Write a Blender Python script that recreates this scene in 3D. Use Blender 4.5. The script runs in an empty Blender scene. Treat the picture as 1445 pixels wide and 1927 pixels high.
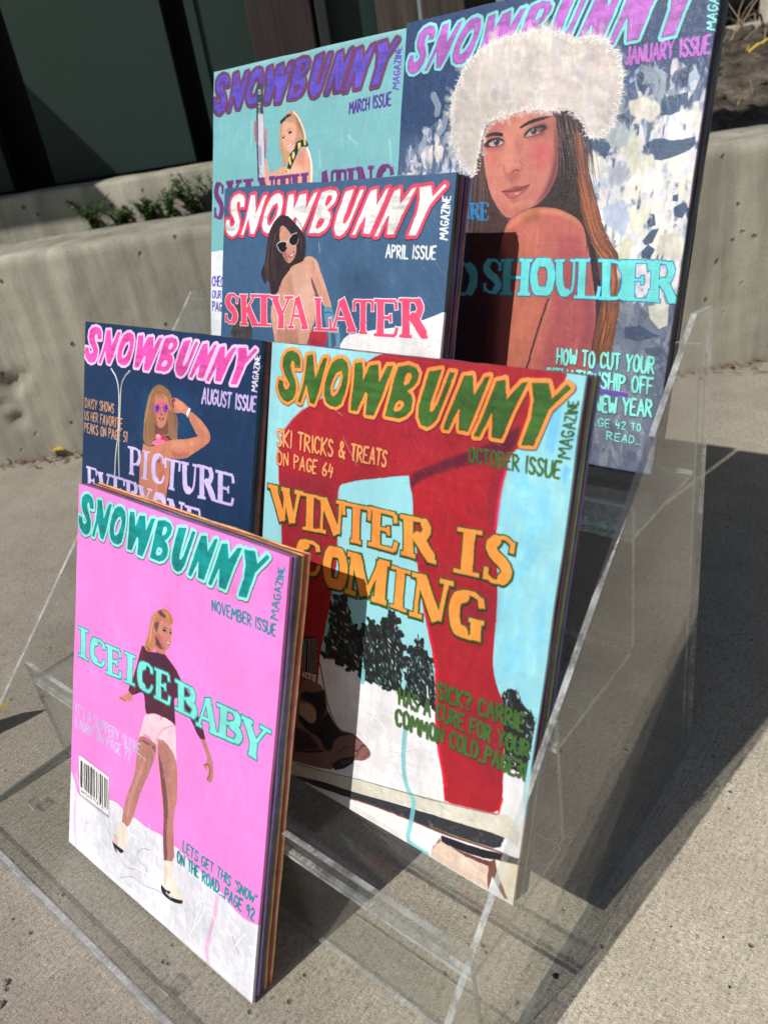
import bpy, bmesh, math, random
import numpy as np
from mathutils import Vector, Matrix, noise
rnd = random.Random(7)
scene = bpy.context.scene
COL = scene.collection

# ------------------------------------------------------------------ camera
cam_data = bpy.data.cameras.new('camera')
cam = bpy.data.objects.new('camera', cam_data)
COL.objects.link(cam)
cam.matrix_world = Matrix(((0.764001, -0.200938, 0.613128, 0.169217), (0.628808, 0.444813, -0.637763, -0.489685), (-0.144577, 0.872792, 0.466189, 0.509083), (0.000000, 0.000000, 0.000000, 1.000000)))
cam_data.sensor_fit = 'VERTICAL'
cam_data.sensor_height = 36.0
cam_data.lens = 36.0 * 1469.037 / 1927.0
cam_data.clip_start = 0.01
cam_data.clip_end = 200.0
cam_data.dof.use_dof = True
cam_data.dof.focus_distance = 0.60
cam_data.dof.aperture_fstop = 9.0
scene.camera = cam

# ------------------------------------------------------------------ light
SUN_DIR = Vector((0.1899, 0.9065, -1)).normalized()          # the way the sunlight travels
world = bpy.data.worlds.new('World')
scene.world = world
world.use_nodes = True
wn = world.node_tree
wn.nodes.clear()
wo = wn.nodes.new('ShaderNodeOutputWorld')
bg = wn.nodes.new('ShaderNodeBackground')
sky = wn.nodes.new('ShaderNodeTexSky')
sky.sky_type = 'NISHITA'
sky.sun_disc = False
sky.sun_elevation = math.asin(-SUN_DIR.z)
sky.sun_rotation = math.atan2(-SUN_DIR.x, -SUN_DIR.y)
bg.inputs['Strength'].default_value = 0.05
wn.links.new(sky.outputs[0], bg.inputs['Color'])
wn.links.new(bg.outputs[0], wo.inputs['Surface'])
sd = bpy.data.lights.new('sun', 'SUN')
sd.energy = 5.0
sd.angle = math.radians(0.5)
sd.color = (1.0, 0.955, 0.89)
sun = bpy.data.objects.new('sun', sd)
COL.objects.link(sun)
sun.rotation_euler = SUN_DIR.to_track_quat('-Z', 'Y').to_euler()
scene.view_settings.view_transform = 'Standard'
scene.view_settings.look = 'None'
scene.view_settings.exposure = -0.22
scene.view_settings.gamma = 1.0
scene.view_settings.use_curve_mapping = False
scene.render.engine = 'CYCLES'
scene.cycles.max_bounces = 10
scene.cycles.transparent_max_bounces = 24
scene.cycles.sample_clamp_indirect = 6.0

# ------------------------------------------------------------------ helpers
def link(name, me, mat=None, parent=None):
    o = bpy.data.objects.new(name, me)
    COL.objects.link(o)
    if mat is not None and len(me.materials) == 0:
        me.materials.append(mat)
    if parent is not None:
        o.parent = parent
    return o

def tag(o, label=None, cat=None, group=None, kind=None):
    if label: o['label'] = label
    if cat: o['category'] = cat
    if group: o['group'] = group
    if kind: o['kind'] = kind
    return o

def empty(name, loc=(0, 0, 0)):
    o = bpy.data.objects.new(name, None)
    o.empty_display_size = 0.02
    COL.objects.link(o)
    o.location = loc
    return o

def mesh_from(name, verts, faces, smooth=False):
    me = bpy.data.meshes.new(name)
    me.from_pydata([tuple(v) for v in verts], [], faces)
    me.validate()
    if smooth:
        me.polygons.foreach_set('use_smooth', [True] * len(me.polygons))
    me.update()
    return me

def box_mesh(name, lo, hi, bevel=0.0, seg=2):
    bm = bmesh.new()
    bmesh.ops.create_cube(bm, size=1.0)
    lo = Vector(lo); hi = Vector(hi)
    for v in bm.verts:
        v.co = Vector([(lo[i] + hi[i]) / 2 + v.co[i] * (hi[i] - lo[i]) for i in range(3)])
    if bevel > 0:
        bmesh.ops.bevel(bm, geom=bm.edges[:], offset=bevel, segments=seg, profile=0.5, affect='EDGES')
    me = bpy.data.meshes.new(name)
    bm.to_mesh(me); bm.free()
    return me

def prism_x(name, yz, x0, x1, bevel=0.0):
    """solid sheet whose outline is drawn in the y-z plane"""
    n = len(yz)
    vs = [(x0, y, z) for y, z in yz] + [(x1, y, z) for y, z in yz]
    fs = [list(range(n)), list(range(2 * n - 1, n - 1, -1))]
    for i in range(n):
        j = (i + 1) % n
        fs.append([i, i + n, j + n, j])
    me = mesh_from(name, vs, fs)
    bm = bmesh.new(); bm.from_mesh(me)
    bmesh.ops.recalc_face_normals(bm, faces=bm.faces[:])
    if bevel > 0:
        bmesh.ops.bevel(bm, geom=bm.edges[:], offset=bevel, segments=1, affect='EDGES')
    bm.to_mesh(me); bm.free()
    return me

def srgb(c):
    out = []
    for v in c:
        v = v / 255.0
        out.append(v / 12.92 if v <= 0.04045 else ((v + 0.055) / 1.055) ** 2.4)
    return tuple(out)

class Mat:
    """small wrapper that builds node materials"""
    def __init__(self, name):
        self.m = bpy.data.materials.new(name)
        self.m.use_nodes = True
        self.t = self.m.node_tree
        self.t.nodes.clear()
        self.out = self.t.nodes.new('ShaderNodeOutputMaterial')
    def n(self, typ, **kw):
        nd = self.t.nodes.new('ShaderNode' + typ)
        for k, v in kw.items():
            if k in nd.inputs: nd.inputs[k].default_value = v
            else: setattr(nd, k, v)
        return nd
    def l(self, a, b): self.t.links.new(a, b)
    def coord(self, scale=(1, 1, 1), kind='Object'):
        tc = self.n('TexCoord'); mp = self.n('Mapping')
        mp.inputs['Scale'].default_value = scale
        self.l(tc.outputs[kind], mp.inputs['Vector'])
        return mp.outputs[0]
    def noise(self, vec, scale, detail=4.0, rough=0.55, dist=0.0):
        nd = self.n('TexNoise')
        nd.inputs['Scale'].default_value = scale
        nd.inputs['Detail'].default_value = detail
        nd.inputs['Roughness'].default_value = rough
        nd.inputs['Distortion'].default_value = dist
        self.l(vec, nd.inputs['Vector'])
        return nd.outputs['Fac']
    def ramp(self, fac, stops, interp='LINEAR'):
        nd = self.n('ValToRGB'); cr = nd.color_ramp
        cr.interpolation = interp
        while len(cr.elements) < len(stops): cr.elements.new(0.5)
        for e, (p, c) in zip(cr.elements, stops):
            e.position = p
            if not isinstance(c, (tuple, list)): c = (c, c, c)
            e.color = (c[0], c[1], c[2], 1.0)
        self.l(fac, nd.inputs['Fac'])
        return nd.outputs['Color']
    def mix(self, fac, a, b, mode='MIX'):
        nd = self.n('Mix'); nd.data_type = 'RGBA'; nd.blend_type = mode
        for s, v in ((0, fac), (6, a), (7, b)):
            if hasattr(v, 'is_linked') or hasattr(v, 'links'): self.l(v, nd.inputs[s])
            elif isinstance(v, (int, float)): nd.inputs[s].default_value = v if s == 0 else (v, v, v, 1)
            else: nd.inputs[s].default_value = (v[0], v[1], v[2], 1)
        return nd.outputs[2]
    def math(self, op, a, b=0.0, c=None):
        nd = self.n('Math'); nd.operation = op
        for i, v in enumerate((a, b) if c is None else (a, b, c)):
            if hasattr(v, 'links'): self.l(v, nd.inputs[i])
            else: nd.inputs[i].default_value = v
        return nd.outputs[0]
    def bump(self, h, strength=0.5, dist=0.001, normal=None):
        nd = self.n('Bump')
        nd.inputs['Strength'].default_value = strength
        nd.inputs['Distance'].default_value = dist
        self.l(h, nd.inputs['Height'])
        if normal is not None: self.l(normal, nd.inputs['Normal'])
        return nd.outputs[0]
    def pbr(self, color, rough=0.6, normal=None, spec=0.5, **kw):
        b = self.n('BsdfPrincipled')
        for nm, v in (('Base Color', color), ('Roughness', rough), ('Normal', normal), ('Specular IOR Level', spec)):
            if v is None: continue
            if hasattr(v, 'links'): self.l(v, b.inputs[nm])
            elif isinstance(v, (tuple, list)): b.inputs[nm].default_value = (v[0], v[1], v[2], 1)
            else: b.inputs[nm].default_value = v
        for k, v in kw.items(): b.inputs[k].default_value = v
        self.l(b.outputs[0], self.out.inputs['Surface'])
        return self.m

# ------------------------------------------------------------------ materials of the setting
def mat_ground():
    m = Mat('broomed_concrete'); v = m.coord(); vs = m.coord((1.0, 1.0, 1.0))
    big = m.noise(v, 2.2, 5, .6); mid = m.noise(v, 16, 5, .65); fine = m.noise(v, 330, 3, .75); grit = m.noise(v, 900, 2, .6)
    rot = m.n('Mapping'); rot.inputs['Rotation'].default_value = (0, 0, math.radians(-52)); rot.inputs['Scale'].default_value = (1, .2, 1)
    m.l(v, rot.inputs['Vector'])
    broom = m.noise(rot.outputs[0], 420, 3, .7)
    base = m.ramp(big, [(.32, (.255, .232, .198)), (.68, (.335, .308, .268))])
    base = m.mix(.6, base, m.ramp(mid, [(.3, (.25, .228, .195)), (.7, (.37, .342, .3))]))
    base = m.mix(1.0, base, m.ramp(fine, [(.28, .38), (.42, .86), (.6, 1.04), (.75, 1.45)]), 'MULTIPLY')
    base = m.mix(.55, base, m.ramp(grit, [(.3, .55), (.5, 1.0), (.72, 1.35)]), 'MULTIPLY')
    base = m.mix(.75, base, m.ramp(broom, [(.3, .68), (.5, 1.0), (.7, 1.25)]), 'MULTIPLY')
    v2 = m.n('TexVoronoi'); v2.inputs['Scale'].default_value = 240; m.l(v, v2.inputs['Vector'])
    pit = m.math('MULTIPLY', m.ramp(v2.outputs['Distance'], [(.12, 1.0), (.24, 0.0)]), m.ramp(m.noise(v, 95, 2, .5), [(.5, 0.0), (.6, 1.0)]))
    base = m.mix(m.math('MULTIPLY', pit, .7), base, (.09, .08, .068))
    vo = m.n('TexVoronoi'); vo.inputs['Scale'].default_value = 95; m.l(v, vo.inputs['Vector'])
    dk = m.noise(v, 60, 2, .5)
    spot = m.math('MULTIPLY', m.ramp(vo.outputs['Distance'], [(.10, 1.0), (.2, 0.0)]), m.ramp(dk, [(.56, 0.0), (.64, 1.0)]))
    base = m.mix(m.math('MULTIPLY', spot, .75), base, (.07, .062, .055))
    stain = m.ramp(m.noise(v, 5.3, 4, .62, .6), [(.5, 0.0), (.72, 1.0)])
    base = m.mix(m.math('MULTIPLY', stain, .22), base, (.17, .15, .125))
    sx = m.n('SeparateXYZ'); m.l(v, sx.inputs[0])     # base tone grows paler towards the right, broken by noise
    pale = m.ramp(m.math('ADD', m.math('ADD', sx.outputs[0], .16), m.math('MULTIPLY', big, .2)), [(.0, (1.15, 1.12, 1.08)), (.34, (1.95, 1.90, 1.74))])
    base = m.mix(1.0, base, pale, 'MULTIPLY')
    h = m.math('ADD', m.math('MULTIPLY', fine, .7), m.math('MULTIPLY', m.math('ADD', grit, broom), .5))
    h = m.math('SUBTRACT', h, spot)
    return m.pbr(base, .88, m.bump(h, .9, .0019), .3)

def mat_wall():
    m = Mat('stained_concrete'); v = m.coord()
    tc = m.n('TexCoord'); mp = m.n('Mapping'); mp.inputs['Scale'].default_value = (1, 1, .1)
    m.l(tc.outputs['Object'], mp.inputs['Vector'])
    streak = m.noise(mp.outputs[0], 17, 5, .6, .35); streak2 = m.noise(mp.outputs[0], 45, 4, .6)
    big = m.noise(v, 3, 4, .6); fine = m.noise(v, 260, 3, .7)
    base = m.ramp(big, [(.3, (.285, .272, .218)), (.7, (.38, .362, .298))])
    base = m.mix(.85, base, m.ramp(streak, [(.34, .70), (.47, .92), (.54, 1.02), (.64, 1.22)]), 'MULTIPLY')
    base = m.mix(.4, base, m.ramp(streak2, [(.35, .66), (.65, 1.25)]), 'MULTIPLY')
    base = m.mix(.5, base, m.ramp(fine, [(.3, .75), (.7, 1.2)]), 'MULTIPLY')
    vo = m.n('TexVoronoi'); vo.inputs['Scale'].default_value = 31; dv = m.n('VectorMath'); dv.operation = 'ADD'; nz = m.n('TexNoise'); nz.inputs['Scale'].default_value = 60; m.l(v, nz.inputs['Vector']); sc_ = m.n('VectorMath'); sc_.operation = 'SCALE'; sc_.inputs['Scale'].default_value = .012; m.l(nz.outputs['Color'], sc_.inputs[0]); m.l(v, dv.inputs[0]); m.l(sc_.outputs[0], dv.inputs[1]); m.l(dv.outputs[0], vo.inputs['Vector'])
    dk = m.noise(v, 13, 2, .5)
    hole = m.math('MULTIPLY', m.ramp(vo.outputs['Distance'], [(.07, 1.0), (.15, 0.0)]), m.ramp(dk, [(.46, 0.0), (.52, 1.0)]))
    base = m.mix(m.math('MULTIPLY', hole, .8), base, (.055, .052, .04))
    h = m.math('SUBTRACT', m.math('ADD', m.math('MULTIPLY', fine, .35), big), m.math('MULTIPLY', hole, 2.5))
    return m.pbr(base, .9, m.bump(h, .6, .003), .25)

def mat_soil():
    m = Mat('dry_soil'); v = m.coord()
    a = m.noise(v, 24, 6, .7); b = m.noise(v, 130, 4, .7)
    base = m.ramp(a, [(.3, (.035, .028, .022)), (.5, (.10, .082, .064)), (.7, (.22, .19, .155))])
    base = m.mix(.7, base, m.ramp(b, [(.3, .6), (.7, 1.35)]), 'MULTIPLY')
    return m.pbr(base, .95, m.bump(m.math('ADD', a, b), .9, .008), .2)

def mat_green_metal():
    m = Mat('dark_green_painted_metal'); v = m.coord()
    a = m.noise(v, 2.2, 4, .6); b = m.noise(v, 60, 3, .6)
    base = m.ramp(a, [(.3, (.008, .027, .016)), (.7, (.011, .027, .026))])
    base = m.mix(.3, base, m.ramp(b, [(.3, .8), (.7, 1.2)]), 'MULTIPLY')
    return m.pbr(base, .5, m.bump(a, .1, .004), .35)

def mat_wood(name, c0, c1, rough=.8):
    m = Mat(name); tc = m.n('TexCoord'); mp = m.n('Mapping'); mp.inputs['Scale'].default_value = (1, 1, .06)
    m.l(tc.outputs['Object'], mp.inputs['Vector'])
    g = m.noise(mp.outputs[0], 70, 6, .65, 1.2); b = m.noise(m.coord(), 9, 3, .6)
    base = m.ramp(g, [(.3, c0), (.7, c1)])
    base = m.mix(.5, base, m.ramp(b, [(.3, .7), (.7, 1.25)]), 'MULTIPLY')
    return m.pbr(base, rough, m.bump(g, .5, .003), .3)

def mat_plain(name, c, rough=.7, scale=60, var=.25, bump=.3, spec=.4):
    m = Mat(name); n1 = m.noise(m.coord(), scale, 4, .6)
    base = m.mix(1.0, c, m.ramp(n1, [(.3, 1 - var), (.7, 1 + var)]), 'MULTIPLY')
    return m.pbr(base, rough, m.bump(n1, bump, .001), spec)

def mat_leaf(name, c0, c1):
    m = Mat(name); a = m.noise(m.coord(), 35, 3, .6)
    col = m.ramp(a, [(.3, c0), (.7, c1)])
    d = m.pbr(col, .55, None, .4)
    return d

M_ground = mat_ground(); M_wall = mat_wall(); M_soil = mat_soil(); M_green = mat_green_metal()
M_post = mat_wood('dark_weathered_timber', (.014, .010, .010), (.042, .030, .028))
M_plank = mat_wood('grey_weathered_planks', (.03, .024, .021), (.085, .068, .058))
M_black = mat_plain('plain_black', (.012, .012, .014), .6)
M_leafgreen = mat_leaf('weed_leaf', (.030, .075, .018), (.11, .21, .05))
M_stem = mat_plain('plant_stem', (.06, .09, .03), .7)
M_twig = mat_plain('dry_twig', (.30, .20, .12), .85)
M_straw = mat_plain('dry_straw', (.42, .36, .25), .85)
M_yleaf = mat_leaf('yellow_leaf', (.42, .28, .03), (.62, .45, .06))
M_bleaf = mat_leaf('brown_leaf', (.10, .055, .03), (.25, .15, .08))
M_stone = mat_plain('pebble_stone', (.20, .19, .17), .85, 90, .35, .6)
M_pale = mat_plain('pale_block', (.50, .46, .38), .85, 40, .2, .5)

# ------------------------------------------------------------------ ground
WA = Vector((-1.292, .066, 0)); WD = Vector((.779, .627, 0)).normalized(); WN = Vector((-.627, .779, 0)).normalized()
def W(s, n, z): return WA + WD * s + WN * n + Vector((0, 0, z))
def frame_obj(o):
    """objects of the walls live in the wall's own axes: x along, y away, z up"""
    o.matrix_world = Matrix((
        (WD.x, WN.x, 0, WA.x), (WD.y, WN.y, 0, WA.y), (0, 0, 1, 0), (0, 0, 0, 1)))
    return o

g = mesh_from('ground', [(-40, -40, 0), (40, -40, 0), (40, 40, 0), (-40, 40, 0)], [[0, 1, 2, 3]])
tag(link('ground', g, M_ground), kind='structure')

def rough_wall(name, s0, s1, n0, n1, z0, z1, mat, step=.02, amp=.003, arris=.012, rows=4, craters=()):
    """a cast concrete wall with a worn top arris; profile swept along s"""
    prof = [(n0, z0 + (z1 - arris - z0) * i / rows) for i in range(rows + 1)] + [ (n0 + arris * .35, z1 - arris * .35), (n0 + arris, z1)]
    k = 5
    for i in range(1, k + 1): prof.append((n0 + arris + (n1 - arris * 2 - n0) * i / k, z1))
    prof += [(n1, z1 - arris), (n1, z0)]
    N = int((s1 - s0) / step)
    vs = []; fs = []
    for i in range(N + 1):
        s = s0 + (s1 - s0) * i / N
        for (n, z) in prof:
            d = noise.noise(Vector((s * 9, n * 9, z * 9 + 5))) * amp + noise.noise(Vector((s * 40, n * 40, z * 40))) * amp * .5
            e = .8 if z > z0 + .01 else 0
            for (cs, cz, cr, cd) in craters:
                r_ = math.hypot(s - cs, (z - cz) * 1.1) / cr
                if r_ < 1.6 and n < n0 + .004:
                    r_ += .35 * noise.noise(Vector((s * 60, z * 60, 1)))
                    d += cd * max(0, 1 - r_ * r_) * (1 + .5 * noise.noise(Vector((s * 150, z * 150, 4))))
            vs.append((s, n + d * e, z + d * e * (1 if z >= z1 - .02 else 0)))
    L = len(prof)
    for i in range(N):
        for j in range(L - 1):
            fs.append([i * L + j, i * L + j + 1, (i + 1) * L + j + 1, (i + 1) * L + j])
    fs.append(list(range(L))[::-1]); fs.append([N * L + j for j in range(L)])
    me = mesh_from(name, vs, fs, True)
    bm = bmesh.new(); bm.from_mesh(me); bmesh.ops.recalc_face_normals(bm, faces=bm.faces[:]); bm.to_mesh(me); bm.free()
    return frame_obj(link(name, me, mat))

w1 = rough_wall('retaining_wall', -1.6, 3.2, 0, .225, -.05, .365, M_wall, step=.008, rows=46, craters=((0.041, 0.15, 0.026, 0.016), (0.027, 0.082, 0.02, 0.012), (0.074, 0.163, 0.014, 0.008), (0.013, 0.115, 0.014, 0.008)))
tag(w1, 'low stained concrete wall running behind the acrylic stand, drip marks and small holes in its face', 'wall')
w2 = rough_wall('retaining_wall', -1.6, .95, .29, .43, .2, .440, M_wall, arris=.008)
tag(w2, 'upper concrete ledge just behind the weeds, under the dark green metal panels', 'wall')
# soil between and behind the walls
def soil_patch(name, s0, s1, n0, n1, zf, step=.02):
    ns = int((s1 - s0) / step); nn = int((n1 - n0) / step); vs = []; fs = []
    for i in range(ns + 1):
        for j in range(nn + 1):
            s = s0 + (s1 - s0) * i / ns; n = n0 + (n1 - n0) * j / nn
            vs.append((s, n, zf(s, n)))
    for i in range(ns):
        for j in range(nn):
            a = i * (nn + 1) + j
            fs.append([a, a + nn + 1, a + nn + 2, a + 1])
    return frame_obj(link(name, mesh_from(name, vs, fs, True), M_soil))
tag(soil_patch('soil_strip', -1.6, .95, .22, .30, lambda s, n: .345 + .012 * noise.noise(Vector((s * 20, n * 20, 0)))), kind='structure')
def bed(s, n):
    t = min(max((n - .22) / .6, 0), 1)
    b = .335 + .185 * t * t * (3 - 2 * t) + .02 * min(max(n - .8, 0), 1)
    return b + .03 * noise.noise(Vector((s * 7, n * 7, 3))) + .014 * noise.noise(Vector((s * 24, n * 24, 9))) + .007 * noise.noise(Vector((s * 60, n * 60, 2)))
tag(soil_patch('soil_bed', .95, 3.1, .22, 2.4, bed, .022), kind='structure')
tag(soil_patch('terrace', -1.6, .95, .42, 2.4, lambda s, n: .40 + .004 * noise.noise(Vector((s * 9, n * 9, 1))), .05), kind='structure')

# ------------------------------------------------------------------ dark green metal panels and timber behind
def wbox(name, s0, s1, n0, n1, z0, z1, mat, parent=None, bevel=.0015):
    me = box_mesh(name, (s0, n0, z0), (s1, n1, z1), bevel)
    o = link(name, me, mat)
    if parent is None: frame_obj(o)
    else: o.parent = parent
    return o
def metal_door(s0, s1, label, trim_r=True, trim_l=True):
    r = empty('metal_panel'); frame_obj(r)
    tag(r, label, 'metal panel')
    wbox('sheet', s0 + .004, s1 - .004, .456, .49, .443, 2.2, M_green, r)
    if trim_r: wbox('edge_trim', s1 - .026, s1, .449, .455, .4432, 2.2, M_green, r)
    if trim_l: wbox('edge_trim', s0, s0 + .02, .449, .455, .4432, 2.2, M_green, r)
    return r
metal_door(.045, .362, 'dark green metal panel at the upper left with a diagonal shadow across its foot', True, False)
metal_door(.408, .775, 'dark green metal panel behind the brown timber post')
metal_door(-1.4, -.04, 'dark green metal panel cut off by the left edge of the photo')
bk = wbox('recess_back', -1.4, .80, .60, .63, .40, 2.2, M_black); tag(bk, 'black sheet behind the green metal panels, in place of the shade in their gaps', 'board')  # black sheet stands in for the shade deep in the gaps
pst = wbox('timber_post', .532, .655, .40, .445, .442, 2.0, M_post, None, .004); tag(pst, 'dark brown weathered timber post standing in front of the green panel', 'post')
post_shade_side = wbox('timber_post', .662, .684, .405, .445, .442, 2.0, M_black, None, .003); tag(post_shade_side, 'thin black strip in place of the shaded right side of the thick timber post', 'post')  # black strip stands in for the post's shaded side face
for k, (a, b) in enumerate(((.775, .855), (.862, .945))):
    o = wbox('fence_plank', a, b, .412 + .004 * k, .432 + .004 * k, .43, 1.9, M_plank, None, .003)
    tag(o, ('grey brown upright plank above the right end of the pale green March cover', 'grey brown upright plank nearest the corner of the blue January cover')[k], 'plank', 'upright planks behind the stand')

# ------------------------------------------------------------------ acrylic stand
def mat_acrylic(name, tint, gloss_rough=.05, edge=False, haze=.0):
    """clear sheet: see-through (so it lets the sun through), with a mirror-like fresnel sheen"""
    m = Mat(name)
    tr = m.n('BsdfTransparent'); tr.inputs['Color'].default_value = (*tint, 1)
    gl = m.n('BsdfGlossy'); gl.inputs['Roughness'].default_value = gloss_rough
    fr = m.n('Fresnel'); ge = m.n('NewGeometry')
    # the same reflectance on both sides of the sheet
    m.l(m.math('MULTIPLY_ADD', ge.outputs['Backfacing'], 1 / 1.49 - 1.49, 1.49), fr.inputs['IOR'])
    mx = m.n('MixShader'); m.l(fr.outputs[0], mx.inputs[0]); m.l(tr.outputs[0], mx.inputs[1]); m.l(gl.outputs[0], mx.inputs[2])
    v = m.coord()
    df = m.n('BsdfDiffuse'); df.inputs['Color'].default_value = (.55, .57, .56, 1) if edge else (.8, .8, .78, 1)
    m2 = m.n('MixShader')
    if edge:
        f = m.ramp(m.noise(m.coord((1, 1, 1)), 45, 4, .7), [(.36, haze * .35), (.5, haze), (.64, haze * 1.9)])
        gl.inputs['Color'].default_value = (1, 1, 1, 1)
        mpx = m.n('Mapping'); mpx.inputs['Scale'].default_value = (1, .35, .35); m.l(v, mpx.inputs['Vector'])
        glint = m.ramp(m.noise(mpx.outputs[0], 520, 2, .7), [(.53, 0.0), (.62, .28)])  # pale glints mixed in as diffuse colour on the cut edges
        gate = m.ramp(m.noise(v, 16, 2, .5), [(.48, 0.0), (.58, 1.0)])
        f = m.math('ADD', f, m.math('MULTIPLY', glint, gate)); df.inputs['Color'].default_value = (.62, .65, .65, 1)
        nb = m.bump(m.noise(v, 220, 3, .6), .35, .0006); m.l(nb, gl.inputs['Normal'])
    else:
        # faint scratches and dust
        mp = m.n('Mapping'); mp.inputs['Rotation'].default_value = (.5, .7, .9); mp.inputs['Scale'].default_value = (1, 30, 1)
        m.l(v, mp.inputs['Vector'])
        sc = m.ramp(m.noise(mp.outputs[0], 26, 4, .7), [(.60, haze), (.70, haze + .035)])
        du = m.ramp(m.noise(v, 1500, 1, .5), [(.72, 0.0), (.76, .10)])
        f = m.math('ADD', sc, du)
    m.l(f, m2.inputs[0]); m.l(mx.outputs[0], m2.inputs[1]); m.l(df.outputs[0], m2.inputs[2])
    m.l(m2.outputs[0], m.out.inputs['Surface'])
    return m.m
M_acr = mat_acrylic('clear_acrylic', (.975, .98, .975), .035, False, .012)
M_acre = mat_acrylic('acrylic_cut_edge', (.78, .81, .80), .12, True, .30)

def acrylic(o_me, thin_axis):
    """big faces clear, narrow cut edges frosted: chosen by the face normal"""
    o_me.materials.append(M_acr); o_me.materials.append(M_acre)
    for p in o_me.polygons:
        if abs(p.normal[thin_axis]) < .7: p.material_index = 1
    return o_me

XL, XR = -.481, 0.0; T = .0045
Z = [0.0050, 0.0924, 0.1730, 0.2583]
Y = [-0.3060, -0.2067, -0.1067]
YB = -.004; ZT = 0.3666; YF = -.408
stand = empty('display_stand', ((XL + XR) / 2, (YF + YB) / 2, 0))
tag(stand, 'clear acrylic four tier display stand holding the painted magazine boards', 'display stand')
SO = Vector(stand.location)
def part(name, me):
    me.transform(Matrix.Translation(-SO))
    return link(name, me, None, stand)
def slope_z(y): return 0.3694 * (-0.4309 - y) / (-0.4309 - (-0.0272))
outline = [(0, .0009), (YF, .0009), (YF, slope_z(YF)), (-0.0272, 0.3694), (0, ZT), ]
for (x0, x1) in ((XR, XR + T), (XL - T, XL)):
    part('side_panel', acrylic(prism_x('side_panel', outline, x0, x1, .0004), 0))
def sheet(name, y0, y1, z0, z1, axis, x0=None, x1=None):
    me = box_mesh(name, ((XL if x0 is None else x0) + .0003, y0, z0), ((XR if x1 is None else x1) - .0003, y1, z1), .0004, 1)
    return part(name, acrylic(me, axis))
LIP = .0175
# base tray: front lip, floor
sheet('front_lip', YF + .001, YF + .0055, .0006, LIP, 1)
sheet('base_plate', YF + .006, Y[0] + .03, .0010, .0045, 2)
for i in range(3):
    zt = Z[i + 1]; y = Y[i]; yn = Y[i + 1] if i < 2 else YB - .006
    # riser below the tread's front edge, tread, little front lip
    sheet('riser', y, y + .0045, (.005 if i == 0 else Z[i] + .0002), zt - .0048, 1)
    sheet('tread', y, yn - .0003, zt - .0045, zt, 2)
    sheet('tread_lip', y, y + .0045, zt + .0003, zt + LIP, 1)
sheet('back_panel', YB - .005, YB - .0005, .001, ZT - .022, 1)
# small upright tabs that lock the lip into the base
for x, y in ((-.444, -.362), (-.206, -.392)):
    part('locking_tab', acrylic(box_mesh('locking_tab', (x, y, .0048), (x + .012, y + .010, .0086), .0003, 1), 2))

# ------------------------------------------------------------------ painting engine (hand-painted covers)
CW, CH = 900, 1200
def value_noise(h, w, cell, seed, octaves=3, ay=1.0, ax=1.0):
    """smooth noise; ay / ax stretch it along y or x (brush direction)"""
    r = np.random.RandomState(seed); out = np.zeros((h, w), np.float32); amp = 1.0; tot = 0
    for o in range(octaves):
        cy = max(cell * ay / 2 ** o, 1.0); cx = max(cell * ax / 2 ** o, 1.0)
        gh = int(h / cy) + 3; gw = int(w / cx) + 3
        g = r.rand(gh, gw).astype(np.float32)
        yy = np.arange(h) / cy; xx = np.arange(w) / cx
        y0 = yy.astype(int); x0 = xx.astype(int)
        fy = (yy - y0)[:, None]; fx = (xx - x0)[None, :]
        fy = fy * fy * (3 - 2 * fy); fx = fx * fx * (3 - 2 * fx)
        a = g[y0][:, x0]; b = g[y0][:, x0 + 1]; c = g[y0 + 1][:, x0]; d = g[y0 + 1][:, x0 + 1]
        out += amp * ((a * (1 - fx) + b * fx) * (1 - fy) + (c * (1 - fx) + d * fx) * fy)
        tot += amp; amp *= .5
    return out / tot - .5

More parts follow.
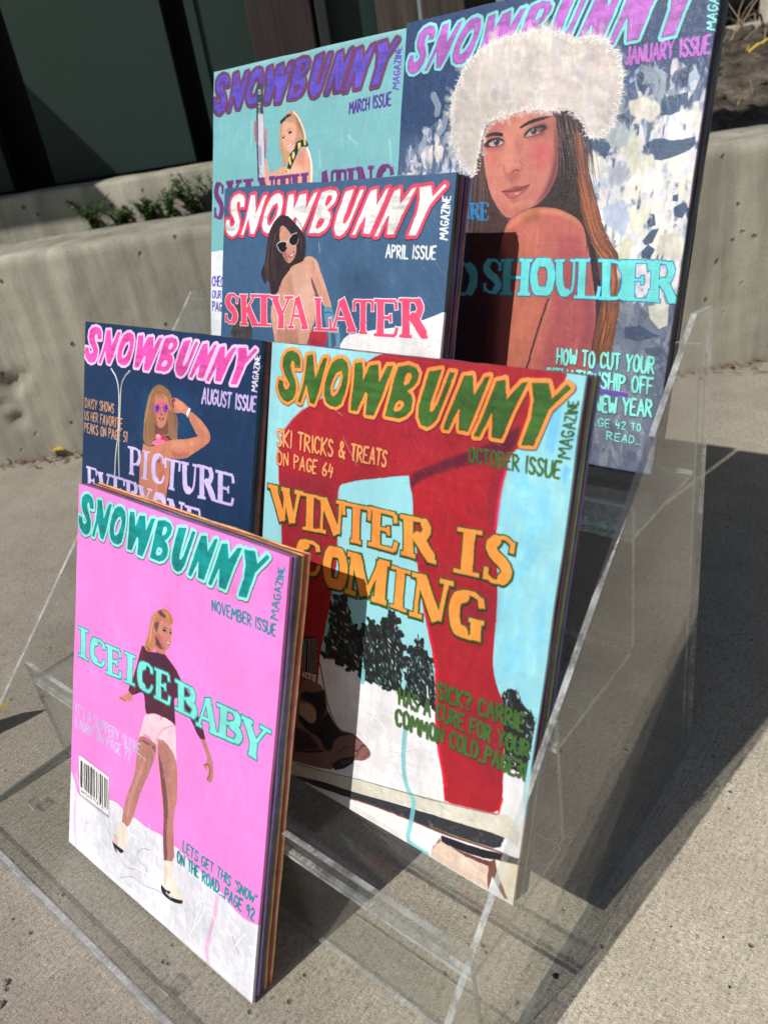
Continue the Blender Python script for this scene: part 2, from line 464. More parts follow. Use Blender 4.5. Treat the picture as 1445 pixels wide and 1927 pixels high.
class Canvas:
    def __init__(self, color, seed):
        self.seed = seed
        self.img = np.empty((CH, CW, 3), np.float32); self.img[:] = np.array(color, np.float32) / 255
        self.h = np.zeros((CH, CW), np.float32)           # paint thickness
        self.fib = value_noise(CH, CW, 14, seed, 3, 3.2, .8)  # brush fibres running up and down
        self.fibx = value_noise(CH, CW, 14, seed + 1, 3, .8, 3.2)
        self.blob = value_noise(CH, CW, 120, seed + 2, 3)
        self.fine = value_noise(CH, CW, 3, seed + 4, 2)
        self.jx = value_noise(CH, CW, 30, seed + 5, 3) ; self.jy = value_noise(CH, CW, 30, seed + 6, 3)
    # coverage of a polygon (list of rings), even-odd, anti-aliased
    def poly(self, rings, SS=4):
        rows = []; xs = []
        for ring in rings:
            p = np.array(ring, np.float64) * CW
            q = np.roll(p, -1, 0)
            for (x0, y0), (x1, y1) in zip(p, q):
                if y0 == y1: continue
                if y0 > y1: x0, y0, x1, y1 = x1, y1, x0, y0
                a = int(math.ceil(y0 * SS - .5)); b = int(math.ceil(y1 * SS - .5))
                a = max(a, 0); b = min(b, CH * SS)
                if b <= a: continue
                k = np.arange(a, b); yy = (k + .5) / SS
                rows.append(k); xs.append(x0 + (x1 - x0) * (yy - y0) / (y1 - y0))
        if not rows: return None
        rows = np.concatenate(rows); xs = np.clip(np.concatenate(xs), 0, CW - .001)
        o = np.lexsort((xs, rows)); rows = rows[o]; xs = xs[o]
        ra = rows[0::2]; n = min(len(ra), len(rows[1::2])); xa = xs[0::2][:n]; xb = xs[1::2][:n]; ra = ra[:n] // SS
        y0 = ra.min(); y1 = ra.max() + 1
        x0 = int(xa.min()); x1 = min(int(xb.max()) + 2, CW)
        D = np.zeros((y1 - y0, x1 - x0 + 2), np.float32)
        for x, sgn in ((xa, 1.0), (xb, -1.0)):
            i = x.astype(int); f = x - i
            np.add.at(D, (ra - y0, i - x0), sgn * (1 - f) / SS); np.add.at(D, (ra - y0, i + 1 - x0), sgn * f / SS)
        m = np.clip(np.cumsum(D, 1)[:, :x1 - x0], 0, 1)
        return (y0, y1, x0, x1, m)
    # coverage of a round stroke; pts (x, y) or (x, y, r)
    def stroke(self, pts, w, closed=False):
        p = [(q[0] * CW, q[1] * CW, (q[2] if len(q) > 2 else w) * CW * .5) for q in pts]
        if closed: p.append(p[0])
        if len(p) == 1: p.append((p[0][0] + .01, p[0][1], p[0][2]))
        R = max(q[2] for q in p) + 2
        x0 = max(int(min(q[0] for q in p) - R), 0); x1 = min(int(max(q[0] for q in p) + R) + 1, CW)
        y0 = max(int(min(q[1] for q in p) - R), 0); y1 = min(int(max(q[1] for q in p) + R) + 1, CH)
        if x1 <= x0 or y1 <= y0: return None
        m = np.zeros((y1 - y0, x1 - x0), np.float32)
        for (ax, ay, ar), (bx, by, br) in zip(p, p[1:]):
            r = max(ar, br) + 2
            u0 = max(int(min(ax, bx) - r), x0); u1 = min(int(max(ax, bx) + r) + 1, x1)
            v0 = max(int(min(ay, by) - r), y0); v1 = min(int(max(ay, by) + r) + 1, y1)
            if u1 <= u0 or v1 <= v0: continue
            X = np.arange(u0, u1)[None, :] + .5; Y_ = np.arange(v0, v1)[:, None] + .5
            dx, dy = bx - ax, by - ay; L = dx * dx + dy * dy + 1e-9
            t = np.clip(((X - ax) * dx + (Y_ - ay) * dy) / L, 0, 1)
            d = np.sqrt((X - ax - t * dx) ** 2 + (Y_ - ay - t * dy) ** 2)
            c = np.clip(ar + (br - ar) * t - d + .5, 0, 1)
            sub = m[v0 - y0:v1 - y0, u0 - x0:u1 - x0]; np.maximum(sub, c, out=sub)
        return (y0, y1, x0, x1, m)
    def blur(self, cov, r):
        y0, y1, x0, x1, m = cov; r = int(max(r * CW, 1)); P = r * 3
        m = np.pad(m, P)
        k = np.exp(-.5 * (np.arange(-2 * r, 2 * r + 1) / r) ** 2); k = (k / k.sum()).astype(np.float32)
        f = lambda a: np.fft.irfft(np.fft.rfft(a, a.shape[1] + len(k), axis=1) * np.fft.rfft(k, a.shape[1] + len(k))[None, :], axis=1)[:, len(k) // 2:len(k) // 2 + a.shape[1]] if (a.shape[1] + len(k)) % 2 == 0 else np.fft.irfft(np.fft.rfft(a, a.shape[1] + len(k) + 1, axis=1) * np.fft.rfft(k, a.shape[1] + len(k) + 1)[None, :], axis=1)[:, len(k) // 2:len(k) // 2 + a.shape[1]]
        m = f(m); m = f(m.T.copy()).T
        y0 -= P; x0 -= P; y1 += P; x1 += P
        cy0 = max(y0, 0); cx0 = max(x0, 0); cy1 = min(y1, CH); cx1 = min(x1, CW)
        return (cy0, cy1, cx0, cx1, np.clip(m[cy0 - y0:cy1 - y0, cx0 - x0:cx1 - x0], 0, 1).astype(np.float32))
    def lay(self, cov, color, alpha=1.0, thick=0.0, tex=.05, within=None):
        if cov is None: return
        y0, y1, x0, x1, m = cov
        if y1 <= y0 or x1 <= x0: return
        m = m * alpha
        if within is not None: m = m * within[y0:y1, x0:x1]
        c = np.array(color, np.float32) / 255
        n = 1 + tex * (self.fib[y0:y1, x0:x1] * .7 + self.fibx[y0:y1, x0:x1] * .5 + self.blob[y0:y1, x0:x1] * 1.4)[..., None] * 1.6
        sub = self.img[y0:y1, x0:x1]
        sub += (np.clip(c * n, 0, 1) - sub) * m[..., None]
        if thick: 
            hs = self.h[y0:y1, x0:x1]; hs += (np.maximum(hs, 0) * .4 + thick - hs) * m * .9
    def full(self, cov):
        M = np.zeros((CH, CW), np.float32)
        if cov is not None:
            y0, y1, x0, x1, m = cov; M[y0:y1, x0:x1] = m
        return M
    def warp(self, amt=3.0):
        """wobble every outline a little, as a hand would"""
        Y_, X = np.mgrid[0:CH, 0:CW]
        sx = np.clip((X + self.jx * amt * 2).round().astype(int), 0, CW - 1); sy = np.clip((Y_ + self.jy * amt * 2).round().astype(int), 0, CH - 1)
        self.img = self.img[sy, sx]; self.h = self.h[sy, sx]
    def texture(self, streak=.035, mottle=.04):
        n = 1 + streak * 1.2 * (self.fib + self.fibx * .6) + mottle * 2 * self.blob + .025 * self.fine
        self.img = np.clip(self.img * n[..., None], 0, 1)
        self.h += .35 * self.fib + .25 * self.fibx + .2 * self.fine
    def speckle(self, n, color, r0, r1, seed, region=None):
        q = random.Random(seed)
        for _ in range(n):
            x, y = q.random(), q.random() * 1.3333
            if region and not (region[0] < x < region[2] and region[1] < y < region[3]): continue
            self.lay(self.stroke([(x, y)], q.uniform(r0, r1)), color, q.uniform(.5, 1), .5)
    def images(self, name):
        out = []
        im = bpy.data.images.new(name, CW, CH)
        a = np.ones((CH, CW, 4), np.float32); a[..., :3] = np.clip(self.img, 0, 1)
        im.pixels.foreach_set(a[::-1].ravel()); im.update(); im.pack(); out.append(im)
        im = bpy.data.images.new(name + '_relief', CW, CH); im.colorspace_settings.name = 'Non-Color'
        h = np.clip(.35 + self.h * .35, 0, 1); a[..., :3] = h[..., None]
        im.pixels.foreach_set(a[::-1].ravel()); im.update(); im.pack(); out.append(im)
        return out

def hom(src, dst):
    """projective map of four points"""
    A = []; B = []
    for (x, y), (u, v) in zip(src, dst):
        A += [[x, y, 1, 0, 0, 0, -u * x, -u * y], [0, 0, 0, x, y, 1, -v * x, -v * y]]; B += [u, v]
    h = np.linalg.solve(np.array(A, float), np.array(B, float)); H = np.append(h, 1).reshape(3, 3)
    def f(p):
        w = H @ np.array([p[0], p[1], 1.0]); return (w[0] / w[2], w[1] / w[2])
    return f

# condensed brush capitals: strokes in a box 0..w by 0..1 (y down)
HF = {
 'A': (.5, ['0,1 .25,0 .5,1', '.1,.65 .42,.65']), 'B': (.46, ['0,0 0,1', '0,0 .3,.03 .38,.22 .28,.44 0,.48', '.28,.48 .44,.6 .42,.85 .25,1 0,1']),
 'C': (.46, ['.44,.18 .3,.02 .12,.06 .02,.3 .02,.7 .12,.95 .3,.98 .44,.82']), 'D': (.47, ['0,0 0,1', '0,0 .28,.06 .44,.3 .44,.7 .28,.94 0,1']),
 'E': (.4, ['.38,0 0,.02 0,.98 .4,1', '0,.5 .32,.48']), 'F': (.38, ['.38,0 0,.02 0,1', '0,.48 .3,.47']),
 'G': (.46, ['.42,.15 .28,.02 .1,.08 .02,.35 .03,.75 .15,.97 .33,.95 .43,.75 .43,.55 .25,.56']), 'H': (.46, ['0,0 0,1', '.44,0 .44,1', '0,.5 .44,.5']),
 'I': (.08, ['.04,0 .04,1']), 'J': (.36, ['.34,0 .34,.8 .2,1 .03,.88']), 'K': (.46, ['0,0 0,1', '.44,0 .03,.55 .46,1']), 'L': (.36, ['0,0 0,.98 .36,1']),
 'M': (.62, ['0,1 .05,0 .3,.65 .55,0 .62,1']), 'N': (.46, ['0,1 0,0 .44,1 .44,0']), 'O': (.48, ['.24,0 .08,.1 .01,.4 .03,.75 .15,.98 .33,.98 .45,.75 .47,.4 .38,.1 .24,0']),
 'P': (.42, ['0,0 0,1', '0,.02 .3,.04 .41,.22 .3,.45 0,.5']), 'Q': (.48, ['.24,0 .05,.15 .02,.6 .15,.98 .35,.95 .46,.6 .4,.12 .24,0', '.3,.75 .5,1.05']),
 'R': (.45, ['0,0 0,1', '0,.02 .3,.04 .4,.22 .3,.44 0,.5', '.12,.5 .45,1']), 'S': (.42, ['.4,.15 .26,.01 .08,.06 .03,.27 .15,.45 .32,.55 .41,.75 .32,.96 .14,1 .0,.84']),
 'T': (.44, ['0,.01 .44,0', '.22,0 .22,1']), 'U': (.46, ['0,0 .01,.75 .12,.98 .32,.98 .44,.75 .45,0']), 'V': (.46, ['0,0 .22,1 .46,0']),
 'W': (.62, ['0,0 .12,1 .3,.3 .48,1 .62,0']), 'X': (.44, ['0,0 .44,1', '.44,0 0,1']), 'Y': (.46, ['0,0 .23,.48 .46,0', '.23,.48 .2,1']), 'Z': (.42, ['0,.02 .42,0 0,.98 .42,1']),
 '0': (.42, ['.21,0 .03,.15 .01,.7 .12,.98 .3,.98 .41,.7 .39,.15 .21,0']), '1': (.16, ['0,.2 .1,0 .1,1']), '2': (.42, ['.02,.2 .15,.01 .33,.04 .38,.3 .02,.98 .42,1']),
 '3': (.4, ['.02,.08 .22,.0 .37,.15 .32,.4 .12,.47 .35,.55 .4,.8 .24,1 .02,.93']), '4': (.42, ['.12,0 .02,.55 .42,.52', '.32,.2 .3,1']), '5': (.4, ['.38,0 .06,.02 .04,.45 .28,.42 .4,.65 .33,.93 .02,1']),
 '6': (.42, ['.3,0 .06,.35 .02,.8 .18,1 .38,.9 .4,.62 .2,.5 .04,.65']), '7': (.4, ['0,.02 .4,0 .14,1']), '8': (.42, ['.2,.47 .04,.25 .2,0 .37,.2 .2,.47 .02,.75 .2,1 .41,.76 .2,.47']),
 '9': (.42, ['.38,.25 .2,0 .03,.2 .1,.48 .37,.4 .38,.25 .3,1']), '&': (.55, ['.5,1 .1,.25 .2,.02 .36,.15 .3,.35 .03,.65 .08,.95 .3,.98 .52,.6']),
 '?': (.4, ['.02,.15 .2,0 .38,.18 .34,.4 .18,.55 .18,.72', '.18,.96 .18,1']), '.': (.08, ['.04,.97 .04,1']), "'": (.08, ['.05,0 .03,.2']), '|': (.06, ['.03,0 .03,1']), ' ': (.26, []),
}
def hand(cv, text, quad, color, w=.12, halo=None, thick=.8, gap=.16, seed=0, alpha=1.0):
    """text stretched to fill a quad given as top-left, top-right, bottom-right, bottom-left"""
    q = random.Random(seed + len(text)); tot = sum(HF[c][0] + gap for c in text) - gap
    f = hom([(0, 0), (tot, 0), (tot, 1), (0, 1)], quad)
    p0 = np.array(f((0, .5))); p1 = np.array(f((tot, .5))); hh = np.linalg.norm(np.array(f((tot / 2, 0))) - np.array(f((tot / 2, 1))))
    W_ = w * hh * 1.18
    st = []; x = 0
    for c in text:
        cw, segs = HF[c]; jy = q.uniform(-.03, .03); js = q.uniform(-.02, .02)
        for s in segs:
            pts = [tuple(float(t) for t in a.split(',')) for a in s.split()]
            if len(pts) > 3:   # round the corners of curved strokes
                new = [pts[0]]
                for a, b in zip(pts[1:-1], pts[2:]):
                    new.append((a[0] * .85 + new[-1][0] * .15, a[1] * .85 + new[-1][1] * .15)); new.append((a[0] * .85 + b[0] * .15, a[1] * .85 + b[1] * .15))
                pts = new + [pts[-1]]
            if len(pts) == 2:
                a, b = pts; pts = [a, ((a[0] + b[0]) / 2 + q.uniform(-.015, .015), (a[1] + b[1]) / 2), b]
            P = []
            for k, (a, b) in enumerate(pts):
                u = f((x + a + q.uniform(-.012, .012) + js * b, b + jy)); P.append((u[0], u[1], W_ * q.uniform(.85, 1.15) * (1 - .25 * (k == len(pts) - 1))))
            st.append(P)
        x += cw + gap
    if halo:
        for P in st: cv.lay(cv.stroke([(a + W_ * .12, b + W_ * .12, r + W_ * halo[1]) for a, b, r in P], W_), halo[0], halo[2] if len(halo) > 2 else .9, .2)
    for P in st: cv.lay(cv.stroke(P, W_), color, alpha, thick, .10)

# painted serif capitals: strokes with their own widths, box 0..1 by 0..1
K, t_ = .27, .095
SF = {
 'A': [([(.5, .02), (.87, .97)], K), ([(.46, .06), (.14, .97)], t_), ([(.26, .66), (.72, .66)], t_), ([(0, .97), (.3, .97)], t_), ([(.66, .97), (1, .97)], t_)],
 'B': [([(.26, .04), (.26, .96)], K), ([(.02, .04), (.55, .04), (.76, .1)], t_), ([(.76, .1), (.86, .25), (.74, .42)], K * .8), ([(.74, .42), (.5, .48), (.3, .48)], t_), ([(.6, .5), (.84, .58), (.92, .74), (.82, .9)], K * .8), ([(.82, .9), (.6, .97), (.02, .97)], t_)],
 'C': [([(.92, .3), (.88, .12)], K * .6), ([(.88, .14), (.66, .03), (.4, .05)], t_), ([(.42, .06), (.22, .2), (.15, .5), (.22, .8), (.42, .95)], K), ([(.42, .96), (.68, .98), (.86, .88), (.95, .72)], t_ * 1.2)],
 'D': [([(.24, .04), (.24, .96)], K), ([(.02, .04), (.5, .04), (.74, .12)], t_), ([(.74, .12), (.88, .3), (.9, .6), (.78, .86)], K), ([(.78, .88), (.5, .97), (.02, .97)], t_)],
 'E': [([(.28, .04), (.28, .96)], K), ([(.02, .04), (.88, .04)], t_), ([(.88, .06), (.92, .26)], t_ * 1.3), ([(.3, .48), (.68, .48)], t_), ([(.68, .38), (.7, .6)], t_), ([(.02, .97), (.9, .97)], t_), ([(.9, .95), (.96, .72)], t_ * 1.3)],
 'G': [([(.9, .3), (.86, .12)], K * .6), ([(.86, .14), (.64, .03), (.4, .05)], t_), ([(.42, .06), (.2, .22), (.14, .5), (.22, .82), (.42, .95)], K), ([(.42, .96), (.62, .98), (.76, .9)], t_), ([(.78, .6), (.78, .98)], K), ([(.58, .58), (.98, .58)], t_)],
 'H': [([(.22, .04), (.22, .96)], K), ([(.78, .04), (.78, .96)], K), ([(.22, .5), (.78, .5)], t_), ([(.02, .04), (.42, .04)], t_), ([(.58, .04), (.98, .04)], t_), ([(.02, .97), (.42, .97)], t_), ([(.58, .97), (.98, .97)], t_)],
 'I': [([(.5, .04), (.5, .96)], K * 1.35), ([(.05, .04), (.95, .04)], t_ * 1.1), ([(.05, .97), (.95, .97)], t_ * 1.1)],
 'K': [([(.24, .04), (.24, .96)], K), ([(.8, .06), (.34, .55)], t_), ([(.45, .42), (.84, .95)], K), ([(.02, .04), (.45, .04)], t_), ([(.62, .04), (.98, .04)], t_), ([(.02, .97), (.45, .97)], t_), ([(.66, .97), (1, .97)], t_)],
 'L': [([(.3, .04), (.3, .96)], K), ([(.04, .04), (.56, .04)], t_), ([(.04, .97), (.9, .97)], t_), ([(.9, .95), (.95, .68)], t_ * 1.3)],
 'M': [([(.14, .06), (.12, .95)], t_), ([(.2, .06), (.5, .92)], K * .9), ([(.52, .9), (.78, .08)], t_), ([(.82, .06), (.84, .95)], K * .9), ([(0, .04), (.26, .04)], t_), ([(.74, .04), (.98, .04)], t_), ([(0, .97), (.28, .97)], t_), ([(.66, .97), (1, .97)], t_)],
 'N': [([(.18, .06), (.18, .95)], t_), ([(.22, .06), (.78, .94)], K), ([(.84, .92), (.84, .06)], t_), ([(.0, .04), (.3, .04)], t_), ([(.68, .04), (1, .04)], t_), ([(.0, .97), (.36, .97)], t_)],
 'O': [([(.5, .04), (.26, .14), (.15, .5), (.26, .86), (.5, .96)], K), ([(.5, .04), (.74, .14), (.85, .5), (.74, .86), (.5, .96)], K)],
 'P': [([(.26, .04), (.26, .96)], K), ([(.02, .04), (.6, .04), (.78, .12)], t_), ([(.78, .12), (.88, .3), (.76, .48)], K * .8), ([(.74, .5), (.5, .55), (.3, .54)], t_), ([(.04, .97), (.5, .97)], t_)],
 'R': [([(.24, .04), (.24, .96)], K), ([(.02, .04), (.55, .04), (.74, .1)], t_), ([(.74, .1), (.82, .26), (.7, .44)], K * .8), ([(.7, .46), (.5, .5), (.28, .5)], t_), ([(.52, .5), (.68, .66), (.84, .94)], K), ([(.02, .97), (.44, .97)], t_), ([(.78, .97), (1, .97)], t_)],
 'S': [([(.84, .32), (.84, .1)], t_ * 1.3), ([(.82, .14), (.6, .03), (.34, .07)], t_), ([(.34, .08), (.2, .24), (.32, .4), (.66, .56), (.8, .74), (.66, .92)], K), ([(.66, .94), (.4, .98), (.18, .86)], t_), ([(.14, .68), (.14, .94)], t_ * 1.3)],
 'T': [([(.5, .04), (.5, .96)], K), ([(.04, .05), (.96, .05)], t_), ([(.05, .05), (.03, .3)], t_ * 1.3), ([(.95, .05), (.97, .3)], t_ * 1.3), ([(.28, .97), (.74, .97)], t_)],
 'U': [([(.22, .04), (.22, .6), (.32, .86), (.52, .96)], K), ([(.52, .95), (.74, .86), (.82, .62), (.82, .05)], t_), ([(.02, .04), (.44, .04)], t_), ([(.66, .04), (1, .04)], t_)],
 'V': [([(.2, .05), (.5, .95)], K), ([(.54, .94), (.82, .05)], t_), ([(.0, .04), (.42, .04)], t_), ([(.66, .04), (1, .04)], t_)],
 'W': [([(.14, .05), (.32, .93)], K * .8), ([(.34, .92), (.52, .08)], t_), ([(.5, .05), (.7, .93)], K * .8), ([(.72, .92), (.88, .05)], t_), ([(0, .04), (.28, .04)], t_), ([(.38, .04), (.62, .04)], t_), ([(.76, .04), (1, .04)], t_)],
 'Y': [([(.18, .05), (.5, .52)], K), ([(.54, .5), (.84, .05)], t_), ([(.5, .5), (.5, .96)], K), ([(.0, .04), (.4, .04)], t_), ([(.64, .04), (1, .04)], t_), ([(.3, .97), (.7, .97)], t_)],
}
def serif(cv, letters, fill, edge, grow=.10, fat=1.0, thick=1.0, ink=None, shift=(0, 0)):
    """letters: (char, quad) with the quad top-left, top-right, bottom-right, bottom-left"""
    runs = []
    for ch, qd in letters:
        f = hom([(0, 0), (1, 0), (1, 1), (0, 1)], qd)
        a, b, c, d = [np.array(f(p)) for p in ((0, .5), (1, .5), (.5, 0), (.5, 1))]
        sx = np.linalg.norm(b - a); sy = np.linalg.norm(d - c)
        for pts, wd in SF[ch]:
            wv = wd * (sx * .80 + sy * .26) * fat
            if len(pts) > 2:
                new = [pts[0]]
                for p, q in zip(pts[1:-1], pts[2:]):
                    pr_ = new[-1]
                    new.append((p[0] * .75 + pr_[0] * .25, p[1] * .75 + pr_[1] * .25)); new.append((p[0] * .75 + q[0] * .25, p[1] * .75 + q[1] * .25))
                pts = new + [pts[-1]]
            ins = (wv * .5 if len(pts) > 2 or abs(pts[0][1] - pts[1][1]) < .1 else 0) / max(sy, 1e-6)
            runs.append(([f((x, min(max(y, ins), 1 - ins))) for x, y in pts], wv, grow * (sx + sy) * .5))
    def seg(P, wv, ext):
        """straight strokes keep square ends, curved ones are round"""
        if len(P) != 2: return cv.stroke(P, wv)
        (x0, y0), (x1, y1) = P; L_ = math.hypot(x1 - x0, y1 - y0) + 1e-9
        ux, uy = (x1 - x0) / L_, (y1 - y0) / L_; hx, hy = -uy * wv / 2, ux * wv / 2
        x0 -= ux * ext; y0 -= uy * ext; x1 += ux * ext; y1 += uy * ext
        bow = .93
        mx, my = (x0 + x1) / 2, (y0 + y1) / 2
        return cv.poly([[(x0 + hx, y0 + hy), (mx + hx * bow, my + hy * bow), (x1 + hx, y1 + hy), (x1 - hx, y1 - hy), (mx - hx * bow, my - hy * bow), (x0 - hx, y0 - hy)]])
    if ink:
        for P, wv, g_ in runs: cv.lay(seg([(x + g_ * .15, y + g_ * .2) for x, y in P], wv + g_ * 1.5, g_ * .7), ink, .8, .1)
    for P, wv, g_ in runs: cv.lay(seg([(x + shift[0], y + shift[1]) for x, y in P], wv + g_, g_ * .5), edge, 1, thick * .7, .08)
    for P, wv, g_ in runs: cv.lay(seg(P, wv, 0), fill, 1, thick, .08)

def snow(cv, quad, fill, edge, b=.0102, ink=(40, 35, 45), within=None):
    f = hom(SNOW_BOX, quad)
    L = [[[f(p) for p in ring] for ring in letter] for letter in SNOW]
    k = math.dist(quad[0], quad[1]) / math.dist(SNOW_BOX[0], SNOW_BOX[1])
    if ink:
        for letter in L:
            for ring in letter: cv.lay(cv.stroke([(x + .0012, y + .0012) for x, y in ring], b * k * 2.35, True), ink, .7, .1, within=within)
    for letter in L:
        for ring in letter: cv.lay(cv.stroke(ring, b * k * 2, True), edge, 1, 1.0, .08, within=within)
    for letter in L:
        cv.lay(cv.poly(letter), tuple(v * .72 for v in fill), 1, 1.4, .10, within=within)
        c = cv.poly(letter)
        if c is not None:
            y0, y1, x0, x1, m_ = c; cv.lay((y0, y1, x0, x1, m_ * np.clip(.9 + cv.fibx[y0:y1, x0:x1] * 1.2, 0, 1)), fill, 1, 0, .12)
            # an ink line round the fill, as drawn with a fine brush
        for ring in letter: cv.lay(cv.stroke(ring, .0013, True), tuple(v * .45 for v in fill), .55)

# ------------------------------------------------------------------ what is painted on each cover (coordinates on the cover, 4000 per cover width)
SNOW_BOX = [(0.0863, 0.0177), (0.9631, 0.0256), (0.8789, 0.1719), (0.0788, 0.167)]
SNOW = [[[(0.1214, 0.0652), (0.1203, 0.0405), (0.1102, 0.0254), (0.0863, 0.0177), (0.0633, 0.0237), (0.0502, 0.0391), (0.0491, 0.0645), (0.0577, 0.0854), (0.0734, 0.102), (0.084, 0.1154), (0.0797, 0.1268), (0.0668, 0.1318), (0.0572, 0.1248), (0.0537, 0.1084), (0.0363, 0.1065), (0.0337, 0.128), (0.044, 0.149), (0.0586, 0.162), (0.0788, 0.167), (0.0981, 0.1574), (0.108, 0.1382), (0.1089, 0.1129), (0.1007, 0.0957), (0.0888, 0.0789), (0.0822, 0.0616), (0.0837, 0.0489), (0.0912, 0.0447), (0.0985, 0.0512), (0.1007, 0.0653)]], [[(0.1475, 0.027), (0.1693, 0.0235), (0.1851, 0.0891), (0.2121, 0.03), (0.2264, 0.0268), (0.1989, 0.1316), (0.1866, 0.1603), (0.1702, 0.1576), (0.1514, 0.1049), (0.1324, 0.1625), (0.1209, 0.162), (0.1381, 0.1098), (0.1448, 0.0701)]], [[(0.2655, 0.027), (0.2839, 0.0241), (0.301, 0.0328), (0.3085, 0.0516), (0.3077, 0.0854), (0.3004, 0.1203), (0.2912, 0.1454), (0.2733, 0.1572), (0.2518, 0.1578), (0.234, 0.1494), (0.2238, 0.1289), (0.2243, 0.0974), (0.2354, 0.0617), (0.2476, 0.0384)], [(0.2824, 0.0557), (0.2905, 0.0719), (0.2863, 0.0962), (0.2745, 0.1197), (0.2589, 0.1319), (0.2488, 0.1261), (0.2454, 0.1056), (0.252, 0.0842), (0.2643, 0.0642)]], [[(0.3308, 0.0322), (0.3556, 0.0281), (0.3635, 0.0781), (0.3837, 0.0342), (0.4124, 0.029), (0.42, 0.0789), (0.4448, 0.031), (0.4622, 0.0279), (0.4331, 0.112), (0.4096, 0.1653), (0.3828, 0.1648), (0.3846, 0.1092), (0.3744, 0.1053), (0.3505, 0.1587), (0.3277, 0.1598), (0.331, 0.0932)]], [[(0.4803, 0.0295), (0.5143, 0.0217), (0.5391, 0.0267), (0.5495, 0.0405), (0.545, 0.0597), (0.5319, 0.0753), (0.5157, 0.0866), (0.5289, 0.0947), (0.5359, 0.1099), (0.5333, 0.1326), (0.519, 0.1505), (0.4972, 0.1605), (0.4504, 0.1594), (0.4647, 0.0954), (0.4711, 0.0592)], [(0.5105, 0.041), (0.5239, 0.0413), (0.5283, 0.051), (0.5214, 0.0653), (0.5073, 0.0741), (0.5016, 0.0673), (0.5048, 0.0527)], [(0.4918, 0.1124), (0.5078, 0.1148), (0.5111, 0.125), (0.5011, 0.1392), (0.4837, 0.1453), (0.4764, 0.1397), (0.4812, 0.1228)]], [[(0.5812, 0.0312), (0.6169, 0.0239), (0.6023, 0.0772), (0.5925, 0.1158), (0.5935, 0.1299), (0.6029, 0.1302), (0.616, 0.1098), (0.63, 0.068), (0.6438, 0.0275), (0.6581, 0.028), (0.6338, 0.0984), (0.6182, 0.144), (0.6048, 0.1622), (0.5881, 0.1708), (0.5717, 0.1667), (0.5595, 0.1485), (0.5585, 0.1231), (0.5687, 0.0746)]], [[(0.686, 0.0335), (0.7085, 0.0283), (0.7192, 0.077), (0.7456, 0.0297), (0.7578, 0.0268), (0.7362, 0.0924), (0.7124, 0.1646), (0.6865, 0.1639), (0.6838, 0.1139), (0.6798, 0.1114), (0.6531, 0.168), (0.6395, 0.1668), (0.6635, 0.0949)]], [[(0.7778, 0.0362), (0.8008, 0.0304), (0.8105, 0.0763), (0.8445, 0.0331), (0.8603, 0.0292), (0.8306, 0.1), (0.8084, 0.1681), (0.7816, 0.1679), (0.7768, 0.1113), (0.7724, 0.1118), (0.7467, 0.1718), (0.733, 0.172), (0.756, 0.1079)]], [[(0.8708, 0.0299), (0.9125, 0.0262), (0.926, 0.0609), (0.9584, 0.0242), (0.9692, 0.0302), (0.9216, 0.0844), (0.8946, 0.1703), (0.8635, 0.1728), (0.8802, 0.1096), (0.8809, 0.0695)]]]
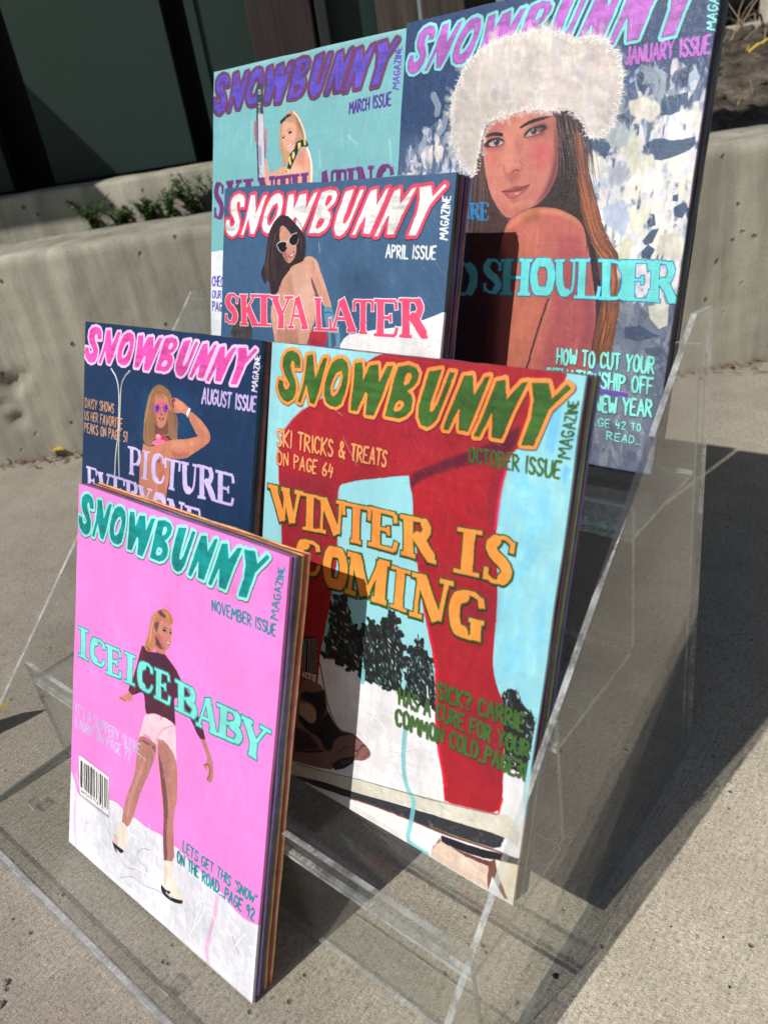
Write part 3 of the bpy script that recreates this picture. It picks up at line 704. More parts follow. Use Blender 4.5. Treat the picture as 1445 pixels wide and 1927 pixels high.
ART = {
'nov': [
('BG',(247,138,222)),
('D',[(250,150,228),(240,125,212),(252,160,235)],160,0.04174,'-227,189 4075,91 4029,4176 -28,4341',{'ang': 70,'alpha': 0.16,'blur': 0.006}),
('P',(232,110,200),'3675,84 3996,23 4016,673 3835,729 3718,343',{'alpha': 0.35,'blur': 0.01}),
('P',(240,120,180),'2956,642 3522,312 3528,652 2998,741',{'alpha': 0.3,'blur': 0.008}),
('P',(229,229,238),'-77,4136 73,4234 208,4464 1009,4164 1213,4137 1397,4202 1634,4154 1848,4171 2192,4104 2490,4122 2685,4163 3061,4219 3347,4249 3563,4340 3799,4362 4003,4300 4008,5389 -121,5491',{'thick': 1}),
('D',[(205,216,232),(240,240,245),(216,222,232),(246,246,250),(200,210,225),(225,215,230)],260,0.02729,'-18,4291 1012,4220 2177,4166 3065,4268 3961,4351 3964,5289 59,5333',{'ang': 40,'alpha': 0.4,'thick': 0.8}),
('D',[(196,212,230),(244,246,250),(210,206,222),(232,238,246)],200,0.01445,'-18,4291 1012,4220 2177,4166 3065,4268 3961,4351 3964,5289 59,5333',{'ang': 35,'alpha': 0.5,'thick': 1.6}),
('S',(236,160,215),0.01804,'3291,4320 3268,4515 3247,4737 3186,4960 3151,5169 3209,5320',{'alpha': 0.55,'blur': 0.002}),
('S',(236,170,220),0.0152,'171,4145 147,4487 128,4924 198,5291',{'alpha': 0.5,'blur': 0.002}),
('S',(190,120,150),0.0031,'3592,4693 3658,4768 3723,4842',{'alpha': 0.8}),
('S',(150,155,175),0.0028,'1952,4435 1788,4494 1648,4634 1741,4731 1932,4711 1858,4859',{'alpha': 0.7}),
('S',(150,155,175),0.00291,'891,4541 1043,4698 1263,4875 1406,4972 1688,4888 1506,4802',{'alpha': 0.7}),
('S',(150,155,175),0.0028,'1307,5202 1609,5004 1870,5015 2115,4917 2358,4888',{'alpha': 0.7}),
('S',(252,252,255),0.0057,'2904,4704 3052,4511 3101,4640 2912,4995 2832,5154',{'alpha': 0.9,'thick': 2.2}),
('S',(252,252,255),0.00561,'3167,4575 3285,4687 3237,4928',{'alpha': 0.9,'thick': 2.2}),
('S',(252,252,255),0.00594,'2964,4749 2881,5068',{'alpha': 0.9,'thick': 2.2}),
('S',(252,252,255),0.00637,'1599,4866 2023,4801 2354,4835',{'alpha': 0.9,'thick': 2.2}),
('S',(252,252,255),0.00544,'3787,4559 3645,4802',{'alpha': 0.9,'thick': 2.2}),
('P',(86,38,58),'1574,1749 1643,1761 1735,1786 1844,1763 1992,1696 2048,1722 2148,1770 2258,1827 2360,1920 2546,2048 2704,2231 2813,2336 2886,2482 2801,2525 2716,2471 2615,2362 2416,2207 2309,2172 2260,2219 2279,2316 2320,2551 2190,2526 1995,2548 1885,2559 1743,2624 1698,2601 1674,2407 1619,2355 1419,2492 1336,2491 1315,2433 1403,2275 1480,2045 1508,1949 1546,1814',{'thick': 0.4}),
('P',(60,30,62),'1736,1800 1992,1706 2130,1817 2190,2016 2058,1981 1839,1975 1699,1911',{'alpha': 0.5,'blur': 0.006}),
('P',(120,45,58),'1575,1769 1544,1965 1449,2258 1357,2454 1418,2475 1546,2310 1597,2061 1605,1859',{'alpha': 0.55,'blur': 0.003}),
('P',(184,126,118),'2801,2525 2882,2484 2937,2569 3002,2638 3050,2736 3070,2836 3050,2971 2977,2989 2946,2951 2986,2877 2901,2847 2886,2817 2926,2778 2941,2689 2867,2599',{}),
('S',(247,138,222),0.00592,'2953,2821 2970,2848',{'alpha': 1}),
('S',(110,50,50),0.00336,'2882,2818 2933,2775 3012,2781 3003,2894 2971,2964',{'alpha': 0.7}),
('S',(215,150,140),0.00251,'2923,2670 2980,2648',{'alpha': 0.8}),
('P',(212,140,120),'1114,2627 1250,2541 1336,2464 1424,2502 1401,2573 1238,2645 1159,2642',{}),
('S',(120,60,60),0.0035,'1134,2630 1212,2620 1261,2631',{'alpha': 0.7}),
('P',(242,206,222),'1743,2621 1884,2550 2016,2535 2190,2522 2286,2523 2326,2563 2379,2986 2266,2921 2133,2888 1987,2860 1952,3058 1893,2951 1826,2902 1706,2898 1666,2981 1574,3067 1634,2861 1680,2673',{'thick': 0.4}),
('P',(250,215,228),'1766,2632 1886,2577 2027,2671 1946,2762 1804,2675',{'alpha': 0.7,'blur': 0.004}),
('S',(200,135,150),0.00372,'2288,2550 2114,2657 2013,2763 1947,2921',{'alpha': 0.6}),
('P',(184,126,118),'1573,3026 1641,2961 1759,2933 1963,2947 1958,3075 1877,3335 1669,3769 1580,4078 1442,4390 1302,4407 1308,4240 1380,3928 1543,3559 1559,3218',{}),
('P',(116,72,80),'1605,3018 1766,3026 1939,2978 1958,3070 1842,2993 1724,2993',{'alpha': 0.8,'blur': 0.002}),
('P',(214,164,150),'1420,3887 1637,3443 1773,3125 1680,3476 1507,3926 1406,4300',{'alpha': 0.5,'blur': 0.003}),
('P',(184,126,118),'1987,2852 2136,2823 2377,2942 2439,3403 2384,3762 2417,4098 2452,4337 2249,4421 2200,4107 2191,3802 2114,3481 1995,3059',{}),
('P',(116,72,80),'2008,3023 2131,3220 2231,3502 2273,3786 2259,4077 2323,4381 2242,4425 2193,4111 2191,3802 2114,3481',{'alpha': 0.85,'blur': 0.0015}),
('P',(198,140,122),'2200,2915 2364,2967 2418,3413 2348,3775 2303,3468 2295,3146',{'alpha': 0.5,'blur': 0.003}),
('S',(245,170,120),0.00328,'1988,3057 2107,3484 2178,3783',{'alpha': 0.7}),
('P',(238,226,214),'1314,4340 1455,4384 1466,4548 1388,4777 1296,4840 1107,4786 1123,4623 1243,4437',{'thick': 0.6}),
('P',(225,190,190),'1123,4623 1211,4620 1220,4755 1106,4781',{'alpha': 0.8}),
('P',(238,226,214),'2269,4418 2438,4344 2452,4550 2647,4760 2536,4864 2238,4798 2243,4582',{'thick': 0.6}),
('P',(205,190,190),'2270,4436 2338,4556 2299,4790 2246,4713',{'alpha': 0.6,'blur': 0.002}),
('P',(30,30,40),'1096,4758 1220,4760 1378,4755 1322,4835 1224,4814 1171,4814 1227,4858 1174,4863',{}),
('P',(30,30,40),'2213,4785 2309,4816 2414,4782 2363,4859 2495,4835 2662,4764 2645,4826 2463,4902 2278,4914 2212,4866',{}),
('S',(228,190,190),0.00676,'2324,4850 2421,4858',{'alpha': 0.9}),
('P',(176,104,96),'1777,1442 2108,1314 2150,1396 2134,1560 2050,1662 2024,1727 1867,1751 1794,1656',{}),
('P',(200,125,108),'1817,1616 1987,1665 2050,1654 2024,1727 1892,1742 1818,1706',{}),
('P',(70,42,58),'1812,1553 1891,1576 1960,1642 2000,1669 1938,1682 1860,1667 1806,1636',{'alpha': 0.7,'blur': 0.0015}),
('P',(205,135,118),'1886,1360 1984,1313 2107,1303 2150,1341 2152,1419 2152,1506 2137,1561 2104,1626 2062,1658 2012,1652 1932,1611 1879,1548 1850,1476',{}),
('P',(168,98,100),'1871,1485 1937,1512 2006,1586 2062,1648 2012,1652 1932,1611 1879,1548',{'alpha': 0.6,'blur': 0.0012}),
('P',(200,95,100),'1926,1532 1998,1485 2026,1524 1967,1567',{'alpha': 0.4,'blur': 0.0015}),
('P',(196,128,92),'1873,1196 1946,1158 2045,1144 2099,1169 2152,1222 2164,1272 2136,1314 2096,1310 2034,1314 1946,1316 1892,1356 1872,1429 1873,1485 1837,1504 1813,1569 1846,1623 1825,1712 1765,1783 1677,1804 1620,1780 1628,1712 1673,1614 1713,1520 1720,1436 1731,1351 1779,1264',{'thick': 0.5}),
('H',[(232,175,125),(150,92,72),(215,145,100),(110,72,80),(235,190,150)],0.00266,26,0.0186,'1923,1181 1829,1281 1774,1403 1757,1506 1727,1630 1698,1762',{}),
('H',[(235,180,130),(140,90,80),(205,140,100)],0.00228,16,0.01521,'1923,1189 2024,1198 2101,1230 2143,1288',{}),
('P',(70,52,78),'1851,1235 1910,1185 1963,1209 2027,1229 2005,1267 1917,1262',{'alpha': 0.8,'blur': 0.001}),
('P',(80,55,75),'1811,1383 1898,1340 1878,1419 1847,1501 1803,1434',{'alpha': 0.75,'blur': 0.001}),
('P',(210,140,120),'1779,1466 1808,1473 1847,1509 1864,1528 1823,1525 1790,1503',{}),
('P',(30,25,45),'1965,1427 1998,1405 2048,1413 2053,1427 2019,1442 1981,1438',{}),
('S',(240,240,245),0.00206,'2021,1428 2036,1425',{}),
('S',(60,40,50),0.00206,'1966,1407 2015,1382 2055,1385',{'alpha': 0.8}),
('P',(30,25,45),'2102,1413 2125,1397 2150,1400 2147,1424 2118,1430',{}),
('S',(60,40,50),0.00203,'2103,1391 2126,1372 2148,1369',{'alpha': 0.8}),
('S',(230,230,240),0.00153,'2124,1414 2129,1415',{}),
('S',(160,85,85),0.00205,'2069,1430 2097,1476 2093,1502 2070,1503',{'alpha': 0.6}),
('P',(150,50,65),'2018,1541 2063,1544 2103,1542 2135,1536 2129,1562 2099,1576 2061,1568',{}),
('P',(250,240,240),'2038,1550 2091,1549 2128,1542 2117,1558 2073,1563',{}),
('D',[(205,146,132),(160,100,96),(190,126,116),(214,160,146)],26,0.01087,'1575,3056 1959,2994 1669,3769 1453,4358 1315,4346 1543,3559',{'ang': 100,'alpha': 0.4,'thick': 0.6}),
('D',[(205,146,132),(150,94,92),(190,126,116),(214,160,146)],30,0.0099,'2030,2913 2354,2971 2413,3440 2412,4307 2266,4386 2151,3463',{'ang': 95,'alpha': 0.4,'thick': 0.6}),
('D',[(100,46,66),(70,30,60),(112,48,58)],40,0.01152,'1575,1769 1993,1713 2330,1937 2259,2212 2296,2519 1730,2603 1643,2361',{'ang': 80,'alpha': 0.4,'thick': 0.6}),
('D',[(250,225,236),(226,172,198),(240,205,222)],22,0.00997,'1744,2634 2017,2546 2323,2578 2356,2961 2132,2871 1664,2952',{'ang': 70,'alpha': 0.45,'thick': 0.6}),
('N',(0,150,150),(150,236,232),'233,96 3686,60 3337,615 197,651',{}),
('T','NOVEMBER ISSUE',(20,130,150),'2842,782 3882,761 3888,886 2855,914',{'w': 0.15}),
('T','MAGAZINE',(20,140,150),'3783,713 3850,146 3943,118 3902,704',{'w': 0.15}),
('F',(130,232,222),(24,150,150),[('I','82,1969 351,1956 370,2393 93,2397'),('C','386,2010 759,1974 766,2368 393,2372'),('E','753,2002 1129,1977 1155,2368 789,2411'),('I','1186,1965 1459,1944 1465,2352 1205,2380'),('C','1487,1978 1818,1933 1836,2334 1498,2350'),('E','1844,1957 2165,1928 2200,2335 1860,2353'),('B','2269,1953 2677,1945 2712,2323 2302,2341'),('A','2689,1970 3066,1956 3078,2364 2697,2380'),('B','3052,1961 3478,1933 3511,2316 3057,2358'),('Y','3462,1935 3947,1928 3855,2357 3522,2358')],{'grow': 0.085}),
('T',"IT'S A SLIPPERY SLOPE",(178,208,240),'85,3124 1628,3086 1634,3236 98,3273',{'w': 0.11,'alpha': 0.85}),
('S',(170,235,225),0.00442,'1669,3240 1672,3240',{}),
('S',(170,235,225),0.0044,'1710,3245 1712,3245',{}),
('S',(170,235,225),0.00439,'1745,3250 1747,3251',{}),
('T','LAURIE ON PAGE 77',(178,208,240),'100,3316 1427,3270 1418,3419 108,3469',{'w': 0.11,'alpha': 0.85}),
('T',"LETS GET THIS 'SNOW'",(20,140,150),'2603,3964 3943,3955 3919,4084 2604,4101',{'w': 0.15}),
('T','ON THE ROAD...PAGE 92',(20,140,150),'2501,4156 3925,4138 3915,4292 2506,4306',{'w': 0.15}),
('P',(140,120,140),'180,3875 295,3828 979,3851 1009,4453 918,4464 231,4469',{'alpha': 0.5,'blur': 0.002}),
('P',(250,248,244),'195,3874 253,3850 958,3864 984,4414 249,4431',{'thick': 0.8}),
('S',(24,24,34),0.00758,'262,3926 268,4120 282,4310',{'alpha': 0.8739910333096159}),
('S',(24,24,34),0.00605,'286,3925 298,4117 308,4310',{'alpha': 0.8131057718479626}),
('S',(24,24,34),0.00201,'332,3924 335,4121 356,4310',{'alpha': 0.8518708028656016}),
('S',(24,24,34),0.00551,'359,3923 365,4119 385,4310',{'alpha': 0.8940527015044896}),
('S',(24,24,34),0.003,'386,3922 401,4115 407,4313',{'alpha': 0.9278136281088324}),
('S',(24,24,34),0.00648,'416,3921 422,4119 439,4312',{'alpha': 0.9736090614286593}),
('S',(24,24,34),0.00745,'457,3920 468,4116 481,4313',{'alpha': 0.9342822950739185}),
('S',(24,24,34),0.00248,'493,3919 497,4119 518,4313',{'alpha': 0.9182199165862636}),
('S',(24,24,34),0.00938,'527,3918 535,4117 544,4318',{'alpha': 0.9731054473957892}),
('S',(24,24,34),0.00246,'559,3917 570,4116 584,4315',{'alpha': 0.9757625600510964}),
('S',(24,24,34),0.00834,'593,3916 608,4114 621,4314',{'alpha': 0.8789926808001488}),
('S',(24,24,34),0.00536,'651,3914 667,4113 674,4318',{'alpha': 0.9871173443409043}),
('S',(24,24,34),0.00195,'676,3913 694,4112 696,4320',{'alpha': 0.8271937720401338}),
('S',(24,24,34),0.0034,'716,3912 724,4117 746,4316',{'alpha': 0.8872323733254859}),
('S',(24,24,34),0.0087,'757,3911 771,4114 779,4320',{'alpha': 0.9014485967658119}),
('S',(24,24,34),0.00626,'803,3910 814,4115 826,4321',{'alpha': 0.9170148214810727}),
('S',(24,24,34),0.00574,'858,3908 872,4113 888,4319',{'alpha': 0.9363964273269934}),
('S',(24,24,34),0.00191,'883,3907 902,4111 913,4320',{'alpha': 0.998197928973763}),
('S',(24,24,34),0.00381,'900,3907 915,4112 922,4324',{'alpha': 0.9721275066232536}),
('S',(24,24,34),0.0038,'933,3906 953,4110 964,4320',{'alpha': 0.9138215006948647}),
('T','8187233571189217',(50,50,55),'284,4359 955,4327 954,4384 281,4398',{'w': 0.14}),
],
'oct': [
('BG',(150,214,226)),
('D',[(120,205,232),(165,225,230),(140,200,215),(110,190,235)],150,0.05845,'3287,335 4072,241 3968,3145 3456,2886',{'ang': 80,'alpha': 0.22,'blur': 0.004}),
('D',[(165,225,228),(140,205,220)],60,0.06775,'19,6 1548,-19 190,1604 52,2301',{'ang': 80,'alpha': 0.25,'blur': 0.004}),
('P',(110,190,235),'3707,369 3807,289 3805,524 3797,730 3703,687',{'alpha': 0.8,'blur': 0.003}),
('P',(100,180,240),'3918,789 3976,848 3936,992 3892,908',{'alpha': 0.7,'blur': 0.003}),
('P',(232,232,236),'627,3671 1153,3547 1323,3542 1514,3540 1772,3579 1793,3610 1883,3654 2165,3618 2341,3597 2583,3594 2819,3605 2845,3605 3644,3534 3722,3869 3966,3912 3929,3970 4014,4413 4010,4865 4008,5351 712,5385 774,4829',{'thick': 0.6}),
('D',[(245,245,248),(215,218,228),(235,228,232),(225,232,240)],110,0.01851,'1750,4214 2378,4006 2856,3903 3068,4561 1820,4901',{'ang': 30,'alpha': 0.4,'thick': 0.8}),
('S',(252,252,252),0.00214,'1831,3976 2022,3994 2163,4092',{'thick': 2.2}),
('S',(252,252,252),0.00211,'1906,3962 2204,4137 2268,4218',{'thick': 2.2}),
('S',(252,252,252),0.00206,'2102,3870 2320,3876',{'thick': 2.2}),
('S',(252,252,252),0.00213,'1798,4021 1968,4016 2107,4084 2228,4188',{'thick': 2.2}),
('S',(252,252,252),0.00208,'2173,4352 2405,4313 2649,4147',{'thick': 2.2}),
('S',(252,252,252),0.00206,'2203,4464 2491,4291',{'thick': 2.2}),
('P',(34,40,40),'1216,2927 1306,2827 1442,2767 1499,2889 1605,3084 1744,3101 1775,3585 1596,3567 1437,3560 1194,3564 1197,3370 1236,3138',{'thick': 0.5}),
('D',[(22,28,30),(50,62,60),(28,36,40),(44,70,74)],90,0.0112,'1216,2927 1306,2827 1442,2767 1499,2889 1605,3084 1744,3101 1775,3585 1596,3567 1437,3560 1194,3564 1197,3370 1236,3138',{'ang': 80,'alpha': 0.9,'thick': 0.8}),
('S',(34,42,42),0.01292,'1185,2967 1223,2905',{'thick': 0.8}),
('S',(34,42,42),0.00808,'1261,2959 1170,2968',{'thick': 0.8}),
('S',(34,42,42),0.01062,'1173,2920 1250,2951',{'thick': 0.8}),
('S',(34,42,42),0.00785,'1226,2883 1240,2905',{'thick': 0.8}),
('S',(34,42,42),0.0139,'1362,2812 1362,2794',{'thick': 0.8}),
('S',(34,42,42),0.00805,'1313,2783 1271,2829',{'thick': 0.8}),
('S',(34,42,42),0.01192,'1263,2798 1347,2798',{'thick': 0.8}),
('S',(34,42,42),0.01459,'1351,2803 1302,2830',{'thick': 0.8}),
('S',(34,42,42),0.01202,'1453,2769 1460,2801',{'thick': 0.8}),
('S',(34,42,42),0.01106,'1436,2788 1410,2758',{'thick': 0.8}),
('S',(34,42,42),0.01456,'1445,2770 1386,2775',{'thick': 0.8}),
('S',(34,42,42),0.01153,'1389,2793 1453,2724',{'thick': 0.8}),
('S',(34,42,42),0.01193,'1496,2906 1484,2913',{'thick': 0.8}),
('S',(34,42,42),0.01269,'1441,2866 1523,2924',{'thick': 0.8}),
('S',(34,42,42),0.00917,'1495,2899 1478,2883',{'thick': 0.8}),
('S',(34,42,42),0.00962,'1485,2902 1475,2885',{'thick': 0.8}),
('S',(34,42,42),0.01287,'1554,3106 1630,3059',{'thick': 0.8}),
('S',(34,42,42),0.00895,'1636,3051 1570,3090',{'thick': 0.8}),
('S',(34,42,42),0.01242,'1559,3083 1590,3119',{'thick': 0.8}),
('S',(34,42,42),0.01051,'1642,3042 1589,3103',{'thick': 0.8}),
('S',(34,42,42),0.01362,'1736,3078 1703,3116',{'thick': 0.8}),
('S',(34,42,42),0.00859,'1780,3119 1708,3092',{'thick': 0.8}),
('S',(34,42,42),0.013,'1762,3122 1724,3074',{'thick': 0.8}),
('S',(34,42,42),0.0093,'1774,3071 1727,3098',{'thick': 0.8}),
('S',(34,42,42),0.01043,'1769,3626 1734,3555',{'thick': 0.8}),
('S',(34,42,42),0.01426,'1822,3613 1772,3628',{'thick': 0.8}),
('S',(34,42,42),0.01406,'1747,3618 1814,3586',{'thick': 0.8}),
('S',(34,42,42),0.01115,'1751,3579 1742,3558',{'thick': 0.8}),
('S',(34,42,42),0.01194,'1575,3603 1549,3621',{'thick': 0.8}),
('S',(34,42,42),0.01257,'1647,3585 1641,3558',{'thick': 0.8}),
('S',(34,42,42),0.00758,'1621,3528 1575,3590',{'thick': 0.8}),
('S',(34,42,42),0.01135,'1590,3609 1607,3548',{'thick': 0.8}),
('S',(34,42,42),0.00946,'1479,3544 1468,3535',{'thick': 0.8}),
('S',(34,42,42),0.00913,'1444,3587 1402,3600',{'thick': 0.8}),
('S',(34,42,42),0.01468,'1475,3577 1382,3591',{'thick': 0.8}),
('S',(34,42,42),0.01417,'1383,3557 1411,3572',{'thick': 0.8}),
('S',(34,42,42),0.01113,'1194,3591 1131,3544',{'thick': 0.8}),
('S',(34,42,42),0.00872,'1146,3540 1254,3578',{'thick': 0.8}),
('S',(34,42,42),0.00847,'1193,3547 1171,3558',{'thick': 0.8}),
('S',(34,42,42),0.01286,'1204,3548 1156,3561',{'thick': 0.8}),
('S',(34,42,42),0.00867,'1205,3387 1179,3336',{'thick': 0.8}),
('S',(34,42,42),0.00905,'1182,3385 1229,3348',{'thick': 0.8}),
('S',(34,42,42),0.01391,'1210,3359 1181,3374',{'thick': 0.8}),
('S',(34,42,42),0.01313,'1189,3391 1190,3348',{'thick': 0.8}),
('S',(34,42,42),0.01168,'1255,3093 1226,3134',{'thick': 0.8}),
('S',(34,42,42),0.01422,'1286,3111 1284,3150',{'thick': 0.8}),
('S',(34,42,42),0.00956,'1229,3106 1274,3141',{'thick': 0.8}),
('S',(34,42,42),0.0143,'1272,3142 1263,3136',{'thick': 0.8}),
('D',[(205,210,210),(120,150,150),(90,160,170),(225,225,220),(85,95,90),(60,110,120)],80,0.00646,'1216,2927 1306,2827 1442,2767 1499,2889 1605,3084 1744,3101 1775,3585 1596,3567 1437,3560 1194,3564 1197,3370 1236,3138',{'ang': 60,'alpha': 0.85,'thick': 1.2}),
('FUR',[(28,34,36),(40,46,48),(60,75,78),(24,30,30)],'1216,2927 1306,2827 1442,2767 1499,2889 1605,3084 1744,3101 1775,3585 1596,3567 1437,3560 1194,3564 1197,3370 1236,3138',{'len': 0.009,'n': 80}),
('P',(34,40,40),'1771,3107 1787,3012 1839,2933 1967,2970 2030,2877 2123,2758 2203,2838 2254,2952 2329,3087 2344,3286 2345,3599 2148,3628 1870,3623 1799,3523 1755,3279',{'thick': 0.5}),
('D',[(22,28,30),(50,62,60),(28,36,40),(44,70,74)],90,0.01032,'1771,3107 1787,3012 1839,2933 1967,2970 2030,2877 2123,2758 2203,2838 2254,2952 2329,3087 2344,3286 2345,3599 2148,3628 1870,3623 1799,3523 1755,3279',{'ang': 80,'alpha': 0.9,'thick': 0.8}),
('S',(34,42,42),0.00795,'1776,3061 1735,3143',{'thick': 0.8}),
('S',(34,42,42),0.00744,'1723,3086 1809,3066',{'thick': 0.8}),
('S',(34,42,42),0.00731,'1805,3062 1810,3110',{'thick': 0.8}),
('S',(34,42,42),0.01309,'1820,3098 1799,3056',{'thick': 0.8}),
('S',(34,42,42),0.01267,'1791,3030 1747,3047',{'thick': 0.8}),
('S',(34,42,42),0.01378,'1739,3012 1797,3038',{'thick': 0.8}),
('S',(34,42,42),0.00884,'1750,3001 1802,3030',{'thick': 0.8}),
('S',(34,42,42),0.00995,'1773,3007 1770,3010',{'thick': 0.8}),
('S',(34,42,42),0.00766,'1843,2974 1831,2957',{'thick': 0.8}),
('S',(34,42,42),0.00817,'1861,2949 1858,2929',{'thick': 0.8}),
('S',(34,42,42),0.01051,'1857,2963 1797,2910',{'thick': 0.8}),
('S',(34,42,42),0.01236,'1883,2921 1834,2954',{'thick': 0.8}),
('S',(34,42,42),0.00826,'1940,2952 1974,2952',{'thick': 0.8}),
('S',(34,42,42),0.00862,'1991,3002 1948,2994',{'thick': 0.8}),
('S',(34,42,42),0.00987,'2005,2966 1941,2953',{'thick': 0.8}),
('S',(34,42,42),0.00716,'1964,2961 1931,2969',{'thick': 0.8}),
('S',(34,42,42),0.00906,'2055,2838 2080,2860',{'thick': 0.8}),
('S',(34,42,42),0.01098,'2029,2906 2064,2871',{'thick': 0.8}),
('S',(34,42,42),0.01023,'2055,2900 2022,2900',{'thick': 0.8}),
('S',(34,42,42),0.01357,'2024,2855 2004,2904',{'thick': 0.8}),
('S',(34,42,42),0.0114,'2173,2774 2095,2740',{'thick': 0.8}),
('S',(34,42,42),0.00851,'2094,2785 2164,2780',{'thick': 0.8}),
('S',(34,42,42),0.00853,'2159,2731 2118,2779',{'thick': 0.8}),
('S',(34,42,42),0.00739,'2085,2799 2101,2752',{'thick': 0.8}),
('S',(34,42,42),0.01069,'2216,2792 2186,2838',{'thick': 0.8}),
('S',(34,42,42),0.00997,'2174,2854 2248,2814',{'thick': 0.8}),
('S',(34,42,42),0.01039,'2162,2831 2216,2800',{'thick': 0.8}),
('S',(34,42,42),0.01266,'2240,2792 2246,2814',{'thick': 0.8}),
('S',(34,42,42),0.01194,'2278,2927 2273,2959',{'thick': 0.8}),
('S',(34,42,42),0.01212,'2233,2981 2302,2952',{'thick': 0.8}),
('S',(34,42,42),0.01039,'2215,2964 2241,2975',{'thick': 0.8}),
('S',(34,42,42),0.01131,'2258,2923 2270,2958',{'thick': 0.8}),
('S',(34,42,42),0.00799,'2369,3087 2295,3136',{'thick': 0.8}),
('S',(34,42,42),0.00768,'2314,3111 2339,3089',{'thick': 0.8}),
('S',(34,42,42),0.01113,'2323,3073 2292,3062',{'thick': 0.8}),
('S',(34,42,42),0.01151,'2354,3082 2351,3067',{'thick': 0.8}),
('S',(34,42,42),0.00864,'2337,3321 2299,3302',{'thick': 0.8}),
('S',(34,42,42),0.00848,'2370,3264 2327,3284',{'thick': 0.8}),
('S',(34,42,42),0.0104,'2370,3264 2375,3241',{'thick': 0.8}),
('S',(34,42,42),0.0086,'2301,3267 2374,3295',{'thick': 0.8}),
('S',(34,42,42),0.00814,'2313,3604 2372,3617',{'thick': 0.8}),
('S',(34,42,42),0.01205,'2351,3565 2332,3577',{'thick': 0.8}),
('S',(34,42,42),0.01056,'2349,3571 2323,3632',{'thick': 0.8}),
('S',(34,42,42),0.00705,'2380,3620 2389,3572',{'thick': 0.8}),
('S',(34,42,42),0.01088,'2158,3636 2199,3625',{'thick': 0.8}),
('S',(34,42,42),0.00915,'2185,3613 2161,3643',{'thick': 0.8}),
('S',(34,42,42),0.00707,'2177,3631 2147,3630',{'thick': 0.8}),
('S',(34,42,42),0.01036,'2117,3642 2100,3646',{'thick': 0.8}),
('S',(34,42,42),0.01189,'1865,3631 1924,3640',{'thick': 0.8}),
('S',(34,42,42),0.00829,'1903,3622 1821,3629',{'thick': 0.8}),
('S',(34,42,42),0.0089,'1825,3643 1915,3591',{'thick': 0.8}),
('S',(34,42,42),0.01352,'1888,3583 1910,3618',{'thick': 0.8}),
('S',(34,42,42),0.01408,'1825,3536 1785,3556',{'thick': 0.8}),
('S',(34,42,42),0.01402,'1838,3503 1827,3512',{'thick': 0.8}),
('S',(34,42,42),0.0081,'1745,3503 1763,3505',{'thick': 0.8}),
('S',(34,42,42),0.01092,'1821,3518 1792,3539',{'thick': 0.8}),
('S',(34,42,42),0.00944,'1754,3302 1741,3254',{'thick': 0.8}),
('S',(34,42,42),0.01377,'1778,3259 1741,3286',{'thick': 0.8}),
('S',(34,42,42),0.01161,'1720,3245 1726,3314',{'thick': 0.8}),
('S',(34,42,42),0.0083,'1748,3254 1720,3260',{'thick': 0.8}),
('D',[(205,210,210),(120,150,150),(90,160,170),(225,225,220),(85,95,90),(60,110,120)],80,0.00595,'1771,3107 1787,3012 1839,2933 1967,2970 2030,2877 2123,2758 2203,2838 2254,2952 2329,3087 2344,3286 2345,3599 2148,3628 1870,3623 1799,3523 1755,3279',{'ang': 60,'alpha': 0.85,'thick': 1.2}),
('FUR',[(28,34,36),(40,46,48),(60,75,78),(24,30,30)],'1771,3107 1787,3012 1839,2933 1967,2970 2030,2877 2123,2758 2203,2838 2254,2952 2329,3087 2344,3286 2345,3599 2148,3628 1870,3623 1799,3523 1755,3279',{'len': 0.009,'n': 80}),
('P',(34,40,40),'2406,3221 2438,3079 2529,2963 2595,3041 2727,3095 2821,3597 2637,3617 2404,3611 2407,3381',{'thick': 0.5}),
('D',[(22,28,30),(50,62,60),(28,36,40),(44,70,74)],90,0.00985,'2406,3221 2438,3079 2529,2963 2595,3041 2727,3095 2821,3597 2637,3617 2404,3611 2407,3381',{'ang': 80,'alpha': 0.9,'thick': 0.8}),
('S',(34,42,42),0.00947,'2369,3193 2365,3206',{'thick': 0.8}),
('S',(34,42,42),0.01001,'2358,3196 2400,3215',{'thick': 0.8}),
('S',(34,42,42),0.01144,'2361,3228 2392,3185',{'thick': 0.8}),
('S',(34,42,42),0.01319,'2375,3196 2401,3193',{'thick': 0.8}),
('S',(34,42,42),0.01086,'2420,3054 2396,3113',{'thick': 0.8}),
('S',(34,42,42),0.00843,'2465,3067 2478,3049',{'thick': 0.8}),
('S',(34,42,42),0.00829,'2418,3113 2449,3063',{'thick': 0.8}),
('S',(34,42,42),0.00725,'2460,3112 2442,3036',{'thick': 0.8}),
('S',(34,42,42),0.00677,'2487,2949 2480,2942',{'thick': 0.8}),
('S',(34,42,42),0.01076,'2565,2926 2574,2946',{'thick': 0.8}),
('S',(34,42,42),0.01186,'2573,2986 2483,2962',{'thick': 0.8}),
('S',(34,42,42),0.01055,'2568,2915 2513,2998',{'thick': 0.8}),
('S',(34,42,42),0.00726,'2583,3031 2616,3070',{'thick': 0.8}),
('S',(34,42,42),0.00763,'2621,3052 2628,3034',{'thick': 0.8}),
('S',(34,42,42),0.01259,'2582,3038 2572,3072',{'thick': 0.8}),
('S',(34,42,42),0.00963,'2570,3021 2617,3042',{'thick': 0.8}),
('S',(34,42,42),0.01107,'2717,3098 2697,3123',{'thick': 0.8}),
('S',(34,42,42),0.00656,'2727,3117 2740,3057',{'thick': 0.8}),
('S',(34,42,42),0.00794,'2761,3095 2766,3113',{'thick': 0.8}),
('S',(34,42,42),0.00935,'2766,3101 2711,3090',{'thick': 0.8}),
('S',(34,42,42),0.00703,'2816,3638 2785,3617',{'thick': 0.8}),
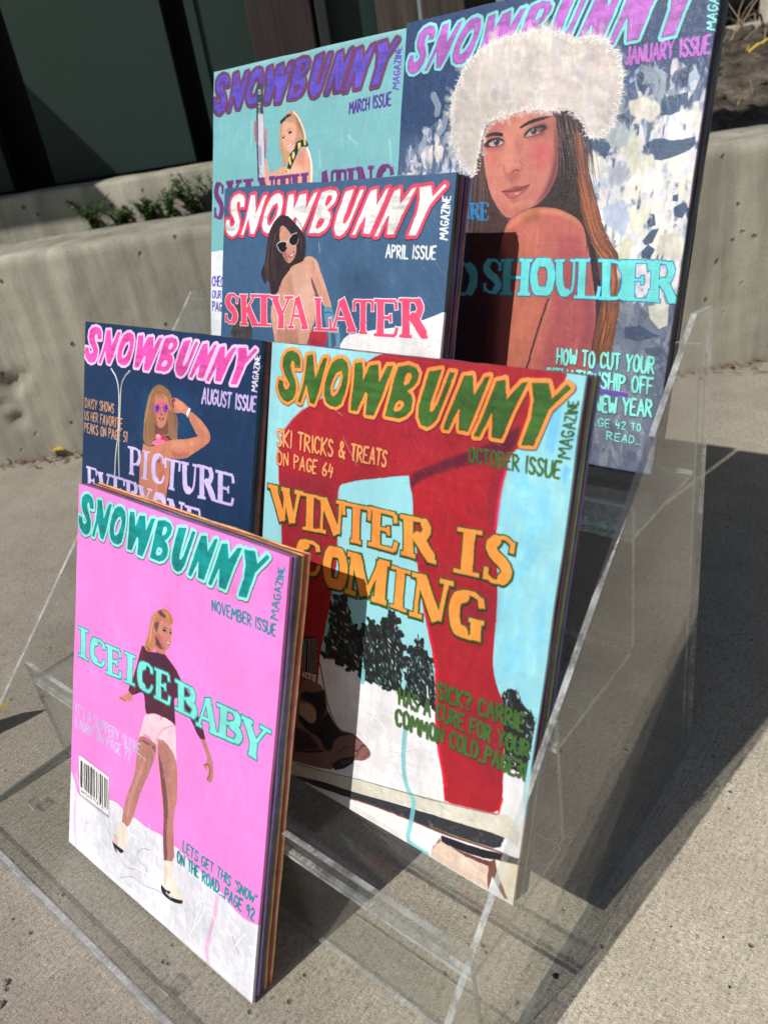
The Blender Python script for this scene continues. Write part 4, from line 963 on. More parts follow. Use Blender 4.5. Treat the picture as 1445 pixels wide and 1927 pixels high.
('S',(34,42,42),0.00726,'2783,3625 2793,3569',{'thick': 0.8}),
('S',(34,42,42),0.00756,'2835,3599 2773,3592',{'thick': 0.8}),
('S',(34,42,42),0.01287,'2796,3612 2817,3623',{'thick': 0.8}),
('S',(34,42,42),0.01074,'2665,3609 2604,3602',{'thick': 0.8}),
('S',(34,42,42),0.00725,'2664,3573 2596,3674',{'thick': 0.8}),
('S',(34,42,42),0.008,'2670,3568 2631,3596',{'thick': 0.8}),
('S',(34,42,42),0.01218,'2650,3625 2666,3639',{'thick': 0.8}),
('S',(34,42,42),0.00927,'2414,3602 2368,3654',{'thick': 0.8}),
('S',(34,42,42),0.01091,'2433,3574 2408,3607',{'thick': 0.8}),
('S',(34,42,42),0.01182,'2361,3614 2399,3575',{'thick': 0.8}),
('S',(34,42,42),0.01061,'2427,3595 2420,3614',{'thick': 0.8}),
('S',(34,42,42),0.00823,'2398,3428 2391,3381',{'thick': 0.8}),
('S',(34,42,42),0.0073,'2376,3363 2452,3385',{'thick': 0.8}),
('S',(34,42,42),0.01262,'2457,3373 2450,3369',{'thick': 0.8}),
('S',(34,42,42),0.00955,'2455,3399 2452,3364',{'thick': 0.8}),
('D',[(205,210,210),(120,150,150),(90,160,170),(225,225,220),(85,95,90),(60,110,120)],80,0.00568,'2406,3221 2438,3079 2529,2963 2595,3041 2727,3095 2821,3597 2637,3617 2404,3611 2407,3381',{'ang': 60,'alpha': 0.85,'thick': 1.2}),
('FUR',[(28,34,36),(40,46,48),(60,75,78),(24,30,30)],'2406,3221 2438,3079 2529,2963 2595,3041 2727,3095 2821,3597 2637,3617 2404,3611 2407,3381',{'len': 0.009,'n': 80}),
('S',(34,40,40),0.0032,'2121,2733 2132,2802',{}),
('S',(34,40,40),0.00309,'2503,2879 2518,2981',{}),
('S',(34,40,40),0.00334,'1844,2934 1825,3015',{}),
('S',(34,40,40),0.00344,'1440,2785 1476,2851',{}),
('P',(34,40,40),'3605,3247 3578,3197 3646,3064 3739,3076 3816,3180 3974,3265 3969,3503 3959,3702 3935,3895 3724,3884 3677,3719',{'thick': 0.4}),
('D',[(22,28,30),(50,60,60)],50,0.00884,'3605,3247 3578,3197 3646,3064 3739,3076 3816,3180 3974,3265 3969,3503 3959,3702 3935,3895 3724,3884 3677,3719',{'ang': 80,'alpha': 0.9,'thick': 0.8}),
('D',[(220,222,222),(70,140,150),(150,165,165)],60,0.00515,'3605,3247 3578,3197 3646,3064 3739,3076 3816,3180 3974,3265 3969,3503 3959,3702 3935,3895 3724,3884 3677,3719',{'ang': 60,'alpha': 0.85,'thick': 1.2}),
('FUR',[(28,34,36),(40,46,48),(60,75,78)],'3605,3247 3578,3197 3646,3064 3739,3076 3816,3180 3974,3265 3969,3503 3959,3702 3935,3895 3724,3884 3677,3719',{'len': 0.009,'n': 80}),
('S',(225,240,245),0.00433,'2688,3407 2710,3528',{'thick': 1.5}),
('P',(166,34,46),'200,1311 247,1077 352,913 567,725 836,578 1021,474 1195,318 1383,179 1548,62 1673,11 1979,-30 2886,-22 3813,-4 3820,29 3753,174 3679,350 3605,541 3497,696 3379,762 3327,925 3298,1112 3284,1323 3293,1544 3328,1749 3387,2116 3411,2354 3424,2745 3444,2946 3527,3126 3608,3246 3653,3530 3676,3720 3724,4101 3702,3965 3730,4241 3710,4436 3416,4508 3068,4608 3021,4393 2910,4020 2931,4157 2834,3788 2811,3474 2747,3099 2565,2655 2399,2113 2371,1929 2290,1636 2267,1439 2216,1315 2187,1208 1805,1304 1307,1451 1228,1498 1208,1577 1229,1864 1275,2401 1255,2504 1225,2817 1165,3254 1113,3581 1116,3679 1099,4042 792,4217 663,4148 491,3218 338,2505 373,2632 320,2060 235,1611',{'thick': 0.6}),
('P',(150,28,60),'924,680 1538,470 2209,419 2456,566 2502,939 2099,873 1569,762 1017,838',{'alpha': 0.35,'blur': 0.02}),
('P',(120,38,58),'251,1531 1150,1415 1262,2374 403,2593',{'alpha': 0.4,'blur': 0.012}),
('P',(188,30,40),'2257,1241 2523,1180 2637,2052 2457,2098 2335,1626',{'alpha': 0.55,'blur': 0.008}),
('P',(92,26,48),'2199,1196 2385,1090 2891,843 3120,728 3419,521 3386,761 3196,875 2979,954 2547,1117 2308,1258 2234,1352',{'alpha': 0.92,'blur': 0.0035}),
('P',(120,30,60),'3209,970 3327,925 3298,1112 3302,1505 3199,1528 3138,1290',{'alpha': 0.35,'blur': 0.006}),
('P',(175,28,40),'2408,1279 2850,1095 3106,1049 3086,1553 2661,2046 2473,1823',{'alpha': 0.45,'blur': 0.012}),
('P',(120,36,60),'3043,2241 3391,2144 3401,2459 3282,2793 2962,2686',{'alpha': 0.4,'blur': 0.012}),
('P',(125,34,55),'3127,3432 3459,3379 3663,3679 3629,4146 3270,4007',{'alpha': 0.4,'blur': 0.012}),
('S',(222,36,78),0.00846,'3327,925 3291,1113 3282,1323 3286,1545',{'alpha': 0.8,'blur': 0.002}),
('S',(205,45,60),0.00718,'200,1311 247,1077 363,912 577,724',{'alpha': 0.6,'blur': 0.0015}),
('S',(228,30,55),0.00937,'2440,2195 2582,2650 2764,3093 2832,3466 2857,3779 2952,4148 3055,4416',{'alpha': 0.85,'blur': 0.0018}),
('S',(232,30,45),0.00562,'3026,4391 3072,4597',{'alpha': 0.85,'blur': 0.001}),
('S',(232,30,45),0.00461,'3073,4606 3710,4436',{'alpha': 0.85}),
('S',(232,30,45),0.00511,'3713,4425 3730,4241',{'alpha': 0.85}),
('P',(214,210,196),'3064,4615 3394,4529 3715,4442 3808,4401 3811,4426 3397,4553 3067,4637',{}),
('S',(220,60,80),0.00216,'1666,30 2002,35 2384,40',{'alpha': 0.5}),
('P',(60,20,40),'-187,-135 -185,-135 -187,-133',{'alpha': 0}),
('D',[(150,26,42),(186,44,58),(128,30,50),(176,32,42)],150,0.01554,'281,1087 919,625 1678,140 2393,112 2502,1003 2182,1162 1265,1408 1236,2306 427,2349',{'ang': 35,'alpha': 0.28,'blur': 0.002}),
('D',[(150,26,42),(186,44,58),(128,30,50),(176,32,42)],150,0.01436,'2290,297 3325,417 3309,892 3279,1385 3347,1997 2409,2111 2252,1335',{'ang': 70,'alpha': 0.26,'blur': 0.002}),
('D',[(150,28,40),(196,48,60),(122,28,50)],110,0.01351,'2651,2910 3412,2779 3663,3679 3721,4103 3037,4424 2811,3474',{'ang': 88,'alpha': 0.22,'blur': 0.003}),
('P',(214,210,196),'729,5153 1113,5078 1761,4941 2545,4726 3073,4606 3697,4443 3833,4381 3975,4488 3973,4669 3818,4645 3422,4744 2966,4807 2537,4897 1747,5114 781,5347',{'thick': 0.5}),
('D',[(235,228,200),(180,182,178),(205,205,200),(240,236,225)],60,0.00908,'1763,4954 3808,4405 3932,4635 3418,4717 1774,5067',{'ang': 14,'alpha': 0.5,'thick': 1}),
('P',(52,54,62),'780,5331 1360,5168 1746,5106 2538,4911 3223,4769 3703,4664 3814,4651 3775,4814 3488,4874 3041,4979 2553,5039 2090,5115 1755,5189 1031,5335',{'thick': 0.4}),
('D',[(35,36,44),(80,82,88),(120,122,120)],50,0.00704,'1778,5104 3778,4693 3723,4814 1785,5180',{'ang': 18,'alpha': 0.5}),
('S',(150,150,70),0.00249,'2907,4979 3243,4927 3726,4836',{'alpha': 0.8}),
('S',(112,58,58),0.00574,'1755,5194 2090,5115 2554,5049 3068,4984 3491,4891 3773,4834 3992,4806',{'alpha': 0.9}),
('P',(240,238,236),'1742,5222 2152,5131 2721,5029 3059,5003 3082,5059 2921,5323 2586,5326 1744,5338',{'thick': 0.7}),
('P',(224,200,182),'2986,5184 3084,5073 3687,5048 3700,5325 2962,5326',{}),
('D',[(236,216,202),(206,182,166)],40,0.012,'3014,5194 3663,5081 3666,5292',{'ang': 30,'alpha': 0.5}),
('P',(120,90,80),'3053,5038 2969,5267 2986,5184 3070,5090',{'alpha': 0.8}),
('P',(38,34,40),'3066,5009 3496,4931 3990,4789 4000,4861 3854,4910 3509,5028 3185,5083 3074,5078',{}),
('P',(104,62,60),'3085,5078 3186,5087 3509,5033 3699,4990 3688,5055 3392,5092',{}),
('P',(232,224,200),'3736,4947 4009,4861 4035,5277 3945,5300 3784,5088',{}),
('P',(120,78,70),'3672,5005 3741,4944 3788,5081 3940,5298 3890,5309 3729,5143 3711,5333 3683,5235',{}),
('S',(120,200,208),0.01457,'2460,3985 2459,4214 2480,4449 2555,4685 2672,4757 2672,4900 2662,5054 2626,5304 2755,5320 2916,5326',{'alpha': 0.85,'thick': 1}),
('S',(40,42,48),0.002,'837,5147 1314,5041 1912,4884 2520,4751 3075,4617 3697,4449',{'alpha': 0.8}),
('P',(132,96,92),'820,4087 877,3987 1115,3939 1220,3997 1300,4257 1491,4404 1737,4360 1755,4371 1904,4413 2013,4479 1998,4543 1916,4636 1769,4682 1483,4948 1190,5040 750,5144 721,4794 791,4358',{'thick': 0.4}),
('P',(40,34,46),'840,4159 1102,4080 1220,3997 1299,4248 1092,4528 1107,4413 1135,4303 1015,4241 849,4266',{}),
('P',(190,150,132),'828,4324 992,4270 1085,4303 1132,4403 1067,4529 826,4455',{}),
('P',(38,30,44),'815,4480 1080,4534 1318,4250 1372,4307 1506,4436 1714,4369 1443,4531 1412,4721 1316,4763 1190,4627 1025,4637 820,4548',{}),
('P',(62,44,56),'790,4662 1026,4656 1216,4766 1169,4807 802,4955',{}),
('S',(42,28,38),0.00763,'803,4975 1047,4890 1268,4784',{}),
('P',(38,38,48),'1428,4893 1562,4754 1766,4645 1752,4738 1621,4866 1483,4948',{}),
('S',(36,28,34),0.0024,'1555,4445 1714,4369 1774,4382 1846,4409',{}),
('S',(130,60,50),0.00262,'1852,4464 1916,4417 1992,4488 1891,4618',{}),
('S',(50,30,30),0.00371,'1758,4571 1826,4551 1865,4477 1906,4431',{'alpha': 0.8}),
('S',(90,50,50),0.00481,'1790,4538 1829,4579 1767,4654',{'alpha': 0.7}),
('S',(36,30,36),0.00192,'1531,4689 1595,4603 1708,4544',{}),
('S',(160,160,170),0.00165,'1564,4773 1617,4828 1633,4743 1696,4773 1712,4698',{}),
('S',(60,40,44),0.00388,'1116,3688 1184,3875 1266,4096 1341,4241 1491,4404',{}),
('P',(22,18,28),'797,3449 1063,3382 1082,3854 850,3908',{}),
('S',(222,216,222),0.00227,'829,3468 841,3696 852,3908',{}),
('S',(222,216,222),0.00227,'859,3458 871,3686 882,3897',{}),
('S',(222,216,222),0.00225,'908,3442 921,3669 932,3879',{}),
('S',(222,216,222),0.00224,'940,3431 953,3658 964,3868',{}),
('S',(222,216,222),0.00223,'973,3421 986,3647 997,3856',{}),
('S',(222,216,222),0.00223,'1006,3410 1019,3635 1030,3844',{}),
('S',(222,216,222),0.00222,'1040,3399 1053,3624 1065,3832',{}),
('P',(215,208,210),'836,3898 1075,3852 1072,3955 842,3960',{}),
('T','792',(30,25,30),'851,3913 1022,3895 1021,3954 855,3965',{'w': 0.15}),
('P',(120,196,205),'1776,3513 1822,3524 1833,3676 1798,3721 1773,3698 1773,3587',{}),
('N',(62,104,44),(250,146,70),'345,71 3852,102 3516,687 315,668',{}),
('T','SKI TRICKS & TREATS',(246,158,98),'154,1003 1877,1007 1869,1174 170,1206',{'w': 0.14,'halo': ((60,20,25),0.5,0.7)}),
('T','ON PAGE 64',(246,158,98),'175,1269 1109,1286 1103,1435 188,1432',{'w': 0.14,'halo': ((60,20,25),0.5,0.7)}),
('T','OCTOBER ISSUE',(62,96,44),'2886,805 3874,785 3878,939 2905,951',{'w': 0.15}),
('T','MAGAZINE',(48,88,50),'3825,746 3865,241 3962,229 3950,739',{'w': 0.15}),
('F',(252,152,70),(62,98,40),[('W','40,1690 666,1667 645,2109 209,2128'),('I','634,1691 921,1677 933,2111 672,2131'),('N','898,1685 1332,1661 1332,2083 920,2108'),('T','1281,1664 1713,1644 1694,2084 1358,2114'),('E','1671,1644 2098,1636 2124,2075 1705,2083'),('R','2128,1643 2551,1619 2644,2067 2169,2077'),('I','2838,1621 3161,1594 3183,2065 2842,2090'),('S','3176,1598 3555,1570 3543,2052 3184,2096'),('C','583,2262 991,2218 1026,2641 577,2706'),('O','1033,2232 1436,2201 1465,2688 1067,2730'),('M','1426,2219 2052,2184 2038,2692 1425,2717'),('I','2050,2221 2341,2218 2334,2686 2084,2686'),('N','2349,2216 2885,2181 2821,2677 2361,2705'),('G','2835,2258 3277,2197 3303,2723 2885,2741')],{'grow': 0.07,'fat': 1.0,'ink': (25,40,20)}),
('T','SICK? CARRIE',(66,104,50),'2813,3313 3851,3277 3858,3454 2828,3496',{'w': 0.17,'halo': ((30,30,25),0.35,0.5)}),
('T','HAS A CURE FOR YOUR',(66,104,50),'2328,3571 3946,3535 3952,3703 2343,3740',{'w': 0.17,'halo': ((30,30,25),0.35,0.5)}),
('T','COMMON COLD..PAGE31',(66,104,50),'2310,3812 3942,3763 3941,3935 2327,3998',{'w': 0.17,'halo': ((30,30,25),0.35,0.5)}),
('S',(235,205,205),0.00129,'422,238 553,325',{'alpha': 0.75,'thick': 3}),
('S',(235,205,205),0.00121,'1220,949 1390,1147 1463,1232',{'alpha': 0.75,'thick': 3}),
('S',(235,205,205),0.00122,'918,611 1197,716',{'alpha': 0.75,'thick': 3}),
('S',(215,120,125),0.00071,'2431,1194 2623,1344',{'alpha': 0.28,'thick': 1.5}),
('S',(215,120,125),0.00075,'2330,2063 2426,2133',{'alpha': 0.28,'thick': 1.5}),
('S',(215,120,125),0.00071,'2390,1026 2527,1154',{'alpha': 0.28,'thick': 1.5}),
('S',(215,120,125),0.00075,'2188,1786 2300,1895',{'alpha': 0.28,'thick': 1.5}),
('S',(215,120,125),0.00073,'2316,1752 2477,1831',{'alpha': 0.28,'thick': 1.5}),
('S',(215,120,125),0.00073,'2134,1077 2255,1144',{'alpha': 0.28,'thick': 1.5}),
('S',(215,120,125),0.00075,'2239,1803 2406,1965',{'alpha': 0.28,'thick': 1.5}),
('S',(215,120,125),0.00072,'2603,1902 2716,1973',{'alpha': 0.28,'thick': 1.5}),
('S',(215,120,125),0.00073,'2251,1316 2391,1434',{'alpha': 0.28,'thick': 1.5}),
('S',(215,120,125),0.00074,'2343,1926 2455,2037',{'alpha': 0.28,'thick': 1.5}),
('S',(215,120,125),0.00072,'2552,1803 2659,1887',{'alpha': 0.28,'thick': 1.5}),
('S',(215,120,125),0.0007,'2373,592 2465,715',{'alpha': 0.28,'thick': 1.5}),
('S',(215,120,125),0.00072,'2290,842 2371,931',{'alpha': 0.28,'thick': 1.5}),
('S',(215,120,125),0.00071,'2441,1285 2629,1418',{'alpha': 0.28,'thick': 1.5}),
('S',(215,120,125),0.00069,'2446,620 2536,684',{'alpha': 0.28,'thick': 1.5}),
('S',(215,120,125),0.00073,'2279,1114 2365,1241',{'alpha': 0.28,'thick': 1.5}),
('S',(215,120,125),0.00074,'2132,1097 2245,1252',{'alpha': 0.28,'thick': 1.5}),
('S',(215,120,125),0.00072,'2259,995 2342,1109',{'alpha': 0.28,'thick': 1.5}),
('S',(215,120,125),0.00072,'2421,1621 2605,1757',{'alpha': 0.28,'thick': 1.5}),
('S',(215,120,125),0.00072,'2165,814 2333,958',{'alpha': 0.28,'thick': 1.5}),
('S',(215,120,125),0.00073,'2401,1877 2539,1959',{'alpha': 0.28,'thick': 1.5}),
('S',(215,120,125),0.00072,'2111,637 2268,797',{'alpha': 0.28,'thick': 1.5}),
('S',(215,120,125),0.00071,'2496,1277 2652,1433',{'alpha': 0.28,'thick': 1.5}),
('S',(215,120,125),0.00072,'2484,1492 2608,1606',{'alpha': 0.28,'thick': 1.5}),
('S',(215,120,125),0.00073,'2141,892 2305,1061',{'alpha': 0.28,'thick': 1.5}),
('S',(215,120,125),0.00072,'2339,1213 2456,1323',{'alpha': 0.28,'thick': 1.5}),
('S',(215,120,125),0.00071,'2452,1262 2628,1324',{'alpha': 0.28,'thick': 1.5}),
('S',(215,120,125),0.00073,'2263,1408 2394,1564',{'alpha': 0.28,'thick': 1.5}),
('S',(215,120,125),0.00072,'2552,2003 2690,2053',{'alpha': 0.28,'thick': 1.5}),
('S',(215,120,125),0.00072,'2376,1430 2506,1516',{'alpha': 0.28,'thick': 1.5}),
('S',(215,120,125),0.00073,'2499,1984 2593,2123',{'alpha': 0.28,'thick': 1.5}),
('S',(215,120,125),0.00073,'2285,1392 2471,1549',{'alpha': 0.28,'thick': 1.5}),
('S',(215,120,125),0.0007,'2340,880 2514,950',{'alpha': 0.28,'thick': 1.5}),
('S',(215,120,125),0.00074,'2348,1885 2461,1972',{'alpha': 0.28,'thick': 1.5}),
('S',(215,120,125),0.00072,'2604,2010 2715,2110',{'alpha': 0.28,'thick': 1.5}),
('S',(215,120,125),0.00072,'2179,806 2293,981',{'alpha': 0.28,'thick': 1.5}),
('S',(215,120,125),0.00073,'2111,970 2209,1043',{'alpha': 0.28,'thick': 1.5}),
('S',(215,120,125),0.00073,'2392,1736 2566,1853',{'alpha': 0.28,'thick': 1.5}),
('S',(215,120,125),0.0007,'2376,584 2490,754',{'alpha': 0.28,'thick': 1.5}),
('S',(215,120,125),0.00073,'2113,1030 2246,1118',{'alpha': 0.28,'thick': 1.5}),
('S',(215,120,125),0.00071,'2273,662 2384,833',{'alpha': 0.28,'thick': 1.5}),
('S',(215,120,125),0.00076,'2262,2033 2370,2212',{'alpha': 0.28,'thick': 1.5}),
('S',(215,120,125),0.00072,'2435,1573 2524,1640',{'alpha': 0.28,'thick': 1.5}),
('S',(215,120,125),0.00071,'2384,844 2487,1000',{'alpha': 0.28,'thick': 1.5}),
('S',(215,120,125),0.00069,'2407,646 2587,757',{'alpha': 0.28,'thick': 1.5}),
('S',(215,120,125),0.00072,'2216,762 2345,935',{'alpha': 0.28,'thick': 1.5}),
('S',(215,110,120),0.0007,'2523,1121 2590,1174',{'alpha': 0.22,'thick': 1.5}),
('S',(215,110,120),0.00072,'2673,2069 2735,2127',{'alpha': 0.22,'thick': 1.5}),
('S',(215,110,120),0.00069,'2951,2100 3090,2140',{'alpha': 0.22,'thick': 1.5}),
('S',(215,110,120),0.00072,'2679,2113 2785,2214',{'alpha': 0.22,'thick': 1.5}),
('S',(215,110,120),0.0007,'2522,987 2614,1099',{'alpha': 0.22,'thick': 1.5}),
('S',(215,110,120),0.00069,'2815,1601 2914,1686',{'alpha': 0.22,'thick': 1.5}),
('S',(215,110,120),0.0007,'2657,1593 2786,1637',{'alpha': 0.22,'thick': 1.5}),
('S',(215,110,120),0.00071,'2786,2062 2916,2100',{'alpha': 0.22,'thick': 1.5}),
('S',(215,110,120),0.00069,'2937,1907 3006,1970',{'alpha': 0.22,'thick': 1.5}),
('S',(215,110,120),0.0007,'2475,1034 2622,1102',{'alpha': 0.22,'thick': 1.5}),
('S',(215,110,120),0.00068,'2787,1055 2850,1181',{'alpha': 0.22,'thick': 1.5}),
('S',(215,110,120),0.0007,'2885,2110 3004,2187',{'alpha': 0.22,'thick': 1.5}),
('S',(215,110,120),0.00068,'2737,1037 2840,1114',{'alpha': 0.22,'thick': 1.5}),
('S',(215,110,120),0.00072,'2529,1704 2619,1790',{'alpha': 0.22,'thick': 1.5}),
('S',(215,110,120),0.0007,'2593,1338 2685,1434',{'alpha': 0.22,'thick': 1.5}),
('S',(215,110,120),0.00069,'2959,2021 3096,2125',{'alpha': 0.22,'thick': 1.5}),
('S',(215,110,120),0.00073,'2652,2154 2731,2200',{'alpha': 0.22,'thick': 1.5}),
('S',(215,110,120),0.00071,'2713,1827 2804,1926',{'alpha': 0.22,'thick': 1.5}),
('S',(215,110,120),0.00072,'2648,2142 2749,2221',{'alpha': 0.22,'thick': 1.5}),
('S',(215,110,120),0.00071,'2749,1999 2896,2070',{'alpha': 0.22,'thick': 1.5}),
('S',(215,110,120),0.00071,'2669,1694 2732,1777',{'alpha': 0.22,'thick': 1.5}),
('S',(215,110,120),0.0007,'2876,1845 2943,1970',{'alpha': 0.22,'thick': 1.5}),
('S',(215,110,120),0.00072,'2697,2147 2786,2200',{'alpha': 0.22,'thick': 1.5}),
('S',(215,110,120),0.00071,'2758,2007 2860,2127',{'alpha': 0.22,'thick': 1.5}),
('S',(215,110,120),0.00069,'2752,1360 2836,1446',{'alpha': 0.22,'thick': 1.5}),
('S',(215,110,120),0.0007,'2613,1401 2735,1519',{'alpha': 0.22,'thick': 1.5}),
('S',(215,110,120),0.00069,'2663,1115 2739,1190',{'alpha': 0.22,'thick': 1.5}),
('S',(215,110,120),0.00069,'2676,1104 2738,1176',{'alpha': 0.22,'thick': 1.5}),
('S',(215,110,120),0.0007,'2509,999 2621,1126',{'alpha': 0.22,'thick': 1.5}),
('S',(215,110,120),0.0007,'2729,1830 2866,1938',{'alpha': 0.22,'thick': 1.5}),
('S',(215,110,120),0.00068,'2854,1436 2965,1476',{'alpha': 0.22,'thick': 1.5}),
('S',(215,110,120),0.00068,'2830,1364 2933,1485',{'alpha': 0.22,'thick': 1.5}),
('S',(215,110,120),0.0007,'2534,1191 2669,1279',{'alpha': 0.22,'thick': 1.5}),
('S',(215,110,120),0.00071,'2417,1013 2502,1051',{'alpha': 0.22,'thick': 1.5}),
('S',(215,110,120),0.00068,'2780,1139 2859,1214',{'alpha': 0.22,'thick': 1.5}),
('S',(215,110,120),0.0007,'2673,1463 2789,1558',{'alpha': 0.22,'thick': 1.5}),
('S',(215,110,120),0.00069,'2589,1068 2737,1163',{'alpha': 0.22,'thick': 1.5}),
('S',(215,110,120),0.00072,'2476,1515 2612,1644',{'alpha': 0.22,'thick': 1.5}),
('S',(215,110,120),0.00071,'2405,992 2508,1070',{'alpha': 0.22,'thick': 1.5}),
('S',(215,110,120),0.0007,'2904,1899 2990,1973',{'alpha': 0.22,'thick': 1.5}),
('S',(215,110,120),0.00071,'2773,2004 2848,2079',{'alpha': 0.22,'thick': 1.5}),
('S',(215,110,120),0.00073,'2508,1760 2576,1898',{'alpha': 0.22,'thick': 1.5}),
('S',(215,110,120),0.00071,'2700,1633 2762,1695',{'alpha': 0.22,'thick': 1.5}),
('S',(215,110,120),0.00071,'2717,1984 2822,2041',{'alpha': 0.22,'thick': 1.5}),
('S',(215,110,120),0.00069,'2918,1691 3017,1741',{'alpha': 0.22,'thick': 1.5}),
('S',(215,110,120),0.00072,'2645,2057 2717,2149',{'alpha': 0.22,'thick': 1.5}),
('S',(215,110,120),0.00069,'2710,1360 2842,1478',{'alpha': 0.22,'thick': 1.5}),
('S',(215,110,120),0.0007,'2875,1796 2944,1838',{'alpha': 0.22,'thick': 1.5}),
('S',(215,110,120),0.0007,'2619,1325 2699,1451',{'alpha': 0.22,'thick': 1.5}),
('S',(215,110,120),0.00072,'2595,1971 2736,2002',{'alpha': 0.22,'thick': 1.5}),
('S',(215,110,120),0.00068,'2848,1384 2919,1439',{'alpha': 0.22,'thick': 1.5}),
('S',(215,110,120),0.00072,'2463,1590 2563,1712',{'alpha': 0.22,'thick': 1.5}),
('S',(215,110,120),0.00068,'2761,990 2852,1064',{'alpha': 0.22,'thick': 1.5}),
('S',(215,110,120),0.00071,'2492,1274 2578,1382',{'alpha': 0.22,'thick': 1.5}),
('S',(215,110,120),0.0007,'2547,1092 2625,1175',{'alpha': 0.22,'thick': 1.5}),
('S',(215,110,120),0.00069,'2669,1234 2786,1285',{'alpha': 0.22,'thick': 1.5}),
('S',(215,110,120),0.0007,'2772,1660 2848,1773',{'alpha': 0.22,'thick': 1.5}),
('S',(215,110,120),0.00071,'2635,1604 2750,1697',{'alpha': 0.22,'thick': 1.5}),
('S',(215,110,120),0.00069,'2586,1019 2719,1134',{'alpha': 0.22,'thick': 1.5}),
('S',(215,110,120),0.00071,'2685,1642 2773,1769',{'alpha': 0.22,'thick': 1.5}),
],
'jan': [
('BG',(40,68,112)),
('P',(120,134,158),'3132,1069 3999,1180 3734,5395 2931,5532 3019,3010 2800,1852',{'alpha': 0.75,'blur': 0.05}),
('P',(104,122,150),'-63,1376 1101,1479 1231,2754 49,2739',{'alpha': 0.7,'blur': 0.03}),
('P',(112,120,138),'3066,3365 4106,3337 4122,5452 3088,5639 3244,4205',{'alpha': 0.9,'blur': 0.02}),
('D',[(54,82,128),(34,60,102)],60,0.03976,'9,104 1845,120 3945,491 4006,1230 2961,1154 876,842 69,1323',{'ang': 80,'alpha': 0.3,'blur': 0.004}),
('D',[(58,80,112),(42,62,98),(72,92,118),(96,112,136)],50,0.04798,'3122,1657 3456,1266 4026,1183 4144,1950 4106,3337 3450,3355 3133,2893 2823,2023 2690,1507',{'ang': 70,'alpha': 0.9,'thick': 1,'blur': 0.003}),
('D',[(234,232,212),(228,224,238),(212,216,230),(238,234,224),(160,174,196),(222,208,216),(186,198,218)],150,0.05644,'3122,1657 3456,1266 4026,1183 4144,1950 4106,3337 3450,3355 3133,2893 2823,2023 2690,1507',{'ang': 60,'alpha': 0.85,'thick': 1.6,'blur': 0.002}),
('D',[(234,232,212),(228,224,238),(212,216,230),(238,234,224),(160,174,196),(222,208,216),(186,198,218)],120,0.02117,'3122,1657 3456,1266 4026,1183 4144,1950 4106,3337 3450,3355 3133,2893 2823,2023 2690,1507',{'ang': 110,'alpha': 0.85,'thick': 2,'blur': 0.001}),
('D',[(58,80,112),(42,62,98),(72,92,118),(96,112,136)],14,0.02117,'3122,1657 3456,1266 4026,1183 4144,1950 4106,3337 3450,3355 3133,2893 2823,2023 2690,1507',{'ang': 60,'alpha': 0.8,'thick': 1,'blur': 0.001}),
('D',[(234,232,212),(228,224,238),(212,216,230),(238,234,224)],60,0.04918,'3246,1885 4077,1690 4096,2898 3874,3343 3387,3356 3022,2545',{'ang': 70,'alpha': 0.75,'thick': 1.4,'blur': 0.003}),
('D',[(234,232,212),(228,224,238),(212,216,230),(238,234,224)],90,0.02025,'3246,1885 4077,1690 4096,2898 3874,3343 3387,3356 3022,2545',{'ang': 100,'alpha': 0.8,'thick': 1.8,'blur': 0.001}),
('D',[(160,174,196),(222,208,216),(186,198,218),(58,80,112),(42,62,98),(72,92,118),(96,112,136)],40,0.03989,'3117,962 3995,982 4038,1434 3261,1561',{'ang': 75,'alpha': 0.7,'thick': 1}),
('D',[(234,232,212),(228,224,238),(212,216,230),(238,234,224),(160,174,196),(222,208,216),(186,198,218)],70,0.03074,'57,1718 424,1355 672,1283 1020,1472 1155,2014 -16,1948',{'ang': 80,'alpha': 0.75,'thick': 1.4,'blur': 0.002}),
('D',[(52,78,118),(100,116,145)],20,0.02712,'57,1718 424,1355 672,1283 1020,1472 1155,2014 -16,1948',{'ang': 80,'alpha': 0.7}),
('S',(150,164,184),0.0223,'512,921 601,1056 592,1143',{'alpha': 0.85,'thick': 1.2}),
('S',(150,164,184),0.02224,'729,1183 709,1318 648,1376',{'alpha': 0.85,'thick': 1.2}),
('S',(150,164,184),0.02224,'785,1420 758,1480',{'alpha': 0.85,'thick': 1.2}),
('S',(150,164,184),0.02214,'868,1584 857,1646',{'alpha': 0.85,'thick': 1.2}),
('S',(150,164,184),0.02313,'430,1420 357,1575',{'alpha': 0.85,'thick': 1.2}),
('D',[(128,134,150),(98,110,130),(145,148,160),(80,92,116)],110,0.03064,'3400,3444 4114,3392 4035,5281 3123,5367 3260,4327',{'ang': 75,'alpha': 0.6,'thick': 1}),
('P',(56,80,112),'2708,1631 2828,1628 2990,1656 3032,1750 2979,1867 2867,1820 2740,1776',{'alpha': 0.92,'thick': 1}),
('P',(56,80,112),'3409,1748 3558,1683 3745,1743 3960,1714 3976,1816 3768,1900 3569,1929 3420,1829',{'alpha': 0.92,'thick': 1}),
('P',(56,80,112),'3034,1411 3135,1399 3221,1475 3154,1541 3047,1502',{'alpha': 0.92,'thick': 1}),
('P',(56,80,112),'3522,2454 3635,2469 3664,2584 3605,2606',{'alpha': 0.92,'thick': 1}),
('P',(56,80,112),'3538,2743 3634,2629 3706,2620 3654,2768 3569,2790',{'alpha': 0.92,'thick': 1}),
('P',(56,80,112),'3542,2860 3605,2779 3688,2837 3652,2930 3552,2930',{'alpha': 0.92,'thick': 1}),
('P',(56,80,112),'3814,2286 3870,2266 3870,2344 3810,2341',{'alpha': 0.92,'thick': 1}),
